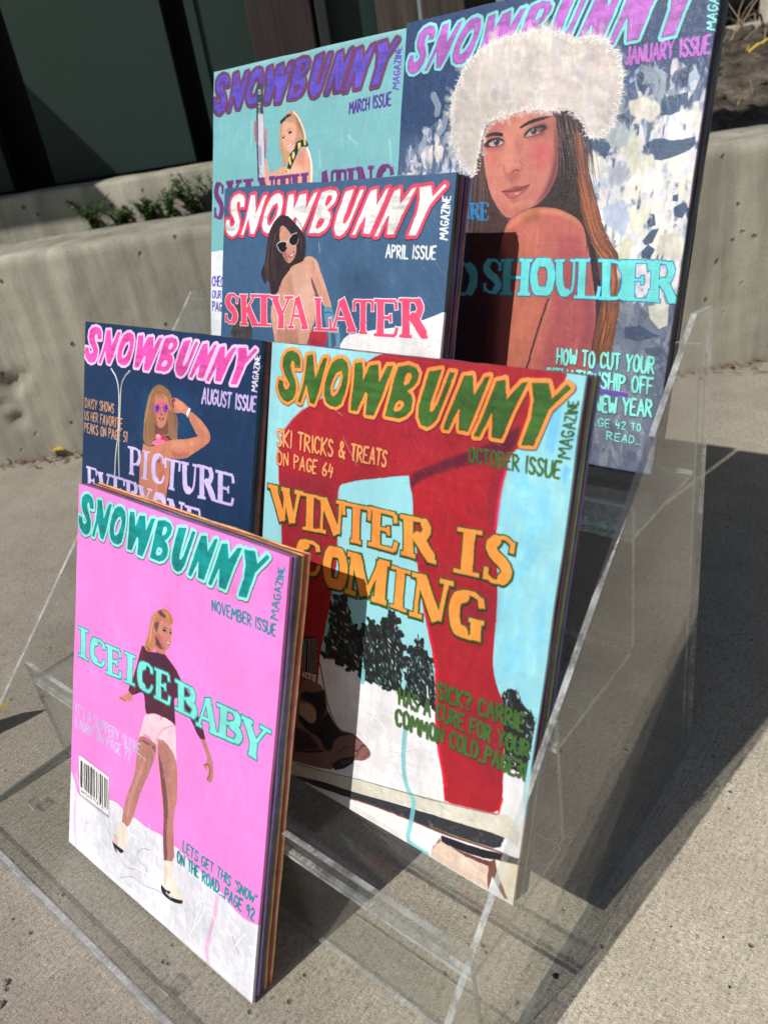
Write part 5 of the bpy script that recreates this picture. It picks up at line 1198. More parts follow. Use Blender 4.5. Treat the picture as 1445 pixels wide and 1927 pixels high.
('P',(56,80,112),'3832,2409 3930,2357 3977,2437 3944,2525 3857,2499',{'alpha': 0.92,'thick': 1}),
('P',(56,80,112),'3597,1298 3814,1270 3838,1431 3659,1476',{'alpha': 0.92,'thick': 1}),
('P',(56,80,112),'3540,1313 3580,1264 3659,1476 3562,1466',{'alpha': 0.92,'thick': 1}),
('P',(56,80,112),'3265,1524 3328,1530 3347,1665 3297,1750',{'alpha': 0.92,'thick': 1}),
('P',(222,218,208),'3170,1293 3340,1268 3519,1332 3559,1444 3453,1542 3372,1490 3215,1430',{'alpha': 0.9,'thick': 1.8,'blur': 0.0025}),
('D',[(232,228,218),(222,218,208),(210,206,196)],26,0.01745,'3170,1293 3340,1268 3519,1332 3559,1444 3453,1542 3372,1490 3215,1430',{'ang': 90,'alpha': 0.7,'thick': 1.6,'blur': 0.001}),
('P',(168,180,186),'2975,1541 3155,1547 3294,1638 3281,1726 3109,1768 2977,1655',{'alpha': 0.9,'thick': 1.8,'blur': 0.0025}),
('D',[(178,190,196),(168,180,186),(156,168,174)],26,0.01814,'2975,1541 3155,1547 3294,1638 3281,1726 3109,1768 2977,1655',{'ang': 90,'alpha': 0.7,'thick': 1.6,'blur': 0.001}),
('P',(206,210,192),'3249,1678 3357,1643 3373,1845 3307,1908 3220,1834',{'alpha': 0.9,'thick': 1.8,'blur': 0.0025}),
('D',[(216,220,202),(206,210,192),(194,198,180)],26,0.01804,'3249,1678 3357,1643 3373,1845 3307,1908 3220,1834',{'ang': 90,'alpha': 0.7,'thick': 1.6,'blur': 0.001}),
('P',(212,214,196),'3262,1859 3524,1868 3560,1948 3419,1995 3278,1974',{'alpha': 0.9,'thick': 1.8,'blur': 0.0025}),
('D',[(222,224,206),(212,214,196),(200,202,184)],26,0.01774,'3262,1859 3524,1868 3560,1948 3419,1995 3278,1974',{'ang': 90,'alpha': 0.7,'thick': 1.6,'blur': 0.001}),
('P',(226,226,220),'2785,1812 2934,1823 3026,1922 2934,2020 2822,1990',{'alpha': 0.9,'thick': 1.8,'blur': 0.0025}),
('D',[(236,236,230),(226,226,220),(214,214,208)],26,0.01875,'2785,1812 2934,1823 3026,1922 2934,2020 2822,1990',{'ang': 90,'alpha': 0.7,'thick': 1.6,'blur': 0.001}),
('P',(222,222,204),'3342,2436 3501,2396 3601,2491 3504,2592 3375,2577',{'alpha': 0.9,'thick': 1.8,'blur': 0.0025}),
('D',[(232,232,214),(222,222,204),(210,210,192)],26,0.01799,'3342,2436 3501,2396 3601,2491 3504,2592 3375,2577',{'ang': 90,'alpha': 0.7,'thick': 1.6,'blur': 0.001}),
('P',(138,152,168),'3297,960 3433,989 3484,1092 3394,1134 3312,1070',{'alpha': 0.9,'thick': 1.8,'blur': 0.0025}),
('D',[(148,162,178),(138,152,168),(126,140,156)],26,0.0174,'3297,960 3433,989 3484,1092 3394,1134 3312,1070',{'ang': 90,'alpha': 0.7,'thick': 1.6,'blur': 0.001}),
('P',(142,156,172),'3443,1140 3551,1143 3582,1275 3490,1296',{'alpha': 0.9,'thick': 1.8,'blur': 0.0025}),
('D',[(152,166,182),(142,156,172),(130,144,160)],26,0.01732,'3443,1140 3551,1143 3582,1275 3490,1296',{'ang': 90,'alpha': 0.7,'thick': 1.6,'blur': 0.001}),
('P',(216,218,214),'3765,1487 3961,1424 3987,1594 3893,1649',{'alpha': 0.9,'thick': 1.8,'blur': 0.0025}),
('D',[(226,228,224),(216,218,214),(204,206,202)],26,0.01674,'3765,1487 3961,1424 3987,1594 3893,1649',{'ang': 90,'alpha': 0.7,'thick': 1.6,'blur': 0.001}),
('P',(214,216,196),'3301,2787 3370,2729 3435,2918 3294,2929',{'alpha': 0.9,'thick': 1.8,'blur': 0.0025}),
('D',[(224,226,206),(214,216,196),(202,204,184)],26,0.01858,'3301,2787 3370,2729 3435,2918 3294,2929',{'ang': 90,'alpha': 0.7,'thick': 1.6,'blur': 0.001}),
('P',(205,204,192),'3739,2677 3940,2659 3991,2919 3798,2919 3702,2849',{'alpha': 0.9,'thick': 1.8,'blur': 0.0025}),
('D',[(215,214,202),(205,204,192),(193,192,180)],26,0.01753,'3739,2677 3940,2659 3991,2919 3798,2919 3702,2849',{'ang': 90,'alpha': 0.7,'thick': 1.6,'blur': 0.001}),
('P',(176,190,214),'3008,2377 3260,2305 3365,2506 3314,2692 3087,2569',{'alpha': 0.9,'thick': 1.8,'blur': 0.0025}),
('D',[(186,200,224),(176,190,214),(164,178,202)],26,0.01845,'3008,2377 3260,2305 3365,2506 3314,2692 3087,2569',{'ang': 90,'alpha': 0.7,'thick': 1.6,'blur': 0.001}),
('P',(176,182,198),'3059,1971 3211,1946 3304,2066 3187,2151 3079,2122',{'alpha': 0.9,'thick': 1.8,'blur': 0.0025}),
('D',[(186,192,208),(176,182,198),(164,170,186)],26,0.0183,'3059,1971 3211,1946 3304,2066 3187,2151 3079,2122',{'ang': 90,'alpha': 0.7,'thick': 1.6,'blur': 0.001}),
('P',(60,74,104),'3467,3683 3650,3654 3782,3725 3887,3757 3634,3830 3484,3800',{'alpha': 0.9}),
('P',(72,88,112),'3706,3904 3923,3870 3900,3988 3755,3959',{'alpha': 0.8}),
('P',(222,224,204),'3701,3440 3935,3414 3949,3640 3856,3682 3740,3573',{'alpha': 0.8,'thick': 1.6}),
('N',(188,104,206),(132,220,226),'381,91 3864,120 3523,706 175,624',{}),
('P',(70,50,50),'1360,1361 1340,1647 1397,1894 1530,2179 1672,2365 1845,2485 2180,2703 2233,3142 1276,3153 1212,2636 1227,2265 1231,1933 1288,1643',{'thick': 0.4}),
('H',[(96,70,64),(52,38,44),(112,84,76),(60,44,46)],0.0066,40,0.02828,'1316,1516 1305,1807 1319,2136 1333,2470 1330,2842',{}),
('H',[(110,82,76),(56,40,44)],0.00554,20,0.01847,'1374,1682 1447,1979 1581,2280 1725,2481',{}),
('P',(56,42,46),'2270,1299 2464,1290 2604,1371 2708,1505 2714,1682 2726,1846 2809,2483 2626,2431 2474,2363 2214,2353 2027,2378 2133,2303 2305,2185 2433,2037 2426,1809 2358,1577',{'thick': 0.3}),
('H',[(104,78,70),(46,36,42),(128,92,78),(74,54,54)],0.00498,50,0.02489,'2382,1340 2474,1647 2558,1894 2553,2136 2468,2316',{}),
('H',[(120,76,60),(86,60,60),(60,46,54)],0.00455,26,0.01904,'2653,1544 2609,1748 2603,1972 2593,2169',{}),
('P',(54,42,44),'2419,1563 2642,1571 2763,2085 2865,2447 2989,2871 2894,2883 2770,2564 2406,2369 2324,1938',{}),
('P',(112,70,54),'2564,1552 2661,1567 2709,1670 2766,1849 2825,2041 2961,2355 3060,2596 3176,2765 3300,2909 3261,3004 3365,3377 3371,3597 3352,3846 3336,4098 3139,4114 3070,3800 3095,3547 3084,3385 2956,2932 2940,2762 2831,2590 2746,2382 2709,2201',{'thick': 0.5}),
('P',(42,36,46),'2851,2760 2977,2786 3047,3005 3152,3384 3122,3571 3106,3861 3112,4116 3056,4120 3037,3549 3032,3300 2901,2932',{}),
('H',[(200,112,70),(120,62,48),(225,140,96),(96,56,50)],0.0029,60,0.01609,'2615,1580 2691,1844 2749,2084 2866,2351 2962,2569 3069,2763 3197,2920',{}),
('H',[(66,46,46),(92,60,54),(52,38,42),(112,70,56)],0.00291,60,0.01291,'2585,1554 2654,1771 2723,1988 2843,2279 2929,2520',{}),
('H',[(220,130,84),(120,66,50),(170,92,60)],0.00286,30,0.0191,'2924,2689 3053,2847 3175,2956 3258,3173 3238,3418',{}),
('H',[(190,104,66),(96,60,50),(214,128,88),(70,50,48)],0.00293,44,0.02083,'3229,3357 3241,3541 3227,3741 3205,3981',{}),
('H',[(130,80,62),(84,56,52),(60,44,48),(160,96,70)],0.00408,50,0.02287,'2565,1403 2647,1632 2717,1905 2800,2149',{}),
('H',[(150,90,66),(190,110,76),(90,60,56)],0.00368,40,0.01634,'2684,1783 2754,2057 2836,2286 2917,2517 3057,2793',{}),
('P',(186,104,94),'1756,2581 1805,2484 1904,2406 2025,2359 2212,2337 2474,2366 2664,2447 2802,2559 2865,2714 2897,2892 2889,2774 3066,3382 3109,3640 3088,3884 3085,4233 2311,4300 1615,4359 1612,3577 1698,2928',{'thick': 0.4}),
('P',(214,136,104),'1776,2581 1906,2422 2138,2347 2475,2376 2703,2479 2816,2606 2672,2509 2445,2424 2222,2417 2037,2458 1892,2551',{'alpha': 0.8,'blur': 0.004}),
('P',(150,92,62),'1957,2440 2216,2369 2228,2464 2046,2539',{'alpha': 0.55,'blur': 0.006}),
('P',(160,72,84),'2518,2650 2839,2695 3040,3383 3117,3801 2995,4241 2433,4289 2535,3542 2519,3030',{'alpha': 0.65,'blur': 0.012}),
('P',(120,60,72),'2882,3367 3066,3382 3109,3640 3085,4233 2904,4249 2973,3728',{'alpha': 0.4,'blur': 0.01}),
('P',(188,112,84),'1953,2721 2139,2642 2246,3135 2428,3442 2273,3978 2236,4306 2009,4325 1987,3455',{'alpha': 0.6,'blur': 0.008}),
('P',(88,48,52),'1329,2927 1705,2759 1800,2928 1769,3571 1801,4343 1229,4392 1205,3592',{'alpha': 0.8,'blur': 0.01}),
('S',(50,30,36),0.0057,'2461,3399 2409,3588 2343,3845 2288,4106 2256,4261',{'alpha': 0.9,'blur': 0.0008}),
('S',(215,150,145),0.00282,'2496,3419 2418,3756 2312,4104',{'alpha': 0.4,'blur': 0.001}),
('S',(235,170,150),0.00442,'2220,2560 2231,2889',{'alpha': 0.35,'blur': 0.003}),
('P',(202,126,112),'1336,1422 1436,1321 1630,1278 1820,1259 2009,1259 2288,1301 2361,1577 2414,1823 2393,2035 2315,2185 2233,2275 2137,2334 1949,2375 1808,2476 1654,2351 1496,2153 1401,1895 1340,1647',{'thick': 0.3}),
('P',(216,142,120),'1595,1321 1902,1306 2025,1394 1933,1570 1870,1689 1717,1709 1584,1571',{'alpha': 0.55,'blur': 0.012}),
('P',(214,92,100),'2016,1639 2237,1627 2326,1756 2238,1933 2061,1859',{'alpha': 0.62,'blur': 0.013}),
('P',(206,96,96),'1369,1633 1534,1663 1568,1793 1450,1817',{'alpha': 0.45,'blur': 0.01}),
('P',(140,72,74),'1896,1259 2289,1308 2358,1577 2200,1624 2028,1425',{'alpha': 0.35,'blur': 0.012}),
('P',(150,84,80),'1336,1422 1437,1329 1746,1274 1829,1329 1609,1447 1463,1561 1360,1649',{'alpha': 0.4,'blur': 0.01}),
('P',(98,48,62),'2290,1316 2361,1577 2414,1823 2393,2035 2315,2185 2233,2275 2137,2334 2279,2121 2341,1879 2325,1604',{'alpha': 0.75,'blur': 0.006}),
('P',(150,80,76),'1528,2163 1654,2348 1808,2476 1949,2375 2136,2326 1981,2312 1788,2337 1659,2250',{'alpha': 0.3,'blur': 0.008}),
('P',(226,150,128),'1739,2254 1935,2246 1981,2312 1828,2338',{'alpha': 0.5,'blur': 0.008}),
('P',(228,150,128),'1641,1734 1792,1683 1830,1843 1701,1914',{'alpha': 0.5,'blur': 0.008}),
('P',(146,76,74),'1837,1469 1896,1613 1877,1752 1812,1684 1781,1588',{'alpha': 0.4,'blur': 0.007}),
('P',(150,78,76),'1703,1930 1820,1922 1919,1944 1907,2006 1795,2047 1710,1994',{'alpha': 0.45,'blur': 0.006}),
('P',(150,80,78),'1777,2239 1933,2230 1919,2278 1821,2282',{'alpha': 0.5,'blur': 0.004}),
('S',(120,60,60),0.00357,'1791,1928 1827,1898 1876,1906',{'alpha': 0.95}),
('S',(150,78,74),0.00309,'1884,1808 1931,1850 1919,1912 1879,1929',{'alpha': 0.7,'blur': 0.0006}),
('S',(150,78,74),0.00271,'1668,1832 1673,1912 1715,1950 1782,1938',{'alpha': 0.6,'blur': 0.0008}),
('P',(34,24,30),'1343,1499 1373,1464 1450,1445 1530,1448 1616,1470 1616,1506 1495,1487 1405,1492',{}),
('P',(34,24,30),'1834,1428 1910,1380 2019,1343 2147,1334 2293,1343 2190,1359 2064,1378 1951,1404 1854,1448',{}),
('P',(130,68,66),'1360,1552 1456,1497 1617,1511 1663,1578 1633,1654 1473,1658 1369,1633',{'alpha': 0.5,'blur': 0.006}),
('P',(130,68,66),'1887,1504 1989,1406 2174,1409 2237,1475 2156,1559 1971,1573',{'alpha': 0.5,'blur': 0.006}),
('P',(186,158,160),'1367,1577 1459,1532 1559,1525 1643,1568 1567,1602 1468,1606',{}),
('P',(40,30,44),'1354,1587 1380,1541 1457,1510 1547,1505 1624,1540 1653,1577 1623,1568 1560,1541 1480,1540 1413,1570 1452,1611 1387,1611',{}),
('S',(70,66,84),0.0209,'1527,1560 1529,1562',{}),
('S',(22,20,28),0.01272,'1527,1560 1529,1562',{}),
('S',(240,240,245),0.00364,'1509,1546 1511,1548',{}),
('S',(60,40,48),0.00272,'1452,1611 1549,1616 1640,1584',{'alpha': 0.7}),
('P',(184,154,156),'1914,1537 1960,1483 2050,1450 2161,1453 2113,1509 2022,1532',{}),
('P',(38,28,42),'1901,1546 1917,1499 1957,1457 2029,1428 2121,1422 2207,1454 2183,1478 2120,1495 2162,1461 2049,1445 1975,1478 1937,1524',{}),
('P',(60,30,40),'2028,1425 2175,1417 2219,1474 2131,1511 2092,1492',{'alpha': 0.6,'blur': 0.003}),
('S',(74,70,88),0.02071,'2035,1481 2037,1482',{}),
('S',(22,20,28),0.01207,'2039,1481 2041,1483',{}),
('S',(240,240,245),0.00346,'2018,1467 2021,1469',{}),
('S',(90,50,56),0.00259,'1930,1545 2042,1540 2150,1516',{'alpha': 0.6}),
('P',(160,80,84),'1666,2130 1782,2104 1867,2083 1940,2090 2049,2077 2010,2146 1933,2201 1840,2239 1759,2216 1702,2168',{}),
('P',(196,112,112),'1768,2158 1923,2150 1998,2130 1928,2190 1834,2218 1772,2191',{'alpha': 0.8,'blur': 0.002}),
('S',(96,42,48),0.00312,'1674,2137 1805,2141 1902,2130 2046,2082',{}),
('P',(235,190,185),'1847,2162 1924,2153 1917,2178 1860,2187',{'alpha': 0.6,'blur': 0.001}),
('H',[(50,34,40),(90,60,58),(120,76,64)],0.00294,14,0.00755,'2308,1318 2376,1578 2428,1824 2419,2067 2313,2248',{}),
('D',[(222,146,124),(190,108,98),(206,124,110),(176,96,92)],110,0.01093,'1408,1429 1825,1298 2273,1329 2377,1729 2264,2152 1871,2372 1526,2146',{'ang': 80,'alpha': 0.16,'blur': 0.004}),
('D',[(206,122,104),(160,80,84),(180,96,92),(140,66,78)],120,0.01367,'2002,2721 2655,2652 2899,2813 3058,3522 2987,4179 2328,4233 2024,3561',{'ang': 80,'alpha': 0.22,'thick': 0.8,'blur': 0.002}),
('P',(208,201,194),'1105,530 1320,420 1653,394 1847,388 2037,386 2294,477 2484,564 2689,564 2842,643 2926,745 3004,762 3077,979 3095,1190 3051,1495 2933,1616 2801,1634 2706,1581 2697,1490 2614,1379 2465,1302 2287,1293 2008,1253 1820,1251 1629,1274 1434,1301 1340,1359 1302,1483 1288,1643 1262,1787 1227,1953 1055,1826 904,1599 843,1376 795,1159 814,950 902,768 971,619',{'thick': 1.2}),
('D',[(222,218,202),(200,190,204),(186,184,174),(230,224,216),(208,198,194),(220,200,198),(178,172,180)],520,0.03396,'1105,530 1320,420 1653,394 1847,388 2037,386 2294,477 2484,564 2689,564 2842,643 2926,745 3004,762 3077,979 3095,1190 3051,1495 2933,1616 2801,1634 2706,1581 2697,1490 2614,1379 2465,1302 2287,1293 2008,1253 1820,1251 1629,1274 1434,1301 1340,1359 1302,1483 1288,1643 1262,1787 1227,1953 1055,1826 904,1599 843,1376 795,1159 814,950 902,768 971,619',{'ang': 50,'alpha': 0.42,'thick': 1.2,'blur': 0.003}),
('FUR',[(240,240,246),(226,226,238),(250,250,252),(230,228,214)],'1105,530 1320,420 1653,394 1847,388 2037,386 2294,477 2484,564 2689,564 2842,643 2926,745 3004,762 3077,979 3095,1190 3051,1495 2933,1616 2801,1634 2706,1581 2697,1490 2614,1379 2465,1302 2287,1293 2008,1253 1820,1251 1629,1274 1434,1301 1340,1359 1302,1483 1288,1643 1262,1787 1227,1953 1055,1826 904,1599 843,1376 795,1159 814,950 902,768 971,619',{'len': 0.017,'n': 950}),
('S',(226,196,192),0.015,'1343,1391 1475,1309 1744,1258 2009,1259 2288,1301',{'alpha': 0.4,'blur': 0.006}),
('S',(150,120,120),0.00567,'2338,1276 2482,1295 2631,1381 2716,1506 2722,1580',{'alpha': 0.4,'blur': 0.003}),
('F',(30,124,190),(24,100,160),[('R','1205,2251 1357,2257 1379,2464 1225,2450'),('E','1347,2243 1493,2256 1509,2478 1371,2468'),('A','1032,2243 1196,2250 1217,2449 1052,2438')],{'grow': 0.0}),
('F',(112,226,226),(20,104,176),[('D','947,2971 1393,2975 1426,3389 977,3392'),('S','1452,2923 1788,2928 1818,3357 1508,3356'),('H','1737,2928 2198,2929 2213,3369 1773,3371'),('O','2143,2920 2510,2925 2555,3360 2188,3361'),('U','2479,2937 2799,2934 2832,3365 2541,3364'),('L','2740,2930 3098,2938 3123,3384 2775,3382'),('D','3050,2934 3431,2943 3469,3390 3106,3389'),('E','3345,2946 3682,2947 3730,3394 3389,3392'),('R','3630,2947 3967,2954 4012,3407 3690,3395')],{'grow': 0.045,'fat': 0.94}),
('T','HOW TO CUT YOUR',(132,226,214),'2655,3978 3857,3991 3870,4170 2667,4154',{'w': 0.15,'halo': ((40,56,70),0.5,0.6)}),
('T','SITUATIONSHIP OFF',(132,226,214),'2536,4216 3870,4221 3883,4398 2543,4392',{'w': 0.15,'halo': ((40,56,70),0.5,0.6)}),
('S',(104,72,176),0.01163,'3108,4414 3332,4421 3593,4435',{'thick': 2}),
('T','THE NEW YEAR',(132,226,214),'2890,4499 3897,4470 3912,4654 2904,4683',{'w': 0.15,'halo': ((40,56,70),0.5,0.6)}),
('T','PAGE 42 TO',(132,226,214),'3096,4740 3806,4752 3809,4833 3105,4841',{'w': 0.17,'halo': ((40,56,70),0.5,0.6)}),
('T','READ...',(132,226,214),'3412,4886 3844,4906 3843,4984 3416,4982',{'w': 0.17,'halo': ((40,56,70),0.5,0.6)}),
('T','JANUARY ISSUE',(186,100,200),'3063,749 3968,768 3978,932 3078,918',{'w': 0.16}),
('T','MAGAZINE',(140,224,222),'3909,702 3885,170 3980,200 4006,718',{'w': 0.16}),
('S',(235,240,250),0.00197,'3820,1411 3821,1413',{'alpha': 0.7,'thick': 3}),
('S',(235,240,250),0.00169,'1760,3735 1761,3736',{'alpha': 0.7,'thick': 3}),
('S',(235,240,250),0.0017,'829,1553 831,1554',{'alpha': 0.7,'thick': 3}),
('S',(235,240,250),0.0013,'1650,1810 1652,1812',{'alpha': 0.7,'thick': 3}),
('S',(235,240,250),0.00177,'269,2525 271,2526',{'alpha': 0.7,'thick': 3}),
('S',(235,240,250),0.00182,'3943,622 3944,623',{'alpha': 0.7,'thick': 3}),
('S',(235,240,250),0.00129,'1324,1806 1325,1807',{'alpha': 0.7,'thick': 3}),
('S',(235,240,250),0.00097,'3754,933 3755,935',{'alpha': 0.7,'thick': 3}),
('S',(235,240,250),0.00155,'2483,918 2485,919',{'alpha': 0.7,'thick': 3}),
('S',(235,240,250),0.00226,'1789,3790 1791,3791',{'alpha': 0.7,'thick': 3}),
('S',(235,240,250),0.00098,'3467,807 3469,808',{'alpha': 0.7,'thick': 3}),
('S',(235,240,250),0.00272,'1093,3764 1095,3766',{'alpha': 0.7,'thick': 3}),
('S',(235,240,250),0.00085,'2551,977 2552,978',{'alpha': 0.7,'thick': 3}),
('S',(235,240,250),0.00195,'3762,910 3763,912',{'alpha': 0.7,'thick': 3}),
('S',(235,240,250),0.00214,'1195,2536 1197,2537',{'alpha': 0.7,'thick': 3}),
('S',(235,240,250),0.00162,'747,2705 749,2706',{'alpha': 0.7,'thick': 3}),
('S',(235,240,250),0.00092,'2878,720 2879,721',{'alpha': 0.7,'thick': 3}),
('S',(235,240,250),0.0013,'2723,1783 2725,1785',{'alpha': 0.7,'thick': 3}),
('S',(235,240,250),0.00145,'807,151 809,152',{'alpha': 0.7,'thick': 3}),
('S',(235,240,250),0.00122,'2472,804 2474,805',{'alpha': 0.7,'thick': 3}),
('S',(235,240,250),0.00207,'2498,2804 2500,2805',{'alpha': 0.7,'thick': 3}),
('S',(235,240,250),0.00211,'2194,477 2196,478',{'alpha': 0.7,'thick': 3}),
('S',(235,240,250),0.00214,'2257,1097 2259,1099',{'alpha': 0.7,'thick': 3}),
('S',(235,240,250),0.00084,'1790,767 1791,768',{'alpha': 0.7,'thick': 3}),
('S',(235,240,250),0.00147,'2515,1093 2517,1094',{'alpha': 0.7,'thick': 3}),
('S',(235,240,250),0.00233,'2156,499 2158,500',{'alpha': 0.7,'thick': 3}),
('S',(235,240,250),0.00246,'744,2246 746,2248',{'alpha': 0.7,'thick': 3}),
('S',(235,240,250),0.00232,'1318,1034 1319,1035',{'alpha': 0.7,'thick': 3}),
('S',(235,240,250),0.0008,'3988,3758 3989,3759',{'alpha': 0.7,'thick': 3}),
('S',(235,240,250),0.00158,'1891,1499 1892,1501',{'alpha': 0.7,'thick': 3}),
('S',(235,240,250),0.00178,'3633,3813 3634,3814',{'alpha': 0.7,'thick': 3}),
('S',(235,240,250),0.00188,'3614,559 3615,560',{'alpha': 0.7,'thick': 3}),
('S',(235,240,250),0.00148,'558,1532 560,1533',{'alpha': 0.7,'thick': 3}),
('S',(235,240,250),0.00178,'2898,656 2899,657',{'alpha': 0.7,'thick': 3}),
('S',(235,240,250),0.00139,'303,1735 304,1736',{'alpha': 0.7,'thick': 3}),
('S',(235,240,250),0.00185,'3150,1381 3152,1382',{'alpha': 0.7,'thick': 3}),
('S',(235,240,250),0.0015,'3025,643 3026,645',{'alpha': 0.7,'thick': 3}),
('S',(235,240,250),0.00083,'4048,1424 4049,1425',{'alpha': 0.7,'thick': 3}),
('S',(235,240,250),0.00162,'3626,1270 3627,1272',{'alpha': 0.7,'thick': 3}),
('S',(235,240,250),0.00251,'780,1488 782,1490',{'alpha': 0.7,'thick': 3}),
('S',(235,240,250),0.00238,'1335,332 1337,333',{'alpha': 0.7,'thick': 3}),
('S',(235,240,250),0.00193,'2089,1086 2090,1087',{'alpha': 0.7,'thick': 3}),
('S',(235,240,250),0.00218,'1626,1496 1627,1498',{'alpha': 0.7,'thick': 3}),
('S',(235,240,250),0.00213,'1561,1804 1563,1805',{'alpha': 0.7,'thick': 3}),
('S',(235,240,250),0.00143,'2817,1948 2818,1949',{'alpha': 0.7,'thick': 3}),
('S',(235,240,250),0.00193,'1076,641 1077,643',{'alpha': 0.7,'thick': 3}),
('S',(235,240,250),0.00166,'2026,3212 2027,3213',{'alpha': 0.7,'thick': 3}),
('S',(235,240,250),0.00148,'2986,1359 2987,1361',{'alpha': 0.7,'thick': 3}),
('S',(235,240,250),0.00109,'2507,1694 2508,1695',{'alpha': 0.7,'thick': 3}),
('S',(235,240,250),0.00082,'3495,1804 3496,1806',{'alpha': 0.7,'thick': 3}),
('S',(235,240,250),0.00112,'2325,1459 2327,1460',{'alpha': 0.7,'thick': 3}),
('S',(235,240,250),0.00187,'1331,1075 1332,1076',{'alpha': 0.7,'thick': 3}),
('S',(235,240,250),0.0028,'-25,185 -23,187',{'alpha': 0.7,'thick': 3}),
('S',(235,240,250),0.00184,'2108,674 2109,675',{'alpha': 0.7,'thick': 3}),
('S',(235,240,250),0.0013,'3385,394 3386,395',{'alpha': 0.7,'thick': 3}),
('S',(235,240,250),0.00131,'2359,1605 2360,1607',{'alpha': 0.7,'thick': 3}),
('S',(235,240,250),0.00171,'1476,1135 1478,1137',{'alpha': 0.7,'thick': 3}),
('S',(235,240,250),0.00077,'3624,979 3626,980',{'alpha': 0.7,'thick': 3}),
('S',(235,240,250),0.00131,'2556,1170 2558,1171',{'alpha': 0.7,'thick': 3}),
('S',(235,240,250),0.00114,'1,106 3,108',{'alpha': 0.7,'thick': 3}),
('S',(235,240,250),0.00166,'3572,803 3573,804',{'alpha': 0.7,'thick': 3}),
('S',(235,240,250),0.0011,'2921,1586 2922,1587',{'alpha': 0.7,'thick': 3}),
('S',(235,240,250),0.00098,'4060,950 4061,951',{'alpha': 0.7,'thick': 3}),
('S',(235,240,250),0.00092,'3942,3060 3943,3061',{'alpha': 0.7,'thick': 3}),
('S',(235,240,250),0.00227,'1949,240 1950,241',{'alpha': 0.7,'thick': 3}),
('S',(235,240,250),0.00161,'3901,3267 3902,3268',{'alpha': 0.7,'thick': 3}),
('S',(235,240,250),0.00082,'3994,971 3996,973',{'alpha': 0.7,'thick': 3}),
('S',(235,240,250),0.00228,'1054,2101 1056,2102',{'alpha': 0.7,'thick': 3}),
('S',(235,240,250),0.00204,'2190,3424 2192,3425',{'alpha': 0.7,'thick': 3}),
('S',(235,240,250),0.00119,'3557,844 3558,845',{'alpha': 0.7,'thick': 3}),
('S',(235,240,250),0.00203,'2133,1752 2134,1754',{'alpha': 0.7,'thick': 3}),
('S',(235,240,250),0.00135,'3857,1033 3859,1034',{'alpha': 0.7,'thick': 3}),
('S',(235,240,250),0.00126,'3491,2696 3493,2697',{'alpha': 0.7,'thick': 3}),
('S',(235,240,250),0.00076,'2877,1816 2878,1817',{'alpha': 0.7,'thick': 3}),
('S',(235,240,250),0.00158,'2844,621 2845,622',{'alpha': 0.7,'thick': 3}),
('S',(235,240,250),0.00182,'2552,3654 2554,3656',{'alpha': 0.7,'thick': 3}),
('S',(235,240,250),0.00185,'3869,2360 3871,2361',{'alpha': 0.7,'thick': 3}),
('S',(235,240,250),0.00129,'3889,3374 3890,3375',{'alpha': 0.7,'thick': 3}),
('S',(235,240,250),0.00221,'1000,365 1002,366',{'alpha': 0.7,'thick': 3}),
('S',(235,240,250),0.00126,'2833,2659 2834,2661',{'alpha': 0.7,'thick': 3}),
('S',(235,240,250),0.00143,'3783,1057 3784,1058',{'alpha': 0.7,'thick': 3}),
('S',(235,240,250),0.00127,'2077,1078 2079,1079',{'alpha': 0.7,'thick': 3}),
('S',(235,240,250),0.00107,'4378,3358 4379,3359',{'alpha': 0.7,'thick': 3}),
('S',(235,240,250),0.00208,'1065,1557 1067,1559',{'alpha': 0.7,'thick': 3}),
('S',(235,240,250),0.00155,'1096,974 1098,976',{'alpha': 0.7,'thick': 3}),
('S',(235,240,250),0.00191,'2723,1386 2724,1388',{'alpha': 0.7,'thick': 3}),
('S',(235,240,250),0.00191,'4085,1403 4086,1404',{'alpha': 0.7,'thick': 3}),
('S',(235,240,250),0.0008,'3030,1775 3032,1776',{'alpha': 0.7,'thick': 3}),
('S',(235,240,250),0.00115,'3455,1354 3456,1355',{'alpha': 0.7,'thick': 3}),
('S',(235,240,250),0.00114,'2810,1180 2811,1181',{'alpha': 0.7,'thick': 3}),
('S',(235,240,250),0.00173,'4148,2879 4149,2880',{'alpha': 0.7,'thick': 3}),
('S',(235,240,250),0.00221,'1787,397 1788,398',{'alpha': 0.7,'thick': 3}),
('S',(235,240,250),0.00191,'3477,2204 3478,2205',{'alpha': 0.7,'thick': 3}),
('S',(235,240,250),0.00108,'86,783 88,784',{'alpha': 0.7,'thick': 3}),
('S',(235,240,250),0.00138,'2269,3158 2271,3160',{'alpha': 0.7,'thick': 3}),
('S',(235,240,250),0.00127,'3608,1895 3609,1897',{'alpha': 0.7,'thick': 3}),
('S',(235,240,250),0.00145,'535,2025 537,2026',{'alpha': 0.7,'thick': 3}),
('S',(235,240,250),0.00193,'3369,1277 3371,1278',{'alpha': 0.7,'thick': 3}),
('S',(235,240,250),0.00203,'2753,1583 2754,1584',{'alpha': 0.7,'thick': 3}),
('S',(235,240,250),0.00138,'2610,803 2612,804',{'alpha': 0.7,'thick': 3}),
('S',(235,240,250),0.00093,'4224,2112 4225,2113',{'alpha': 0.7,'thick': 3}),
('S',(235,240,250),0.00121,'1291,2319 1292,2321',{'alpha': 0.7,'thick': 3}),
('S',(235,240,250),0.00138,'3458,2023 3459,2024',{'alpha': 0.7,'thick': 3}),
('S',(235,240,250),0.00178,'3971,2433 3972,2434',{'alpha': 0.7,'thick': 3}),
('S',(235,240,250),0.00193,'1889,209 1890,210',{'alpha': 0.7,'thick': 3}),
('S',(235,240,250),0.00108,'2658,1709 2659,1710',{'alpha': 0.7,'thick': 3}),
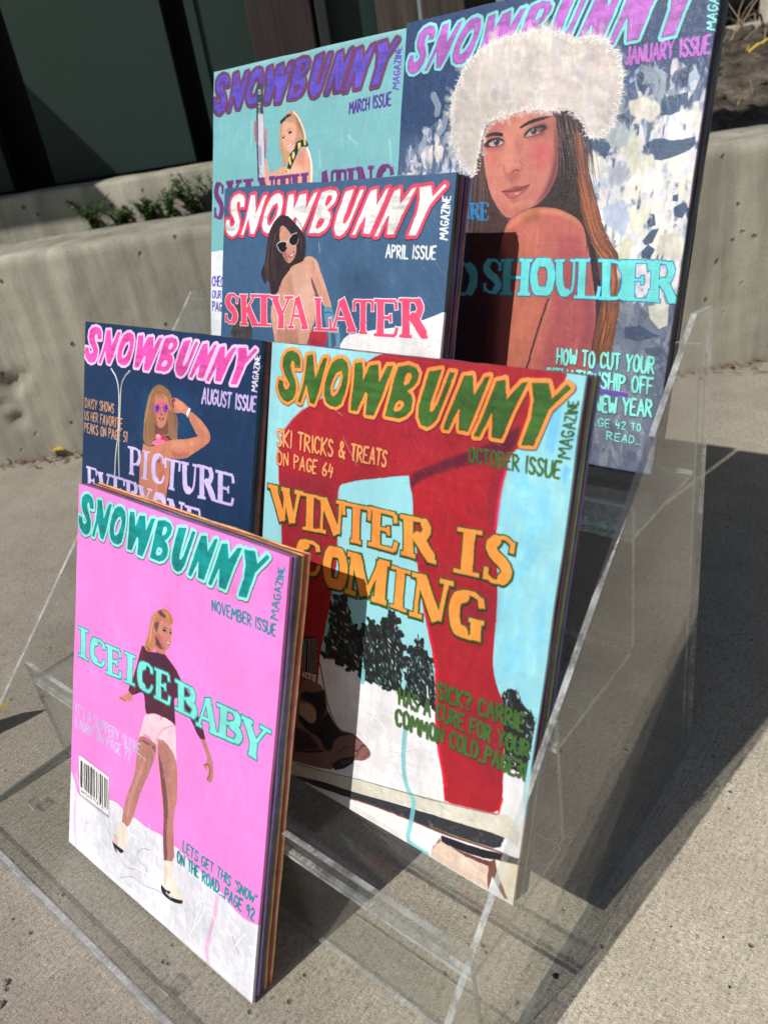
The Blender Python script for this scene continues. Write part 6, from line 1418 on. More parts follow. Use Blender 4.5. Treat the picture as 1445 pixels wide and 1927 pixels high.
('S',(235,240,250),0.00222,'2079,778 2080,780',{'alpha': 0.7,'thick': 3}),
('S',(235,240,250),0.00179,'2279,606 2280,607',{'alpha': 0.7,'thick': 3}),
('S',(235,240,250),0.0024,'1506,2057 1508,2058',{'alpha': 0.7,'thick': 3}),
('S',(235,240,250),0.00088,'3017,2659 3019,2660',{'alpha': 0.7,'thick': 3}),
('S',(235,240,250),0.00108,'803,-15 804,-14',{'alpha': 0.7,'thick': 3}),
('S',(235,240,250),0.00198,'3734,3550 3735,3551',{'alpha': 0.7,'thick': 3}),
('S',(235,240,250),0.0017,'2838,3288 2839,3289',{'alpha': 0.7,'thick': 3}),
('S',(235,240,250),0.0012,'1943,295 1945,296',{'alpha': 0.7,'thick': 3}),
('S',(235,240,250),0.00175,'2286,1934 2287,1935',{'alpha': 0.7,'thick': 3}),
('S',(235,240,250),0.00204,'3427,2446 3428,2447',{'alpha': 0.7,'thick': 3}),
('S',(235,240,250),0.00171,'3896,675 3897,677',{'alpha': 0.7,'thick': 3}),
('S',(235,240,250),0.00154,'3992,2770 3993,2771',{'alpha': 0.7,'thick': 3}),
('S',(235,240,250),0.00229,'594,708 596,710',{'alpha': 0.7,'thick': 3}),
('S',(235,240,250),0.0028,'585,1944 587,1946',{'alpha': 0.7,'thick': 3}),
('S',(235,240,250),0.00268,'1477,3565 1479,3566',{'alpha': 0.7,'thick': 3}),
('S',(235,240,250),0.00211,'2170,687 2172,689',{'alpha': 0.7,'thick': 3}),
('S',(235,240,250),0.00109,'797,3110 798,3111',{'alpha': 0.7,'thick': 3}),
('S',(235,240,250),0.001,'3828,575 3829,576',{'alpha': 0.7,'thick': 3}),
('S',(235,240,250),0.00288,'206,1252 208,1254',{'alpha': 0.7,'thick': 3}),
('S',(235,240,250),0.0019,'3167,3511 3169,3512',{'alpha': 0.7,'thick': 3}),
('S',(235,240,250),0.00171,'1784,386 1785,388',{'alpha': 0.7,'thick': 3}),
('S',(235,240,250),0.0019,'1011,574 1013,576',{'alpha': 0.7,'thick': 3}),
('S',(235,240,250),0.00116,'2444,491 2446,492',{'alpha': 0.7,'thick': 3}),
('S',(235,240,250),0.00216,'3104,1465 3105,1466',{'alpha': 0.7,'thick': 3}),
('S',(235,240,250),0.00247,'2126,3141 2127,3142',{'alpha': 0.7,'thick': 3}),
('S',(235,240,250),0.00113,'2718,3262 2720,3264',{'alpha': 0.7,'thick': 3}),
('S',(235,240,250),0.00181,'2401,1022 2403,1023',{'alpha': 0.7,'thick': 3}),
('S',(235,240,250),0.00091,'4160,3456 4162,3457',{'alpha': 0.7,'thick': 3}),
('S',(235,240,250),0.00074,'3222,1939 3223,1940',{'alpha': 0.7,'thick': 3}),
('S',(235,240,250),0.00225,'1071,2657 1073,2658',{'alpha': 0.7,'thick': 3}),
('S',(235,240,250),0.00161,'2685,1014 2686,1015',{'alpha': 0.7,'thick': 3}),
('S',(235,240,250),0.00107,'4149,1762 4150,1763',{'alpha': 0.7,'thick': 3}),
('S',(235,240,250),0.00202,'3205,1599 3207,1600',{'alpha': 0.7,'thick': 3}),
('S',(235,240,250),0.00149,'650,3149 652,3150',{'alpha': 0.7,'thick': 3}),
('S',(235,240,250),0.00212,'2133,574 2135,576',{'alpha': 0.7,'thick': 3}),
('S',(235,240,250),0.0009,'3305,2331 3307,2332',{'alpha': 0.7,'thick': 3}),
('S',(235,240,250),0.00133,'1882,1415 1884,1417',{'alpha': 0.7,'thick': 3}),
('S',(235,240,250),0.00184,'3188,828 3189,830',{'alpha': 0.7,'thick': 3}),
('S',(235,240,250),0.00101,'350,220 352,222',{'alpha': 0.7,'thick': 3}),
('S',(235,240,250),0.00139,'2275,1274 2277,1276',{'alpha': 0.7,'thick': 3}),
('S',(235,240,250),0.00069,'4060,2350 4062,2351',{'alpha': 0.7,'thick': 3}),
('S',(235,240,250),0.00089,'3899,644 3900,645',{'alpha': 0.7,'thick': 3}),
('S',(235,240,250),0.00171,'3075,953 3076,955',{'alpha': 0.7,'thick': 3}),
('S',(235,240,250),0.00219,'1817,1861 1819,1862',{'alpha': 0.7,'thick': 3}),
('S',(235,240,250),0.0017,'2793,807 2795,808',{'alpha': 0.7,'thick': 3}),
('S',(235,240,250),0.00186,'2914,1133 2916,1134',{'alpha': 0.7,'thick': 3}),
('S',(235,240,250),0.00097,'1146,1876 1148,1877',{'alpha': 0.7,'thick': 3}),
('S',(235,240,250),0.00234,'1392,2093 1394,2095',{'alpha': 0.7,'thick': 3}),
('S',(235,240,250),0.00078,'2688,1349 2689,1350',{'alpha': 0.7,'thick': 3}),
('S',(235,240,250),0.00195,'3734,1950 3736,1951',{'alpha': 0.7,'thick': 3}),
('S',(235,240,250),0.00227,'655,200 657,201',{'alpha': 0.7,'thick': 3}),
('S',(235,240,250),0.0025,'446,96 448,98',{'alpha': 0.7,'thick': 3}),
('S',(235,240,250),0.00183,'1236,844 1238,845',{'alpha': 0.7,'thick': 3}),
('S',(235,240,250),0.00164,'2168,2616 2169,2617',{'alpha': 0.7,'thick': 3}),
('S',(235,240,250),0.00182,'3593,703 3594,704',{'alpha': 0.7,'thick': 3}),
('S',(235,240,250),0.00156,'1846,3560 1848,3561',{'alpha': 0.7,'thick': 3}),
('S',(235,240,250),0.00161,'1715,1709 1716,1711',{'alpha': 0.7,'thick': 3}),
('S',(235,240,250),0.00228,'1617,487 1618,488',{'alpha': 0.7,'thick': 3}),
('S',(235,240,250),0.00188,'717,1131 718,1132',{'alpha': 0.7,'thick': 3}),
('S',(235,240,250),0.00206,'2278,527 2280,528',{'alpha': 0.7,'thick': 3}),
('S',(235,240,250),0.00191,'3727,847 3728,849',{'alpha': 0.7,'thick': 3}),
('S',(235,240,250),0.00238,'1061,1170 1063,1171',{'alpha': 0.7,'thick': 3}),
('S',(235,240,250),0.00102,'2736,1979 2738,1980',{'alpha': 0.7,'thick': 3}),
('S',(235,240,250),0.00221,'1965,3495 1967,3497',{'alpha': 0.7,'thick': 3}),
('S',(235,240,250),0.001,'588,2706 590,2707',{'alpha': 0.7,'thick': 3}),
('S',(235,240,250),0.00137,'3557,2148 3558,2149',{'alpha': 0.7,'thick': 3}),
('S',(235,240,250),0.00173,'3755,933 3756,934',{'alpha': 0.7,'thick': 3}),
('S',(235,240,250),0.0023,'2406,3605 2408,3606',{'alpha': 0.7,'thick': 3}),
('S',(235,240,250),0.00158,'3175,1499 3176,1500',{'alpha': 0.7,'thick': 3}),
('S',(235,240,250),0.0011,'2225,718 2226,720',{'alpha': 0.7,'thick': 3}),
('S',(235,240,250),0.00198,'3742,620 3743,621',{'alpha': 0.7,'thick': 3}),
('S',(235,240,250),0.00101,'2345,795 2346,796',{'alpha': 0.7,'thick': 3}),
('S',(235,240,250),0.00244,'1800,2479 1801,2481',{'alpha': 0.7,'thick': 3}),
('S',(235,240,250),0.00165,'1653,2292 1655,2293',{'alpha': 0.7,'thick': 3}),
('S',(235,240,250),0.00159,'688,925 690,926',{'alpha': 0.7,'thick': 3}),
('S',(235,240,250),0.00127,'2444,759 2446,760',{'alpha': 0.7,'thick': 3}),
('S',(235,240,250),0.00183,'3772,1117 3774,1118',{'alpha': 0.7,'thick': 3}),
('S',(235,240,250),0.00095,'2740,2013 2742,2014',{'alpha': 0.7,'thick': 3}),
('S',(235,240,250),0.00248,'712,763 714,765',{'alpha': 0.7,'thick': 3}),
('S',(235,240,250),0.001,'1471,1544 1473,1546',{'alpha': 0.7,'thick': 3}),
('S',(235,240,250),0.00195,'44,-25 46,-23',{'alpha': 0.7,'thick': 3}),
('S',(235,240,250),0.00176,'831,1596 833,1598',{'alpha': 0.7,'thick': 3}),
('S',(235,240,250),0.00097,'1410,1349 1411,1351',{'alpha': 0.7,'thick': 3}),
('S',(235,240,250),0.00135,'1215,955 1217,956',{'alpha': 0.7,'thick': 3}),
],
'aug': [
('BG',(24,52,90)),
('D',[(26,70,112),(20,44,80),(30,62,98)],150,0.03297,'-61,672 3956,599 3993,2198 23,2531',{'ang': 80,'alpha': 0.28,'blur': 0.006}),
('P',(22,82,128),'1539,870 2573,754 2912,1181 2502,1388 1585,1528',{'alpha': 0.45,'blur': 0.02}),
('S',(205,205,200),0.00718,'745,628 863,706 940,818 982,1013 985,1314 977,1620 937,1832 930,2166',{'thick': 1}),
('S',(190,192,190),0.00711,'1233,612 1074,725 1010,870 1017,1109 1008,1514 1015,1819 1051,2154',{'thick': 1}),
('S',(235,238,240),0.00285,'765,632 882,724 957,856',{'alpha': 0.9}),
('S',(70,80,90),0.00284,'1206,634 1050,747 991,932 1001,1211',{'alpha': 0.7}),
('P',(150,108,78),'1906,729 2016,725 2128,752 2212,790 2271,853 2328,1057 2403,1086 2423,1162 2435,1400 2290,1426 2231,1371 1891,1478 1883,1561 1771,1604 1651,1556 1621,1437 1645,1268 1651,1145 1698,993 1759,849',{'thick': 0.5}),
('P',(200,128,102),'2263,1430 2449,1398 2668,1360 2830,1307 2929,1283 3131,1267 3124,1329 2991,1426 2811,1524 2652,1621 2417,1670 2289,1676 2292,1794 2295,1993 2228,2181 2268,2695 1639,2840 1569,2231 1577,1827 1616,1687 1640,1575 1771,1604 1939,1561',{'thick': 0.4}),
('P',(225,158,120),'2292,1449 2670,1383 2833,1343 2982,1320 2741,1450 2486,1530 2297,1520',{'alpha': 0.5,'blur': 0.006}),
('P',(150,85,78),'2302,1576 2490,1585 2746,1511 2650,1605 2417,1664',{'alpha': 0.5,'blur': 0.004}),
('P',(150,88,78),'1978,1740 2151,1826 2246,2197 2203,2501 2049,2237',{'alpha': 0.4,'blur': 0.006}),
('P',(90,50,60),'1978,1740 2083,1722 2036,1807',{'alpha': 0.5,'blur': 0.002}),
('P',(200,128,102),'2639,1017 2701,994 2806,1026 2962,1096 3079,1170 3137,1244 3135,1312 3085,1365 2917,1293 2854,1286 2756,1185 2658,1091',{}),
('P',(225,160,125),'2782,1044 2951,1112 3069,1186 3118,1254 3036,1229 2892,1151',{'alpha': 0.5,'blur': 0.004}),
('P',(215,135,112),'2229,1039 2214,978 2238,912 2298,859 2405,867 2515,894 2633,941 2689,968 2620,1065 2526,1033 2420,1055 2314,1059',{}),
('P',(110,50,62),'2235,944 2280,883 2325,863 2355,898 2304,927 2335,978 2298,1018 2242,990',{'alpha': 0.85}),
('P',(238,160,135),'2354,890 2487,905 2570,964 2495,1005 2388,987 2358,944',{'alpha': 0.6,'blur': 0.002}),
('P',(205,132,112),'1916,863 2053,839 2180,864 2217,993 2186,1115 2152,1239 2061,1309 1962,1291 1898,1193 1859,1078 1875,955',{}),
('P',(120,70,66),'1903,1257 1962,1298 2061,1312 2153,1247 2187,1155 2226,1308 2204,1375 1915,1418',{'alpha': 0.85}),
('P',(150,90,80),'1864,1117 1916,1240 1976,1288 1940,1188 1892,1114',{'alpha': 0.6}),
('H',[(185,140,100),(120,84,64),(205,165,120),(100,70,58)],0.00394,34,0.01691,'1921,743 1791,885 1730,1037 1699,1204 1682,1370 1722,1529',{}),
('H',[(180,135,100),(110,78,62),(200,160,120)],0.0037,22,0.0127,'2129,760 2245,864 2299,1030 2353,1211 2354,1392',{}),
('H',[(190,145,102),(125,88,68),(165,120,88)],0.00297,26,0.0189,'2017,733 2023,811 2042,880 2033,937',{}),
('P',(235,92,142),'1851,1035 1890,986 1973,975 2017,1010 2019,1069 1977,1127 1908,1136 1859,1098',{'thick': 0.6}),
('P',(96,84,178),'1877,1047 1908,1002 1978,1003 1996,1056 1958,1109 1896,1103',{}),
('P',(30,34,70),'1936,1008 1977,1027 1978,1075 1945,1051',{'alpha': 0.85}),
('P',(235,92,142),'2052,1006 2089,957 2170,947 2214,981 2216,1040 2175,1097 2108,1106 2059,1068',{'thick': 0.6}),
('P',(96,84,178),'2077,1018 2107,973 2175,974 2193,1027 2156,1079 2095,1073',{}),
('P',(30,34,70),'2135,979 2174,998 2175,1045 2144,1022',{'alpha': 0.85}),
('P',(240,90,135),'1952,970 2088,946 2198,948 2105,987 2036,984 1968,1000',{}),
('S',(150,60,90),0.00245,'2022,1017 2033,1087',{}),
('P',(150,88,82),'2023,1089 2102,1118 2048,1141 2008,1131',{'alpha': 0.7}),
('P',(90,30,40),'1981,1174 2051,1173 2118,1156 2093,1187 2032,1203',{}),
('P',(225,200,195),'2017,1184 2085,1173 2065,1187 2035,1191',{}),
('P',(245,240,235),'2599,1026 2657,950 2694,964 2630,1087',{}),
('S',(140,120,110),0.00128,'2601,1026 2650,1025 2740,996',{'alpha': 0.8}),
('P',(200,60,80),'2060,1384 2256,1431 2170,1472 2059,1469',{}),
('P',(250,120,165),'1846,1551 1865,1515 1950,1479 1924,1433 1942,1404 1997,1385 2063,1412 2050,1461 2159,1466 2160,1487 2050,1537 1926,1564',{'thick': 0.8}),
('P',(255,165,195),'1950,1417 2012,1395 2049,1422 2002,1453 1959,1444',{}),
('D',[(225,155,122),(176,104,88),(205,132,108),(150,86,78)],90,0.00782,'2291,1442 2832,1328 3102,1287 3084,1350 2625,1617 2310,1678 2270,1863 1621,1979 1657,1638',{'ang': 10,'alpha': 0.35,'thick': 0.6}),
('D',[(225,155,122),(176,104,88)],26,0.00541,'2680,1042 2834,1067 3070,1201 3039,1266 2820,1192',{'ang': 50,'alpha': 0.35}),
('N',(240,82,178),(240,192,240),'310,61 3905,105 3532,553 199,591',{}),
('T','AUGUST ISSUE',(205,180,235),'2925,670 3968,660 3960,834 2927,856',{'w': 0.15}),
('T','MAGAZINE',(225,220,240),'3869,595 3897,183 3988,177 3972,600',{'w': 0.15}),
('T','DAISY SHOWS',(205,152,112),'42,1133 853,1119 850,1255 41,1275',{'w': 0.13}),
('T','US HER FAVORITE',(205,152,112),'43,1330 1089,1310 1090,1457 41,1456',{'w': 0.13}),
('T','PEAKS ON PAGE 51',(205,152,112),'43,1511 1231,1481 1229,1622 46,1650',{'w': 0.13}),
('F',(205,190,238),(150,128,190),[('P','1258,1668 1635,1654 1579,2063 1298,2074'),('I','1608,1667 1829,1659 1791,2078 1616,2085'),('C','1843,1664 2171,1653 2183,2069 1861,2091'),('T','2166,1673 2538,1664 2491,2094 2212,2106'),('U','2526,1670 2930,1656 2906,2061 2573,2093'),('R','2906,1653 3258,1646 3326,2068 2933,2101'),('E','3271,1656 3673,1650 3676,2061 3309,2072')],{'grow': 0.02,'fat': 0.92}),
('F',(205,190,238),(150,128,190),[('E','115,2158 451,2151 456,2559 143,2569'),('V','440,2187 845,2165 846,2573 482,2593'),('E','846,2171 1223,2158 1226,2568 869,2583'),('R','1201,2168 1564,2161 1619,2546 1227,2578'),('Y','1541,2180 1908,2181 1895,2568 1550,2582'),('O','1896,2197 2272,2192 2276,2584 1912,2605'),('N','2261,2229 2666,2218 2666,2602 2279,2623'),('E','2668,2242 3035,2226 3037,2583 2692,2606')],{'grow': 0.02,'fat': 0.92}),
('S',(120,150,185),0.00262,'2936,1006 2947,1009',{'alpha': 0.5,'thick': 2}),
('S',(120,150,185),0.00134,'4004,1190 4009,1193',{'alpha': 0.5,'thick': 2}),
('S',(120,150,185),0.00136,'3144,1456 3146,1468',{'alpha': 0.5,'thick': 2}),
('S',(120,150,185),0.00296,'2188,1549 2187,1557',{'alpha': 0.5,'thick': 2}),
('S',(120,150,185),0.00163,'2627,1874 2618,1887',{'alpha': 0.5,'thick': 2}),
('S',(120,150,185),0.0029,'2453,1180 2463,1187',{'alpha': 0.5,'thick': 2}),
('S',(120,150,185),0.00228,'4028,1631 4024,1632',{'alpha': 0.5,'thick': 2}),
('S',(120,150,185),0.00183,'2971,1689 2971,1697',{'alpha': 0.5,'thick': 2}),
('S',(120,150,185),0.00263,'1243,1937 1240,1940',{'alpha': 0.5,'thick': 2}),
('S',(120,150,185),0.0026,'2460,1202 2452,1209',{'alpha': 0.5,'thick': 2}),
('S',(120,150,185),0.0027,'974,1544 962,1546',{'alpha': 0.5,'thick': 2}),
('S',(120,150,185),0.00224,'2169,1078 2160,1081',{'alpha': 0.5,'thick': 2}),
('S',(120,150,185),0.00294,'2465,2044 2466,2050',{'alpha': 0.5,'thick': 2}),
('S',(120,150,185),0.00224,'346,1431 361,1431',{'alpha': 0.5,'thick': 2}),
('S',(120,150,185),0.00178,'3853,1205 3850,1219',{'alpha': 0.5,'thick': 2}),
('S',(120,150,185),0.00258,'942,1796 933,1801',{'alpha': 0.5,'thick': 2}),
('S',(120,150,185),0.00225,'4013,1576 4021,1576',{'alpha': 0.5,'thick': 2}),
('S',(120,150,185),0.00159,'3063,1694 3063,1708',{'alpha': 0.5,'thick': 2}),
('S',(120,150,185),0.00173,'1587,1974 1592,1977',{'alpha': 0.5,'thick': 2}),
('S',(120,150,185),0.00292,'2292,1299 2298,1306',{'alpha': 0.5,'thick': 2}),
('S',(120,150,185),0.00262,'2966,1275 2961,1284',{'alpha': 0.5,'thick': 2}),
('S',(120,150,185),0.00132,'2588,1278 2580,1288',{'alpha': 0.5,'thick': 2}),
('S',(120,150,185),0.00255,'1075,2059 1089,2070',{'alpha': 0.5,'thick': 2}),
('S',(120,150,185),0.00124,'3102,1182 3104,1192',{'alpha': 0.5,'thick': 2}),
('S',(120,150,185),0.00134,'3732,877 3744,885',{'alpha': 0.5,'thick': 2}),
('S',(120,150,185),0.00159,'2236,1824 2238,1834',{'alpha': 0.5,'thick': 2}),
('S',(120,150,185),0.00146,'2630,964 2634,976',{'alpha': 0.5,'thick': 2}),
('S',(120,150,185),0.00164,'670,979 679,984',{'alpha': 0.5,'thick': 2}),
('S',(120,150,185),0.00254,'2149,2208 2144,2220',{'alpha': 0.5,'thick': 2}),
('S',(120,150,185),0.00322,'27,1482 16,1484',{'alpha': 0.5,'thick': 2}),
('S',(120,150,185),0.0031,'2323,1233 2314,1246',{'alpha': 0.5,'thick': 2}),
('S',(120,150,185),0.00225,'1853,1989 1857,1993',{'alpha': 0.5,'thick': 2}),
('S',(120,150,185),0.00315,'1107,1590 1102,1595',{'alpha': 0.5,'thick': 2}),
('S',(120,150,185),0.00192,'1892,965 1894,973',{'alpha': 0.5,'thick': 2}),
('S',(120,150,185),0.00127,'2621,1139 2610,1146',{'alpha': 0.5,'thick': 2}),
('S',(120,150,185),0.00203,'989,1785 998,1793',{'alpha': 0.5,'thick': 2}),
('S',(120,150,185),0.00215,'2912,1700 2911,1705',{'alpha': 0.5,'thick': 2}),
('S',(120,150,185),0.00273,'372,2242 360,2260',{'alpha': 0.5,'thick': 2}),
('S',(120,150,185),0.00206,'2601,1600 2593,1616',{'alpha': 0.5,'thick': 2}),
('S',(120,150,185),0.00366,'841,1499 830,1509',{'alpha': 0.5,'thick': 2}),
('S',(120,150,185),0.00305,'2164,1143 2161,1144',{'alpha': 0.5,'thick': 2}),
('S',(120,150,185),0.00262,'2113,812 2124,825',{'alpha': 0.5,'thick': 2}),
('S',(120,150,185),0.00227,'288,2067 287,2072',{'alpha': 0.5,'thick': 2}),
('S',(120,150,185),0.00266,'1431,1074 1421,1090',{'alpha': 0.5,'thick': 2}),
('S',(120,150,185),0.00204,'290,2530 277,2546',{'alpha': 0.5,'thick': 2}),
('S',(120,150,185),0.00224,'2422,1834 2425,1834',{'alpha': 0.5,'thick': 2}),
('S',(120,150,185),0.00292,'2927,1395 2916,1398',{'alpha': 0.5,'thick': 2}),
('S',(120,150,185),0.00197,'2985,1948 2991,1955',{'alpha': 0.5,'thick': 2}),
('S',(120,150,185),0.00254,'1827,1500 1815,1506',{'alpha': 0.5,'thick': 2}),
('S',(120,150,185),0.00198,'3125,1028 3120,1034',{'alpha': 0.5,'thick': 2}),
('S',(120,150,185),0.00295,'2870,1719 2870,1722',{'alpha': 0.5,'thick': 2}),
('S',(120,150,185),0.00183,'1560,952 1563,961',{'alpha': 0.5,'thick': 2}),
('S',(120,150,185),0.00162,'1158,1180 1149,1189',{'alpha': 0.5,'thick': 2}),
('S',(120,150,185),0.00265,'1285,2212 1281,2220',{'alpha': 0.5,'thick': 2}),
('S',(120,150,185),0.00334,'253,2165 249,2178',{'alpha': 0.5,'thick': 2}),
('S',(120,150,185),0.00187,'1298,1217 1290,1228',{'alpha': 0.5,'thick': 2}),
('S',(120,150,185),0.0014,'2837,1703 2844,1709',{'alpha': 0.5,'thick': 2}),
('S',(120,150,185),0.00222,'1779,1561 1772,1569',{'alpha': 0.5,'thick': 2}),
('S',(120,150,185),0.00288,'2850,1683 2844,1698',{'alpha': 0.5,'thick': 2}),
('S',(120,150,185),0.00283,'3396,1585 3389,1597',{'alpha': 0.5,'thick': 2}),
],
'apr': [
('BG',(64,98,134)),
('D',[(54,86,122),(78,112,146),(60,92,125),(70,105,140)],200,0.03637,'6,3 4007,18 4003,2029 8,2095',{'ang': 75,'alpha': 0.25,'blur': 0.005}),
('P',(48,72,104),'2309,1158 2775,1036 3102,1295 2978,1568 2400,1457',{'alpha': 0.45,'blur': 0.02}),
('P',(238,238,240),'4003,1506 3791,1592 3465,1697 2997,1771 2691,1837 2501,1873 2383,2036 2434,2648 4052,2462',{'thick': 1.2}),
('D',[(248,248,250),(222,224,230),(235,232,236)],70,0.01576,'3002,1816 3982,1602 4003,2029 2480,2016',{'ang': 40,'alpha': 0.45,'thick': 1.4}),
('P',(70,60,56),'303,1543 628,1504 697,2047 243,2079 273,1809',{'alpha': 0.8,'blur': 0.003}),
('D',[(95,90,70),(50,42,44)],30,0.01165,'303,1543 628,1504 697,2047 243,2079',{'ang': 90,'alpha': 0.6}),
('S',(120,140,165),0.00214,'1973,700 1979,862',{'alpha': 0.7,'thick': 2}),
('S',(190,205,220),0.00214,'1926,746 1952,862',{'alpha': 0.8,'thick': 2}),
('N',(244,244,244),(232,72,108),'316,77 3865,119 3442,666 199,652',{}),
('P',(212,160,138),'1407,1038 1629,950 1737,904 1851,920 1922,967 1972,1086 2064,1223 2190,1464 2223,1540 2086,1547 1995,1423 1906,1322 1818,1168 1823,1230 1898,1370 1926,1511 1940,1702 1879,1850 1795,2041 1782,2299 1195,2352 1175,2026 1066,1749 1072,1548 1222,1344 1272,1205',{'thick': 0.4}),
('P',(225,182,165),'1443,1143 1779,1099 1882,1370 1914,1607 1775,1808 1591,1623 1459,1385',{'alpha': 0.45,'blur': 0.015}),
('P',(176,115,98),'1795,948 1851,966 1919,1133 2068,1317 2163,1501 2085,1532 1933,1321 1823,1135',{'alpha': 0.35,'blur': 0.006}),
('P',(110,72,74),'1814,1169 1856,1210 1941,1340 1960,1410 1919,1407 1880,1342 1825,1239',{'alpha': 0.85,'blur': 0.0015}),
('P',(160,105,92),'1195,1863 1607,1857 1649,2042 1638,2292 1209,2330',{'alpha': 0.55,'blur': 0.006}),
('P',(185,130,112),'1189,1295 1414,1144 1469,1531 1366,1733 1136,1645',{'alpha': 0.5,'blur': 0.01}),
('P',(130,84,78),'1414,1144 1479,1248 1520,1431 1466,1482 1411,1318',{'alpha': 0.3,'blur': 0.006}),
('S',(110,75,68),0.00307,'1504,2003 1512,2037',{'alpha': 0.6}),
('P',(50,36,42),'1204,380 1306,392 1395,440 1514,527 1603,593 1682,687 1689,855 1661,970 1548,1009 1436,1038 1383,1115 1300,1185 1219,1295 1196,1404 1046,1409 1023,1280 958,1213 940,1293 858,1215 829,1116 886,1035 917,907 944,711 967,595 1063,462 1162,396',{'thick': 0.5}),
('P',(205,148,128),'1171,540 1256,511 1378,609 1502,714 1526,856 1476,951 1391,1014 1316,974 1236,876 1185,713',{}),
('P',(140,85,80),'1235,857 1337,856 1375,990 1316,974',{'alpha': 0.6,'blur': 0.002}),
('H',[(78,56,58),(36,26,34),(95,70,68),(45,32,40)],0.00405,40,0.02803,'1192,408 1071,596 1025,819 1007,1014 1065,1230 1119,1367',{}),
('H',[(80,60,62),(36,26,34),(60,44,50)],0.0035,22,0.0146,'1279,410 1459,535 1596,686 1608,855 1545,969',{}),
('P',(18,18,24),'1141,765 1227,724 1311,732 1334,813 1294,857 1221,859 1167,820',{}),
('P',(18,18,24),'1370,696 1423,640 1507,620 1542,686 1520,761 1436,780 1388,753',{}),
('S',(215,210,215),0.0027,'1129,770 1151,741 1226,718 1317,725 1337,742 1367,694 1422,631 1509,615',{}),
('S',(215,210,215),0.00275,'1136,780 1158,799 1172,838 1228,863',{}),
('S',(200,195,200),0.00238,'1542,686 1530,752 1440,780 1373,742',{}),
('S',(200,195,200),0.00211,'1330,751 1315,789',{}),
('P',(160,62,70),'1372,904 1425,880 1480,842 1483,894 1429,932 1386,935',{}),
('P',(245,235,230),'1387,906 1433,887 1469,858 1462,894 1414,921',{}),
('P',(96,150,176),'2088,1537 2214,1531 2244,1591 2299,1691 2390,1789 2416,2099 2213,2116 2177,1831 2098,1693',{}),
('P',(60,90,120),'2233,1865 2313,1870 2338,2010 2263,2064',{'alpha': 0.9}),
('S',(40,60,80),0.00285,'2105,1617 2171,1599 2240,1619',{'alpha': 0.8}),
('P',(186,52,66),'1844,1886 1972,1834 2110,1847 2185,1909 2150,2010 2023,2141 1828,2147',{'thick': 0.5}),
('P',(140,40,54),'1870,1957 1983,1979 2123,2007 2019,2083 1853,2096',{'alpha': 0.5,'blur': 0.005}),
('D',[(228,180,160),(196,140,120),(214,160,138),(170,112,98)],110,0.00994,'1438,1066 1795,948 2000,1132 2163,1491 1917,1473 1921,1703 1768,2102 1212,2146 1097,1748 1252,1343',{'ang': 80,'alpha': 0.3,'thick': 0.6,'blur': 0.001}),
('F',(240,80,118),(244,236,242),[('S','54,1441 397,1422 401,1868 71,1861'),('K','389,1440 775,1426 815,1861 427,1874'),('I','752,1427 1062,1421 1089,1855 776,1864'),('Y','1040,1427 1494,1415 1443,1856 1127,1863'),('A','1422,1428 1717,1422 1819,1850 1421,1860'),('L','1886,1435 2132,1430 2273,1845 1911,1859'),('A','2206,1427 2558,1418 2675,1833 2206,1849'),('T','2577,1417 2926,1408 2929,1835 2647,1839'),('E','2926,1403 3324,1397 3346,1847 2962,1855'),('R','3334,1383 3712,1377 3806,1832 3370,1850')],{'grow': 0.055}),
('T','APRIL ISSUE',(236,240,240),'3066,775 3810,789 3810,931 3071,916',{'w': 0.14}),
('T','MAGAZINE',(232,238,240),'3843,703 3843,247 3953,255 3957,716',{'w': 0.15}),
],
'mar': [
('BG',(122,186,194)),
('D',[(135,195,205),(112,178,188),(140,190,185),(128,196,204)],180,0.033,'-63,5 3927,0 3968,1831 -58,1809',{'ang': 85,'alpha': 0.28,'blur': 0.005}),
('S',(175,215,222),0.00825,'-26,36 1150,26 2657,14 3924,20',{'alpha': 0.5,'blur': 0.004}),
('P',(226,234,242),'-140,2810 104,2794 437,2763 2806,2634 5365,2565 5594,4637 -87,5219',{'thick': 1}),
('N',(98,78,198),(116,56,98),'229,65 3827,104 3470,637 173,644',{}),
('P',(58,72,94),'1106,292 1157,329 1207,416 1215,743 1289,1288 1325,1710 1130,1699 1088,1272 1055,726 1041,396 1064,317',{'thick': 0.8}),
('P',(205,208,222),'1096,751 1215,753 1266,1286 1304,1688 1163,1679 1123,1232',{}),
('P',(140,140,175),'1128,1191 1186,1217 1215,1492 1161,1488',{'alpha': 0.7}),
('S',(70,70,90),0.00207,'1181,1490 1159,1594 1223,1662',{'alpha': 0.8}),
('T','S',(225,215,200),'1084,397 1144,404 1143,461 1083,454',{'w': 0.2}),
('T','Z',(225,215,200),'1092,586 1152,593 1151,650 1091,643',{'w': 0.2}),
('T','I',(225,215,200),'1096,673 1156,679 1155,737 1095,730',{'w': 0.2}),
('T','S',(225,215,200),'1098,731 1158,737 1158,795 1097,788',{'w': 0.2}),
('P',(170,105,120),'1020,847 1073,831 1095,1188 1038,1120 1011,971',{}),
('P',(180,125,140),'1258,963 1311,979 1325,1145 1308,1352 1279,1287',{}),
('P',(222,166,142),'2112,1302 2219,1334 2286,1450 2339,1569 2361,1918 1307,1863 1286,1391 1340,1459 1402,1641 1573,1596 1645,1561 1768,1561 1819,1604 1889,1561 2012,1414 2044,1339',{'thick': 0.4}),
('P',(185,110,95),'2045,1355 2152,1386 2209,1560 2180,1659 2034,1587 1992,1467',{'alpha': 0.45,'blur': 0.01}),
('P',(240,190,165),'1890,1577 2056,1550 2122,1671 1920,1674',{'alpha': 0.5,'blur': 0.008}),
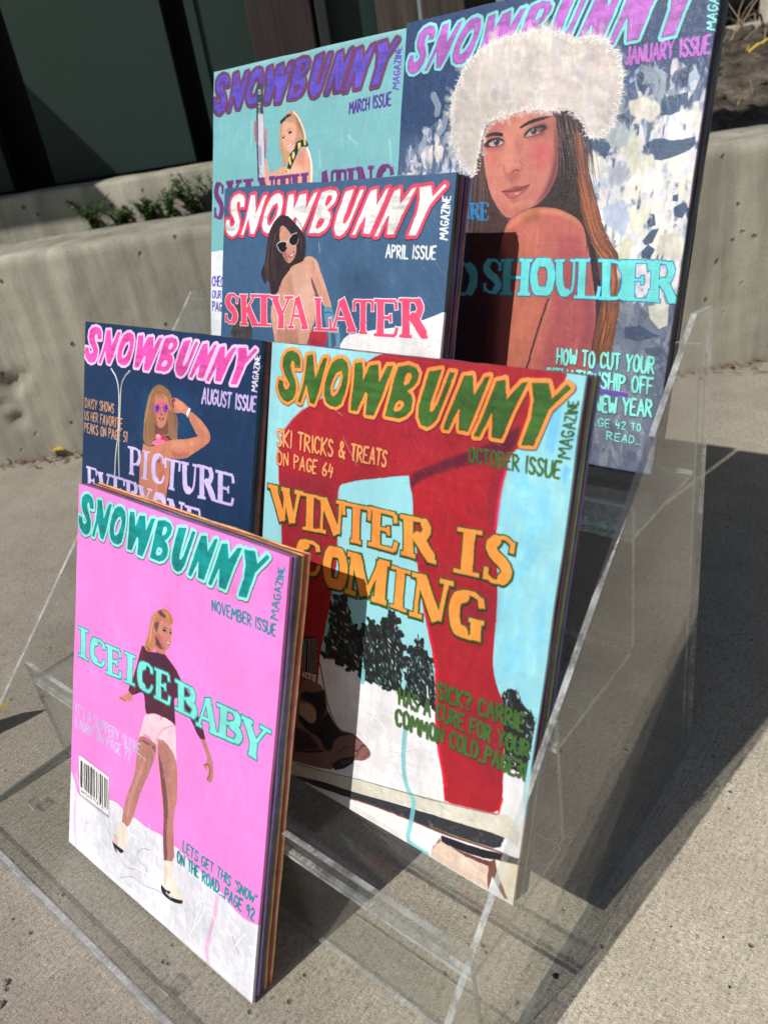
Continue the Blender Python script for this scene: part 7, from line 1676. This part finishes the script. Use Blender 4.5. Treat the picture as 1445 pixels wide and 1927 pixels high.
('S',(250,245,235),0.00822,'2207,1329 2271,1434 2306,1529 2325,1645 2319,1838',{'alpha': 0.9,'blur': 0.0012}),
('P',(190,148,112),'1821,766 1930,792 2019,877 2095,976 2163,1135 2167,1211 2084,1229 1999,1181 1911,1313 1833,1369 1813,1493 1756,1562 1682,1559 1717,1518 1664,1498 1701,1446 1645,1362 1604,1280 1583,1200 1606,1084 1615,975 1597,911 1681,842',{'thick': 0.4}),
('H',[(215,180,140),(150,110,92),(232,200,160),(120,88,80)],0.00278,26,0.01165,'1799,793 1707,876 1641,1009 1625,1164 1682,1310 1736,1425 1730,1527',{}),
('H',[(150,110,92),(205,165,130),(120,90,82)],0.00269,22,0.01223,'1823,796 1935,884 2013,1014 2078,1127 2070,1195',{}),
('S',(250,236,212),0.00632,'1882,794 1994,882 2082,998 2148,1126 2164,1196',{'alpha': 0.9}),
('P',(228,172,148),'1662,933 1782,916 1906,959 1994,1058 2023,1154 1981,1235 1903,1337 1845,1367 1780,1327 1703,1251 1661,1153 1629,1047',{}),
('P',(185,120,105),'1930,1006 2005,1074 2022,1168 1967,1248 1911,1313 1917,1205 1973,1133',{'alpha': 0.5,'blur': 0.004}),
('P',(28,32,42),'1597,905 1682,852 1776,815 1851,821 1838,851 1779,869 1687,906 1616,941',{}),
('S',(190,195,200),0.00174,'1708,891 1779,868 1843,828',{}),
('S',(140,190,180),0.00224,'1725,858 1742,852',{}),
('P',(70,48,52),'1790,1076 1816,1057 1864,1059 1874,1074 1834,1097 1798,1097',{}),
('P',(70,48,52),'1654,1134 1684,1124 1727,1124 1704,1147 1667,1154',{}),
('S',(130,90,78),0.00199,'1747,1062 1788,1035 1847,1021',{'alpha': 0.7}),
('S',(130,90,78),0.00202,'1641,1118 1671,1107 1719,1104',{'alpha': 0.7}),
('S',(190,115,100),0.00225,'1781,1131 1757,1175 1785,1201 1815,1196',{'alpha': 0.7}),
('P',(195,80,80),'1752,1257 1824,1244 1899,1203 1879,1264 1802,1292',{}),
('P',(250,244,240),'1767,1264 1830,1250 1885,1221 1867,1259 1802,1282',{}),
('P',(28,34,50),'1966,1217 2164,1197 2235,1293 2206,1310 2088,1297 2020,1345 2002,1399 1956,1464 1906,1541 1847,1631 1766,1639 1815,1533 1827,1386 1925,1334 1958,1286',{}),
('P',(232,200,100),'1998,1244 2067,1233 2077,1303 2020,1333',{}),
('P',(232,200,100),'2120,1193 2167,1204 2187,1286 2140,1289',{}),
('P',(232,200,100),'1885,1369 1940,1354 1953,1410 1920,1474 1892,1436',{}),
('P',(232,200,100),'1819,1431 1854,1402 1867,1481 1887,1522 1865,1556 1823,1494',{}),
('P',(232,200,100),'1780,1597 1818,1588 1871,1617 1846,1657 1797,1650',{}),
('F',(112,52,112),(96,66,180),[('S','34,1689 312,1687 330,2271 49,2281'),('K','356,1687 750,1684 771,2256 374,2270'),('I','771,1684 1037,1682 1061,2246 792,2255'),('N','1129,1681 1521,1678 1548,2228 1153,2242'),('T','1537,1678 1873,1675 1903,2216 1564,2228'),('I','1867,1676 2075,1674 2106,2209 1896,2216'),('L','2084,1674 2378,1672 2412,2198 2116,2209'),('A','2438,1671 2730,1669 2765,2186 2471,2196'),('T','2730,1669 3013,1667 3051,2176 2765,2186'),('I','3027,1667 3193,1665 3231,2169 3065,2175'),('N','3206,1665 3542,1663 3582,2157 3245,2169'),('G','3581,1663 3903,1660 3945,2144 3622,2156')],{'grow': 0.03}),
('T','MARCH ISSUE',(78,52,150),'3025,789 3772,748 3779,910 3028,938',{'w': 0.15}),
('T','MAGAZINE',(96,78,190),'3789,708 3808,219 3913,221 3905,733',{'w': 0.15}),
('T','CHECK',(88,72,170),'37,3202 415,3207 408,3367 35,3358',{'w': 0.15}),
('T','OUR',(88,72,170),'47,3429 286,3433 284,3559 50,3555',{'w': 0.15}),
('T','PAGE',(88,72,170),'59,3626 380,3628 377,3773 60,3773',{'w': 0.15}),
('S',(175,220,225),0.00744,'2463,1381 2497,1621',{'alpha': 0.6,'blur': 0.003,'thick': 1}),
('S',(175,220,225),0.00697,'3023,1236 3197,1364',{'alpha': 0.6,'blur': 0.003,'thick': 1}),
('S',(175,220,225),0.00833,'952,840 952,1176',{'alpha': 0.6,'blur': 0.003,'thick': 1}),
('S',(175,220,225),0.00664,'3800,1360 3850,1639',{'alpha': 0.6,'blur': 0.003,'thick': 1}),
],
}

# ------------------------------------------------------------------ painting the covers
def dec(s): return [tuple(int(v) / 4000.0 for v in a.split(',')) for a in s.split()]
def bez(pts):
    """soften a traced outline"""
    return pts
def resample(pts, n):
    P = np.array([p[:2] for p in pts]); d = np.r_[0, np.cumsum(np.hypot(*np.diff(P, axis=0).T))]
    t = np.linspace(0, d[-1], n); return np.stack([np.interp(t, d, P[:, 0]), np.interp(t, d, P[:, 1])], 1)
def smooth_ring(pts):
    if len(pts) < 8: return pts
    out = []
    n = len(pts)
    for i in range(n):
        a, b, c = pts[i - 1], pts[i], pts[(i + 1) % n]
        v1 = (b[0] - a[0], b[1] - a[1]); v2 = (c[0] - b[0], c[1] - b[1])
        l1 = math.hypot(*v1) + 1e-9; l2 = math.hypot(*v2) + 1e-9
        if (v1[0] * v2[0] + v1[1] * v2[1]) / (l1 * l2) < .2: out.append(b); continue
        k1 = min(.25, .5); out.append((b[0] - v1[0] * .25, b[1] - v1[1] * .25)); out.append((b[0] + v2[0] * .25, b[1] + v2[1] * .25))
    return out
def paint(ops, seed, streak=.035, mottle=.04, warp=1.2, ridges=260):
    cv = None; q = random.Random(seed)
    for o in ops:
        k = o[0]
        if k == 'BG': cv = Canvas(o[1], seed)
        elif k == 'P':
            d = o[3]; c = cv.poly([smooth_ring(dec(o[2]))])
            if c is None: continue
            if d.get('blur'): c = cv.blur(c, d['blur'])
            cv.lay(c, o[1], d.get('alpha', 1), d.get('thick', 0), d.get('tex', .05))
        elif k == 'S':
            d = o[4]; pts = dec(o[3])
            if len(pts) > 3: pts = [tuple(p) for p in resample(smooth_ring_open(pts), len(pts) * 4)]
            c = cv.stroke(pts, o[2])
            if c is not None and d.get('blur'): c = cv.blur(c, d['blur'])
            cv.lay(c, o[1], d.get('alpha', 1), d.get('thick', 0))
        elif k == 'H':
            _, cols, w, n, spread, pts, d = o
            base = resample(dec(pts), 9)
            for i in range(n):
                off = q.gauss(0, .5) * spread; a = q.uniform(0, .5); b = q.uniform(a + .25, 1.05)
                tt = np.linspace(a, min(b, 1), 7) * 8; i0 = np.clip(tt.astype(int), 0, 7); f = (tt - i0)[:, None]
                P = base[i0] * (1 - f) + base[i0 + 1] * f
                tg = np.gradient(P, axis=0); nn = np.stack([-tg[:, 1], tg[:, 0]], 1); nn /= np.linalg.norm(nn, axis=1)[:, None] + 1e-9
                ph = q.uniform(0, 6); P = P + nn * (off + spread * .08 * np.sin(np.linspace(0, 3, 7) + ph))[:, None]
                ww = w * q.uniform(.35, 1.0)
                cv.lay(cv.stroke([(x, y, ww * math.sin(.35 + 2.5 * t / 6)) for t, (x, y) in enumerate(P)], ww), q.choice(cols), q.uniform(.35, .85), .8)
        elif k == 'D':
            _, cols, n, w, pts, d = o
            ring = dec(pts); m = cv.poly([ring])
            if m is None: continue
            M = cv.full(m) > .5; ys, xs = np.nonzero(M)
            if len(ys) == 0: continue
            ang0 = math.radians(d.get('ang', 90))
            for i in range(n):
                j = q.randrange(len(ys)); x = xs[j] / CW; y = ys[j] / CW
                a = ang0 + q.gauss(0, .5); L_ = w * q.uniform(.3, 1.2); r = w * q.uniform(.35, 1.0); cvx = q.uniform(-.4, .4)
                dx, dy = math.cos(a), math.sin(a)
                P = [(x - dx * L_, y - dy * L_, r * .55), (x - dy * cvx * L_ * .4, y + dx * cvx * L_ * .4, r), (x + dx * L_, y + dy * L_, r * .5)]
                c = cv.stroke(P, r)
                if c is None: continue
                if w > .014 or d.get('blur'):
                    # broken bristle edge
                    y0, y1, x0, x1, mm = c
                    br = cv.fib if abs(math.sin(a)) > .5 else cv.fibx
                    mm = mm * np.clip(1.15 + br[y0:y1, x0:x1] * 4.5, 0, 1); c = (y0, y1, x0, x1, mm)
                if d.get('blur'): c = cv.blur(c, d['blur'])
                cv.lay(c, q.choice(cols), d.get('alpha', .8), d.get('thick', .3), .06, None if d.get('free') else None)
        elif k == 'FUR':
            _, cols, pts, d = o
            ring = np.array(dec(pts)); c0 = ring.mean(0); R = resample(np.vstack([ring, ring[:1]]), d['n'])
            for i in range(d['n']):
                p = R[i]; v = p - c0; v /= np.linalg.norm(v); t = q.gauss(0, .7); v = np.array([v[0] * math.cos(t) - v[1] * math.sin(t), v[0] * math.sin(t) + v[1] * math.cos(t)])
                s = p - v * q.uniform(-.2, 1.2) * d['len']; L_ = d['len'] * q.uniform(.2, .8)
                cv.lay(cv.stroke([(s[0], s[1], .0035), (s[0] + v[0] * L_, s[1] + v[1] * L_, .0012)], .003), q.choice(cols), q.uniform(.4, .95), 2.0)
        elif k == 'T': 
            d = dict(o[4]); hand(cv, o[1], dec(o[3]), o[2], seed=seed, **d)
        elif k == 'F': serif(cv, [(c, dec(s)) for c, s in o[3]], o[1], o[2], **o[4])
        elif k == 'N': snow(cv, dec(o[3]), o[1], o[2])
    for i in range(ridges):   # palette-knife and brush ridges in every direction
        x, y = q.random(), q.random() * 1.333; a = q.gauss(1.2, .7); L_ = q.uniform(.01, .07); b = a + q.uniform(-.5, .5)
        c = cv.stroke([(x, y, .0015), (x + math.cos(a) * L_, y + math.sin(a) * L_, q.uniform(.001, .004)), (x + math.cos(a) * L_ + math.cos(b) * L_, y + math.sin(a) * L_ + math.sin(b) * L_, .001)], .003)
        if c is not None: y0, y1, x0, x1, m_ = c; cv.h[y0:y1, x0:x1] += m_ * q.choice((-.2, .25, .45))
    cv.warp(warp); cv.texture(streak, mottle)
    return cv
def smooth_ring_open(pts):
    out = [pts[0]]
    for a, b, c in zip(pts, pts[1:], pts[2:]):
        out.append((b[0] * .75 + a[0] * .25, b[1] * .75 + a[1] * .25)); out.append((b[0] * .75 + c[0] * .25, b[1] * .75 + c[1] * .25))
    out.append(pts[-1]); return out

GAIN = 0.88
def mat_painting(name, cv, rough=.42, sparkle=0.0, relief=.0005):
    im, hi = cv.images(name)
    m = Mat(name)
    uvn = m.n('UVMap'); uvn.uv_map = 'UVMap'
    t1 = m.n('TexImage'); t1.image = im; t1.extension = 'EXTEND'; t1.interpolation = 'Cubic'
    t2 = m.n('TexImage'); t2.image = hi; t2.extension = 'EXTEND'; t2.interpolation = 'Cubic'
    m.l(uvn.outputs[0], t1.inputs[0]); m.l(uvn.outputs[0], t2.inputs[0])
    v = m.coord()
    col = m.mix(1.0, t1.outputs['Color'], GAIN, 'MULTIPLY')
    br = m.n('Mapping'); br.inputs['Scale'].default_value = (1, .3, 1); m.l(v, br.inputs['Vector'])
    bristle = m.noise(br.outputs[0], 1300, 2, .6); lump = m.noise(v, 210, 4, .65, .8)
    h = m.math('ADD', m.math('MULTIPLY', t2.outputs['Color'], 1.0), m.math('ADD', m.math('MULTIPLY', bristle, .10), m.math('MULTIPLY', lump, .28)))
    nrm = m.bump(h, .8, relief)
    if sparkle:
        grit = m.noise(v, 1900, 2, .8); nrm = m.bump(grit, sparkle, .0004, nrm)
    rg = m.ramp(lump, [(.3, rough - .1), (.7, rough + .15)])
    return m.pbr(col, rg, nrm, .32)

def page_mesh(name, w, h, z0, z1, seed, inset=(0, 0, 0, 0)):
    """one board of the stack, edges slightly wavy"""
    q = random.Random(seed); n = 10
    ring = []
    l, r, b, t = inset
    def jit(): return q.uniform(-.00042, .00042)
    for i in range(n): ring.append((l + (w - l - r) * i / n, b + jit()))
    for i in range(n): ring.append((w - r + jit(), b + (h - b - t) * i / n))
    for i in range(n): ring.append((w - r - (w - l - r) * i / n, h - t + jit()))
    for i in range(n): ring.append((l + jit(), h - t - (h - b - t) * i / n))
    k = len(ring)
    vs = [(x, y, z1) for x, y in ring] + [(x, y, z0) for x, y in ring]
    fs = [list(range(k)), list(range(2 * k - 1, k - 1, -1))] + [[i, i + k, (i + 1) % k + k, (i + 1) % k] for i in range(k)]
    me = mesh_from(name, vs, fs)
    return me

def cover_mesh(w, h, t, seed):
    me = page_mesh('painted_cover', w, h, -t, 0, seed)
    uvl = me.uv_layers.new(name='UVMap')
    for p in me.polygons:
        for li in p.loop_indices:
            v = me.vertices[me.loops[li].vertex_index].co
            uvl.data[li].uv = (v.x / w, v.y / h)
    return me

def mat_edge(name, c, k=1.0):
    c = tuple(v * GAIN * k for v in srgb(c))
    m = Mat(name); v = m.coord(); a = m.noise(v, 120, 4, .65)
    mp = m.n('Mapping'); mp.inputs['Scale'].default_value = (1, 1, 6); m.l(v, mp.inputs['Vector']); b = m.noise(mp.outputs[0], 400, 3, .6)
    col = m.mix(1.0, c, m.ramp(a, [(.3, .72), (.7, 1.25)]), 'MULTIPLY')
    return m.pbr(col, .42, m.bump(m.math('ADD', a, b), .5, .0005), .5)

BOARDS = [
 ('nov', 0.22839, 0.30336, ((0.999940, 0.007981, 0.007494, -0.373836), (0.003987, 0.372010, -0.928220, -0.362126), (-0.010196, 0.928195, 0.371956, 0.004989), (0.000000, 0.000000, 0.000000, 1.000000))),
 ('oct', 0.22933, 0.30470, ((0.999994, 0.003383, -0.000212, -0.235187), (-0.001367, 0.345198, -0.938529, -0.255164), (-0.003102, 0.938524, 0.345201, 0.088467), (0.000000, 0.000000, 0.000000, 1.000000))),
 ('aug', 0.22859, 0.30480, ((0.999845, 0.006863, -0.016223, -0.466465), (-0.017610, 0.367366, -0.929910, -0.265307), (-0.000423, 0.930051, 0.367430, 0.094191), (0.000000, 0.000000, 0.000000, 1.000000))),
 ('apr', 0.22938, 0.30480, ((0.999975, 0.006429, 0.002909, -0.374387), (0.000635, 0.328530, -0.944493, -0.148778), (-0.007028, 0.944472, 0.328517, 0.173426), (0.000000, 0.000000, 0.000000, 1.000000))),
 ('mar', 0.22859, 0.30480, ((0.999929, -0.004887, 0.010913, -0.477757), (0.011912, 0.327739, -0.944693, -0.043330), (0.001040, 0.944756, 0.327773, 0.262684), (0.000000, 0.000000, 0.000000, 1.000000))),
 ('jan', 0.22861, 0.30484, ((0.999900, -0.005033, 0.013190, -0.245018), (0.014107, 0.320522, -0.947136, -0.045413), (0.000540, 0.947228, 0.320561, 0.264569), (0.000000, 0.000000, 0.000000, 1.000000)))]
EDGE = {
 'nov': [(92, 62, 96), (148, 132, 182), (70, 92, 140), (104, 46, 62), (110, 98, 120), (188, 176, 92), (142, 46, 66), (206, 92, 82), (214, 176, 120)],
 'oct': [(60, 48, 60), (120, 40, 66), (84, 60, 104), (40, 108, 96), (44, 120, 110), (168, 150, 50), (38, 62, 120), (44, 88, 150), (126, 54, 92)],
 'aug': [(34, 32, 44), (26, 28, 40), (110, 46, 46), (150, 60, 52), (40, 44, 40), (92, 88, 44), (50, 40, 48), (60, 70, 60), (34, 30, 34)],
 'apr': [(74, 76, 34), (40, 42, 60), (52, 48, 74), (116, 52, 76), (62, 54, 92), (70, 66, 110), (46, 44, 70), (150, 92, 62), (138, 84, 60)],
 'mar': [(120, 70, 130), (110, 40, 60), (80, 30, 50), (60, 50, 80), (90, 60, 60), (70, 40, 60), (60, 60, 80), (80, 70, 60), (60, 50, 50)],
 'jan': [(96, 30, 62), (40, 34, 56), (36, 48, 78), (60, 40, 60), (38, 66, 88), (50, 84, 92), (44, 48, 60), (40, 40, 50), (60, 40, 44)],
}
INFO = {
 'nov': ('pink painted cover with a standing ice skater, NOVEMBER ISSUE, frontmost of all', .45, 0, 1.0),
 'oct': ('painted cover with huge dark red legs on pale blue, OCTOBER ISSUE', .38, 0, 1.1),
 'aug': ('navy painted cover with pink lettering and pink sunglasses, AUGUST ISSUE', .36, .15, 1.0),
 'apr': ('slate blue painted cover with white title and SKIYA LATER, APRIL ISSUE', .42, .1, 1.0),
 'mar': ('pale teal painted cover with purple title and a ski, MARCH ISSUE', .45, .1, 1.0),
 'jan': ('dark blue painted cover with a face under white fur hat, JANUARY ISSUE', .40, .16, .9),
}
TH = 0.0177
for bi, (key, w, h, mtx) in enumerate(BOARDS):
    label, rough, spk, rl = INFO[key]
    cv = paint(ART[key], 11 + bi * 7, ridges={'nov': 650, 'oct': 520, 'apr': 520, 'jan': 110, 'mar': 240, 'aug': 160}[key])
    root = bpy.data.objects.new('painted_magazine', None); COL.objects.link(root)
    root.empty_display_size = .03
    root.matrix_world = Matrix(mtx)
    tag(root, label, 'painted board', 'painted magazine boards on the acrylic stand')
    link('painted_cover', cover_mesh(w, h, .0022, bi), mat_painting('cover_' + key, cv, rough, spk, .0008 * rl), root)
    z = -.0022; n = len(EDGE[key]); t = (TH - .0022) / n; q = random.Random(bi)
    for i, c in enumerate(EDGE[key]):
        pm = page_mesh('layer', w, h, z - t + .00004, z - .00004, bi * 50 + i, (q.uniform(0, .0008), q.uniform(-.0004, .0006), q.uniform(0, .0012) if key != 'nov' else q.uniform(.0004, .0035), q.uniform(0, .0006)))
        link('layer', pm, mat_edge('painted_edge', c, 1.45), root)
        z -= t

# ------------------------------------------------------------------ weeds, litter and small things
def leaf_blade(vs, fs, base, d, up, L, w, curl=.2):
    """one pointed leaf, four quads wide enough to catch light"""
    d = d.normalized(); side = d.cross(up).normalized(); nn = side.cross(d).normalized(); k = len(vs)
    for t, ww in ((0, .12), (.3, 1), (.65, .75), (1, .05)):
        c = base + d * (L * t) - nn * (curl * L * t * t)
        vs.append(c - side * w * ww + nn * w * .25 * ww); vs.append(c); vs.append(c + side * w * ww + nn * w * .25 * ww)
    for i in range(3):
        a = k + i * 3; fs.append([a, a + 1, a + 4, a + 3]); fs.append([a + 1, a + 2, a + 5, a + 4])

def tube(vs, fs, pts, r0, r1, n=5):
    k = len(vs)
    for i, p in enumerate(pts):
        t = (pts[min(i + 1, len(pts) - 1)] - pts[max(i - 1, 0)]).normalized(); a = t.orthogonal().normalized(); b = t.cross(a)
        r = r0 + (r1 - r0) * i / (len(pts) - 1)
        for j in range(n): vs.append(p + (a * math.cos(6.283 * j / n) + b * math.sin(6.283 * j / n)) * r)
    for i in range(len(pts) - 1):
        for j in range(n): fs.append([k + i * n + j, k + i * n + (j + 1) % n, k + (i + 1) * n + (j + 1) % n, k + (i + 1) * n + j])

def weed(s, n, z, h, seed, label):
    q = random.Random(seed); root = empty('weed', W(s, n, z)); tag(root, label, 'weed', 'weeds growing between the two concrete walls')
    sv, sf, lv, lf = [], [], [], []
    for k in range(q.randint(8, 10)):
        a = q.uniform(0, 6.283); lean = q.uniform(.2, 1.1); H = h * q.uniform(.6, 1.05)
        pts = [Vector((math.cos(a) * lean * H * t * t, math.sin(a) * lean * H * t * t * .6, H * t)) for t in (0, .25, .5, .75, 1)]
        tube(sv, sf, pts, .0012, .0005)
        for i in range(26):
            t = .08 + .85 * i / 25; p0 = pts[min(int(t * 4), 3)]; p1 = pts[min(int(t * 4) + 1, 4)]; p = p0.lerp(p1, t * 4 - min(int(t * 4), 3))
            b = q.uniform(0, 6.283); d = Vector((math.cos(b), math.sin(b), q.uniform(.1, .9)))
            leaf_blade(lv, lf, p, d, Vector((0, 0, 1)), q.uniform(.009, .020) * (1.15 - t * .5), q.uniform(.0028, .0052), q.uniform(.1, .5))
    link('stem', mesh_from('stem', sv, sf, True), M_stem, root); link('foliage', mesh_from('foliage', lv, lf), M_leafgreen, root)
for i, (s, h, lb) in enumerate(((.185, .075, 'green weed at the left end of the row, above the low wall'), (.235, .05, 'short green weed second from the left behind the low wall'),
    (.285, .06, 'green weed with fine leaves between the two concrete walls, mid row'), (.335, .085, 'tall leafy weed in the middle of the row behind the wall'),
    (.385, .095, 'tallest weed, just left of the pale teal March cover'), (.43, .085, 'dense weed touching the left edge of the teal March cover'), (.475, .08, 'weed mostly hidden behind the left edge of the March cover'))):
    weed(s, .25 + .012 * (i % 3), .345, h, 40 + i, lb)

# litter along the foot of the wall
q = random.Random(5); vs = []; fs = []
for i in range(620):
    s = q.uniform(-.15, 2.1); n = -abs(q.gauss(0, .022)) - .002; p = W(s, n, q.uniform(.001, .008)); a = q.uniform(0, 6.283)
    if q.random() < .6:
        d = Vector((math.cos(a), math.sin(a), q.uniform(-.1, .25))) * q.uniform(.006, .028)
        tube(vs, fs, [p, p + d * .5 + Vector((0, 0, .001)), p + d], .0007, .0004, 4)
    else: leaf_blade(vs, fs, p, Vector((math.cos(a), math.sin(a), q.uniform(0, .5))), Vector((0, 0, 1)), q.uniform(.006, .016), q.uniform(.002, .005), .4)
tag(link('leaf_litter', mesh_from('leaf_litter', vs, fs), M_bleaf), kind='stuff')

M_dleaf = mat_leaf('dull_yellow_leaf', (.20, .15, .03), (.34, .27, .07))
def fallen_leaf(x, y, z, ang, L, w, label, tilt=.2, mat=None):
    vs, fs = [], []; leaf_blade(vs, fs, Vector((0, 0, 0)), Vector((math.cos(ang), math.sin(ang), tilt)), Vector((0, 0, 1)), L, w, .35)
    o = link('fallen_leaf', mesh_from('fallen_leaf', vs, fs, True), mat or M_yleaf); o.location = (x, y, z); tag(o, label, 'leaf'); return o
gx, gy = -1.2353, 0.1042; fallen_leaf(gx, gy, .012, .5, .030, .011, 'yellow dry leaf lying at the foot of the wall, left of the August cover', .5)
gx, gy = -1.2123, 0.1385; fallen_leaf(gx, gy, .010, .9, .026, .010, 'yellow leaf half hidden by the left edge of the navy August cover', .5)
gx, gy = -0.5852, -0.3432; fallen_leaf(gx, gy, .002, 1.0, .046, .012, 'curled yellow leaf casting a dark shadow at the left photo edge', 1.3, M_dleaf)

def stone(x, y, z, r, seed, label, mat=M_stone, name='pebble', group=None):
    bm = bmesh.new(); bmesh.ops.create_icosphere(bm, subdivisions=1, radius=r)
    for v in bm.verts:
        v.co *= 1 + .35 * noise.noise(v.co / r * 1.3 + Vector((seed, 0, 0))); v.co.z *= .62
    me = bpy.data.meshes.new(name); bm.to_mesh(me); bm.free()
    o = link(name, me, mat); o.location = (x, y, z + r * .35); tag(o, label, 'stone', group); return o
for k, (gx, gy, r, lb) in enumerate(((0.0062, -0.2340, .0020, 'small dark chip on the concrete seen through the right side panel'), (0.0958, -0.1804, .0010, 'tiny dark pebble on the bare concrete at lower right'),
    (0.0523, -0.1622, .0008, 'tiny dark pebble on the concrete right of the stand shadow tip'), (0.0820, -0.1510, .0008, 'tiny pebble highest of those on the lower right concrete'), (-0.3059, -0.4537, .0030, 'grey angular pebble at the lower left edge of the photo'), (-0.2936, -0.4638, .0034, 'dark rounded pebble below the grey one at the lower left edge'))):
    stone(gx, gy, 0, r, k, lb, M_stone if k > 3 else M_black)

# the planted bed at the upper right: clods, stones, twigs, straw
q = random.Random(9)
vs = []; fs = []
for i in range(420):
    s = q.uniform(1.2, 2.4); n = q.uniform(.25, 1.2); r = q.uniform(.004, .014); c = Vector((s, n, bed(s, n) + r * .2)); k = len(vs)
    pts = [Vector((1, 0, 0)), Vector((-1, 0, 0)), Vector((0, 1, 0)), Vector((0, -1, 0)), Vector((0, 0, .7)), Vector((0, 0, -.6))]
    for p in pts: vs.append(c + Vector((p.x * r * q.uniform(.6, 1.3), p.y * r * q.uniform(.6, 1.3), p.z * r * q.uniform(.6, 1.2))))
    for a, b in ((0, 2), (2, 1), (1, 3), (3, 0)): fs.append([k + a, k + b, k + 4]); fs.append([k + b, k + a, k + 5])
tag(frame_obj(link('soil_clods', mesh_from('soil_clods', vs, fs), M_soil)), kind='stuff')
vs = []; fs = []
for i in range(90):
    s = q.uniform(1.3, 2.0); n = q.uniform(.35, 1.1); a = q.uniform(0, 6.283); p = Vector((s, n, bed(s, n)))
    d = Vector((math.cos(a) * .7, math.sin(a) * .3, q.uniform(.0, .9))) * q.uniform(.05, .2)
    tube(vs, fs, [p, p + d * .5 + Vector((q.uniform(-.01, .01), 0, .01)), p + d], .0011, .0006, 4)
tag(frame_obj(link('dry_straw', mesh_from('dry_straw', vs, fs), M_straw)), kind='stuff')
def twig(p0, p1, r, label, mat=M_twig):
    a = Vector(p0); b = Vector(p1); vs, fs = [], []
    tube(vs, fs, [a, a.lerp(b, .35) + Vector((.003, 0, .004)), a.lerp(b, .7) - Vector((.004, 0, .002)), b], r, r * .6, 6)
    o = frame_obj(link('twig', mesh_from('twig', vs, fs, True), mat)); tag(o, label, 'twig'); return o
def wp(s, z, n): return (s, n, z)
twig(wp(1.561, 0.476, .62), wp(1.598, 0.498, .60), .0042, 'bent yellow brown twig on the dirt at the upper right', M_yleaf)
twig(wp(1.557, 0.490, .62), wp(1.562, 0.475, .62), .0030, 'short stub of the bent yellow twig on the dirt', M_yleaf)
twig(wp(1.563, 0.518, .70), wp(1.620, 0.584, .72), .0022, 'thin pale twig slanting up over the dirt at the top right corner')
twig(wp(1.621, 0.520, .70), wp(1.598, 0.573, .72), .0030, 'brown twig crossing the pale one at the top right corner', M_post)
twig(wp(1.553, 0.504, .70), wp(1.585, 0.587, .72), .0018, 'thinnest straw coloured twig right beside the January cover')
# pale edging blocks behind the bed
bb = wbox('black_backing', 1.25, 2.2, 1.20, 1.24, .42, .95, M_black, None, .004); tag(bb, 'black backing behind the pale blocks at the top right corner', 'board')  # plain black sheet filling the dark gaps behind the pale blocks
for k, (s0, s1, n0, z0, z1, lb) in enumerate(((1.62, 1.68, 1.08, .545, .60, 'small pale block behind the dirt at the top right'), (1.30, 1.78, .96, .50, .535, 'long low pale kerb block behind the dirt bed'), (1.74, 1.86, .98, .50, .64, 'leaning pale board behind the twigs at the top right corner'))):
    o = wbox('edging_block', s0, s1, n0, n0 + .05, z0, z1, M_pale, None, .004); tag(o, lb, 'block')
for k, (s0, s1, n0, z1, mt) in enumerate(((.95, 1.02, .55, .9, M_plank), (1.05, 1.10, .62, .9, M_post), (1.12, 1.26, .60, .85, M_soil), (1.14, 1.19, .58, .75, M_black))):
    o = wbox('upright', s0, s1, n0, n0 + .03, .36, z1, mt, None, .003); tag(o, ('grey upright board above the top left corner of the January cover', 'dark upright behind the January cover top edge', 'brown upright board behind the SNOW lettering of the January cover', 'narrow black upright in front of the brown board behind the January cover')[k], 'board')

# unseen objects added only to throw shade into the view
def shadow_board():  # unseen board added to cast the diagonal shade on the panels
    o = wbox('shade_board', -1.1, -.30, -.14, .35, 1.11, 1.125, M_plank, None, .002)
    tag(o, 'flat grey board added overhead, out of view, to shade the upper left', 'board')
shadow_board()

def branch():  # unseen leaf cluster added to shade the wall top and dirt
    q = random.Random(21); c = W(1.55 - .716, .36 - .587, 1.38); root = empty('shade_branch', c)
    tag(root, 'leafy branch added overhead, out of view, to shade the upper right', 'branch')
    sv, sf, lv, lf = [], [], [], []
    d = Vector((.779, .627, .15)).normalized()
    tube(sv, sf, [d * -.16, Vector((0, 0, .01)), d * .5], .008, .014, 7)
    for i in range(2600):
        t = q.uniform(-.15, .5); r = .065 * (1 - abs(t - .12) / .5) + .03; a = q.uniform(0, 6.283); rr = r * math.sqrt(q.random())
        p = d * t + Vector((-d.y * math.cos(a) * rr, d.x * math.cos(a) * rr, math.sin(a) * rr))
        b = q.uniform(0, 6.283); leaf_blade(lv, lf, p, Vector((math.cos(b), math.sin(b), q.uniform(-.6, .6))), Vector((0, 0, 1)), q.uniform(.015, .03), q.uniform(.005, .009), .3)
    link('stem', mesh_from('stem', sv, sf, True), M_stem, root); link('foliage', mesh_from('foliage', lv, lf), M_leafgreen, root)
branch()
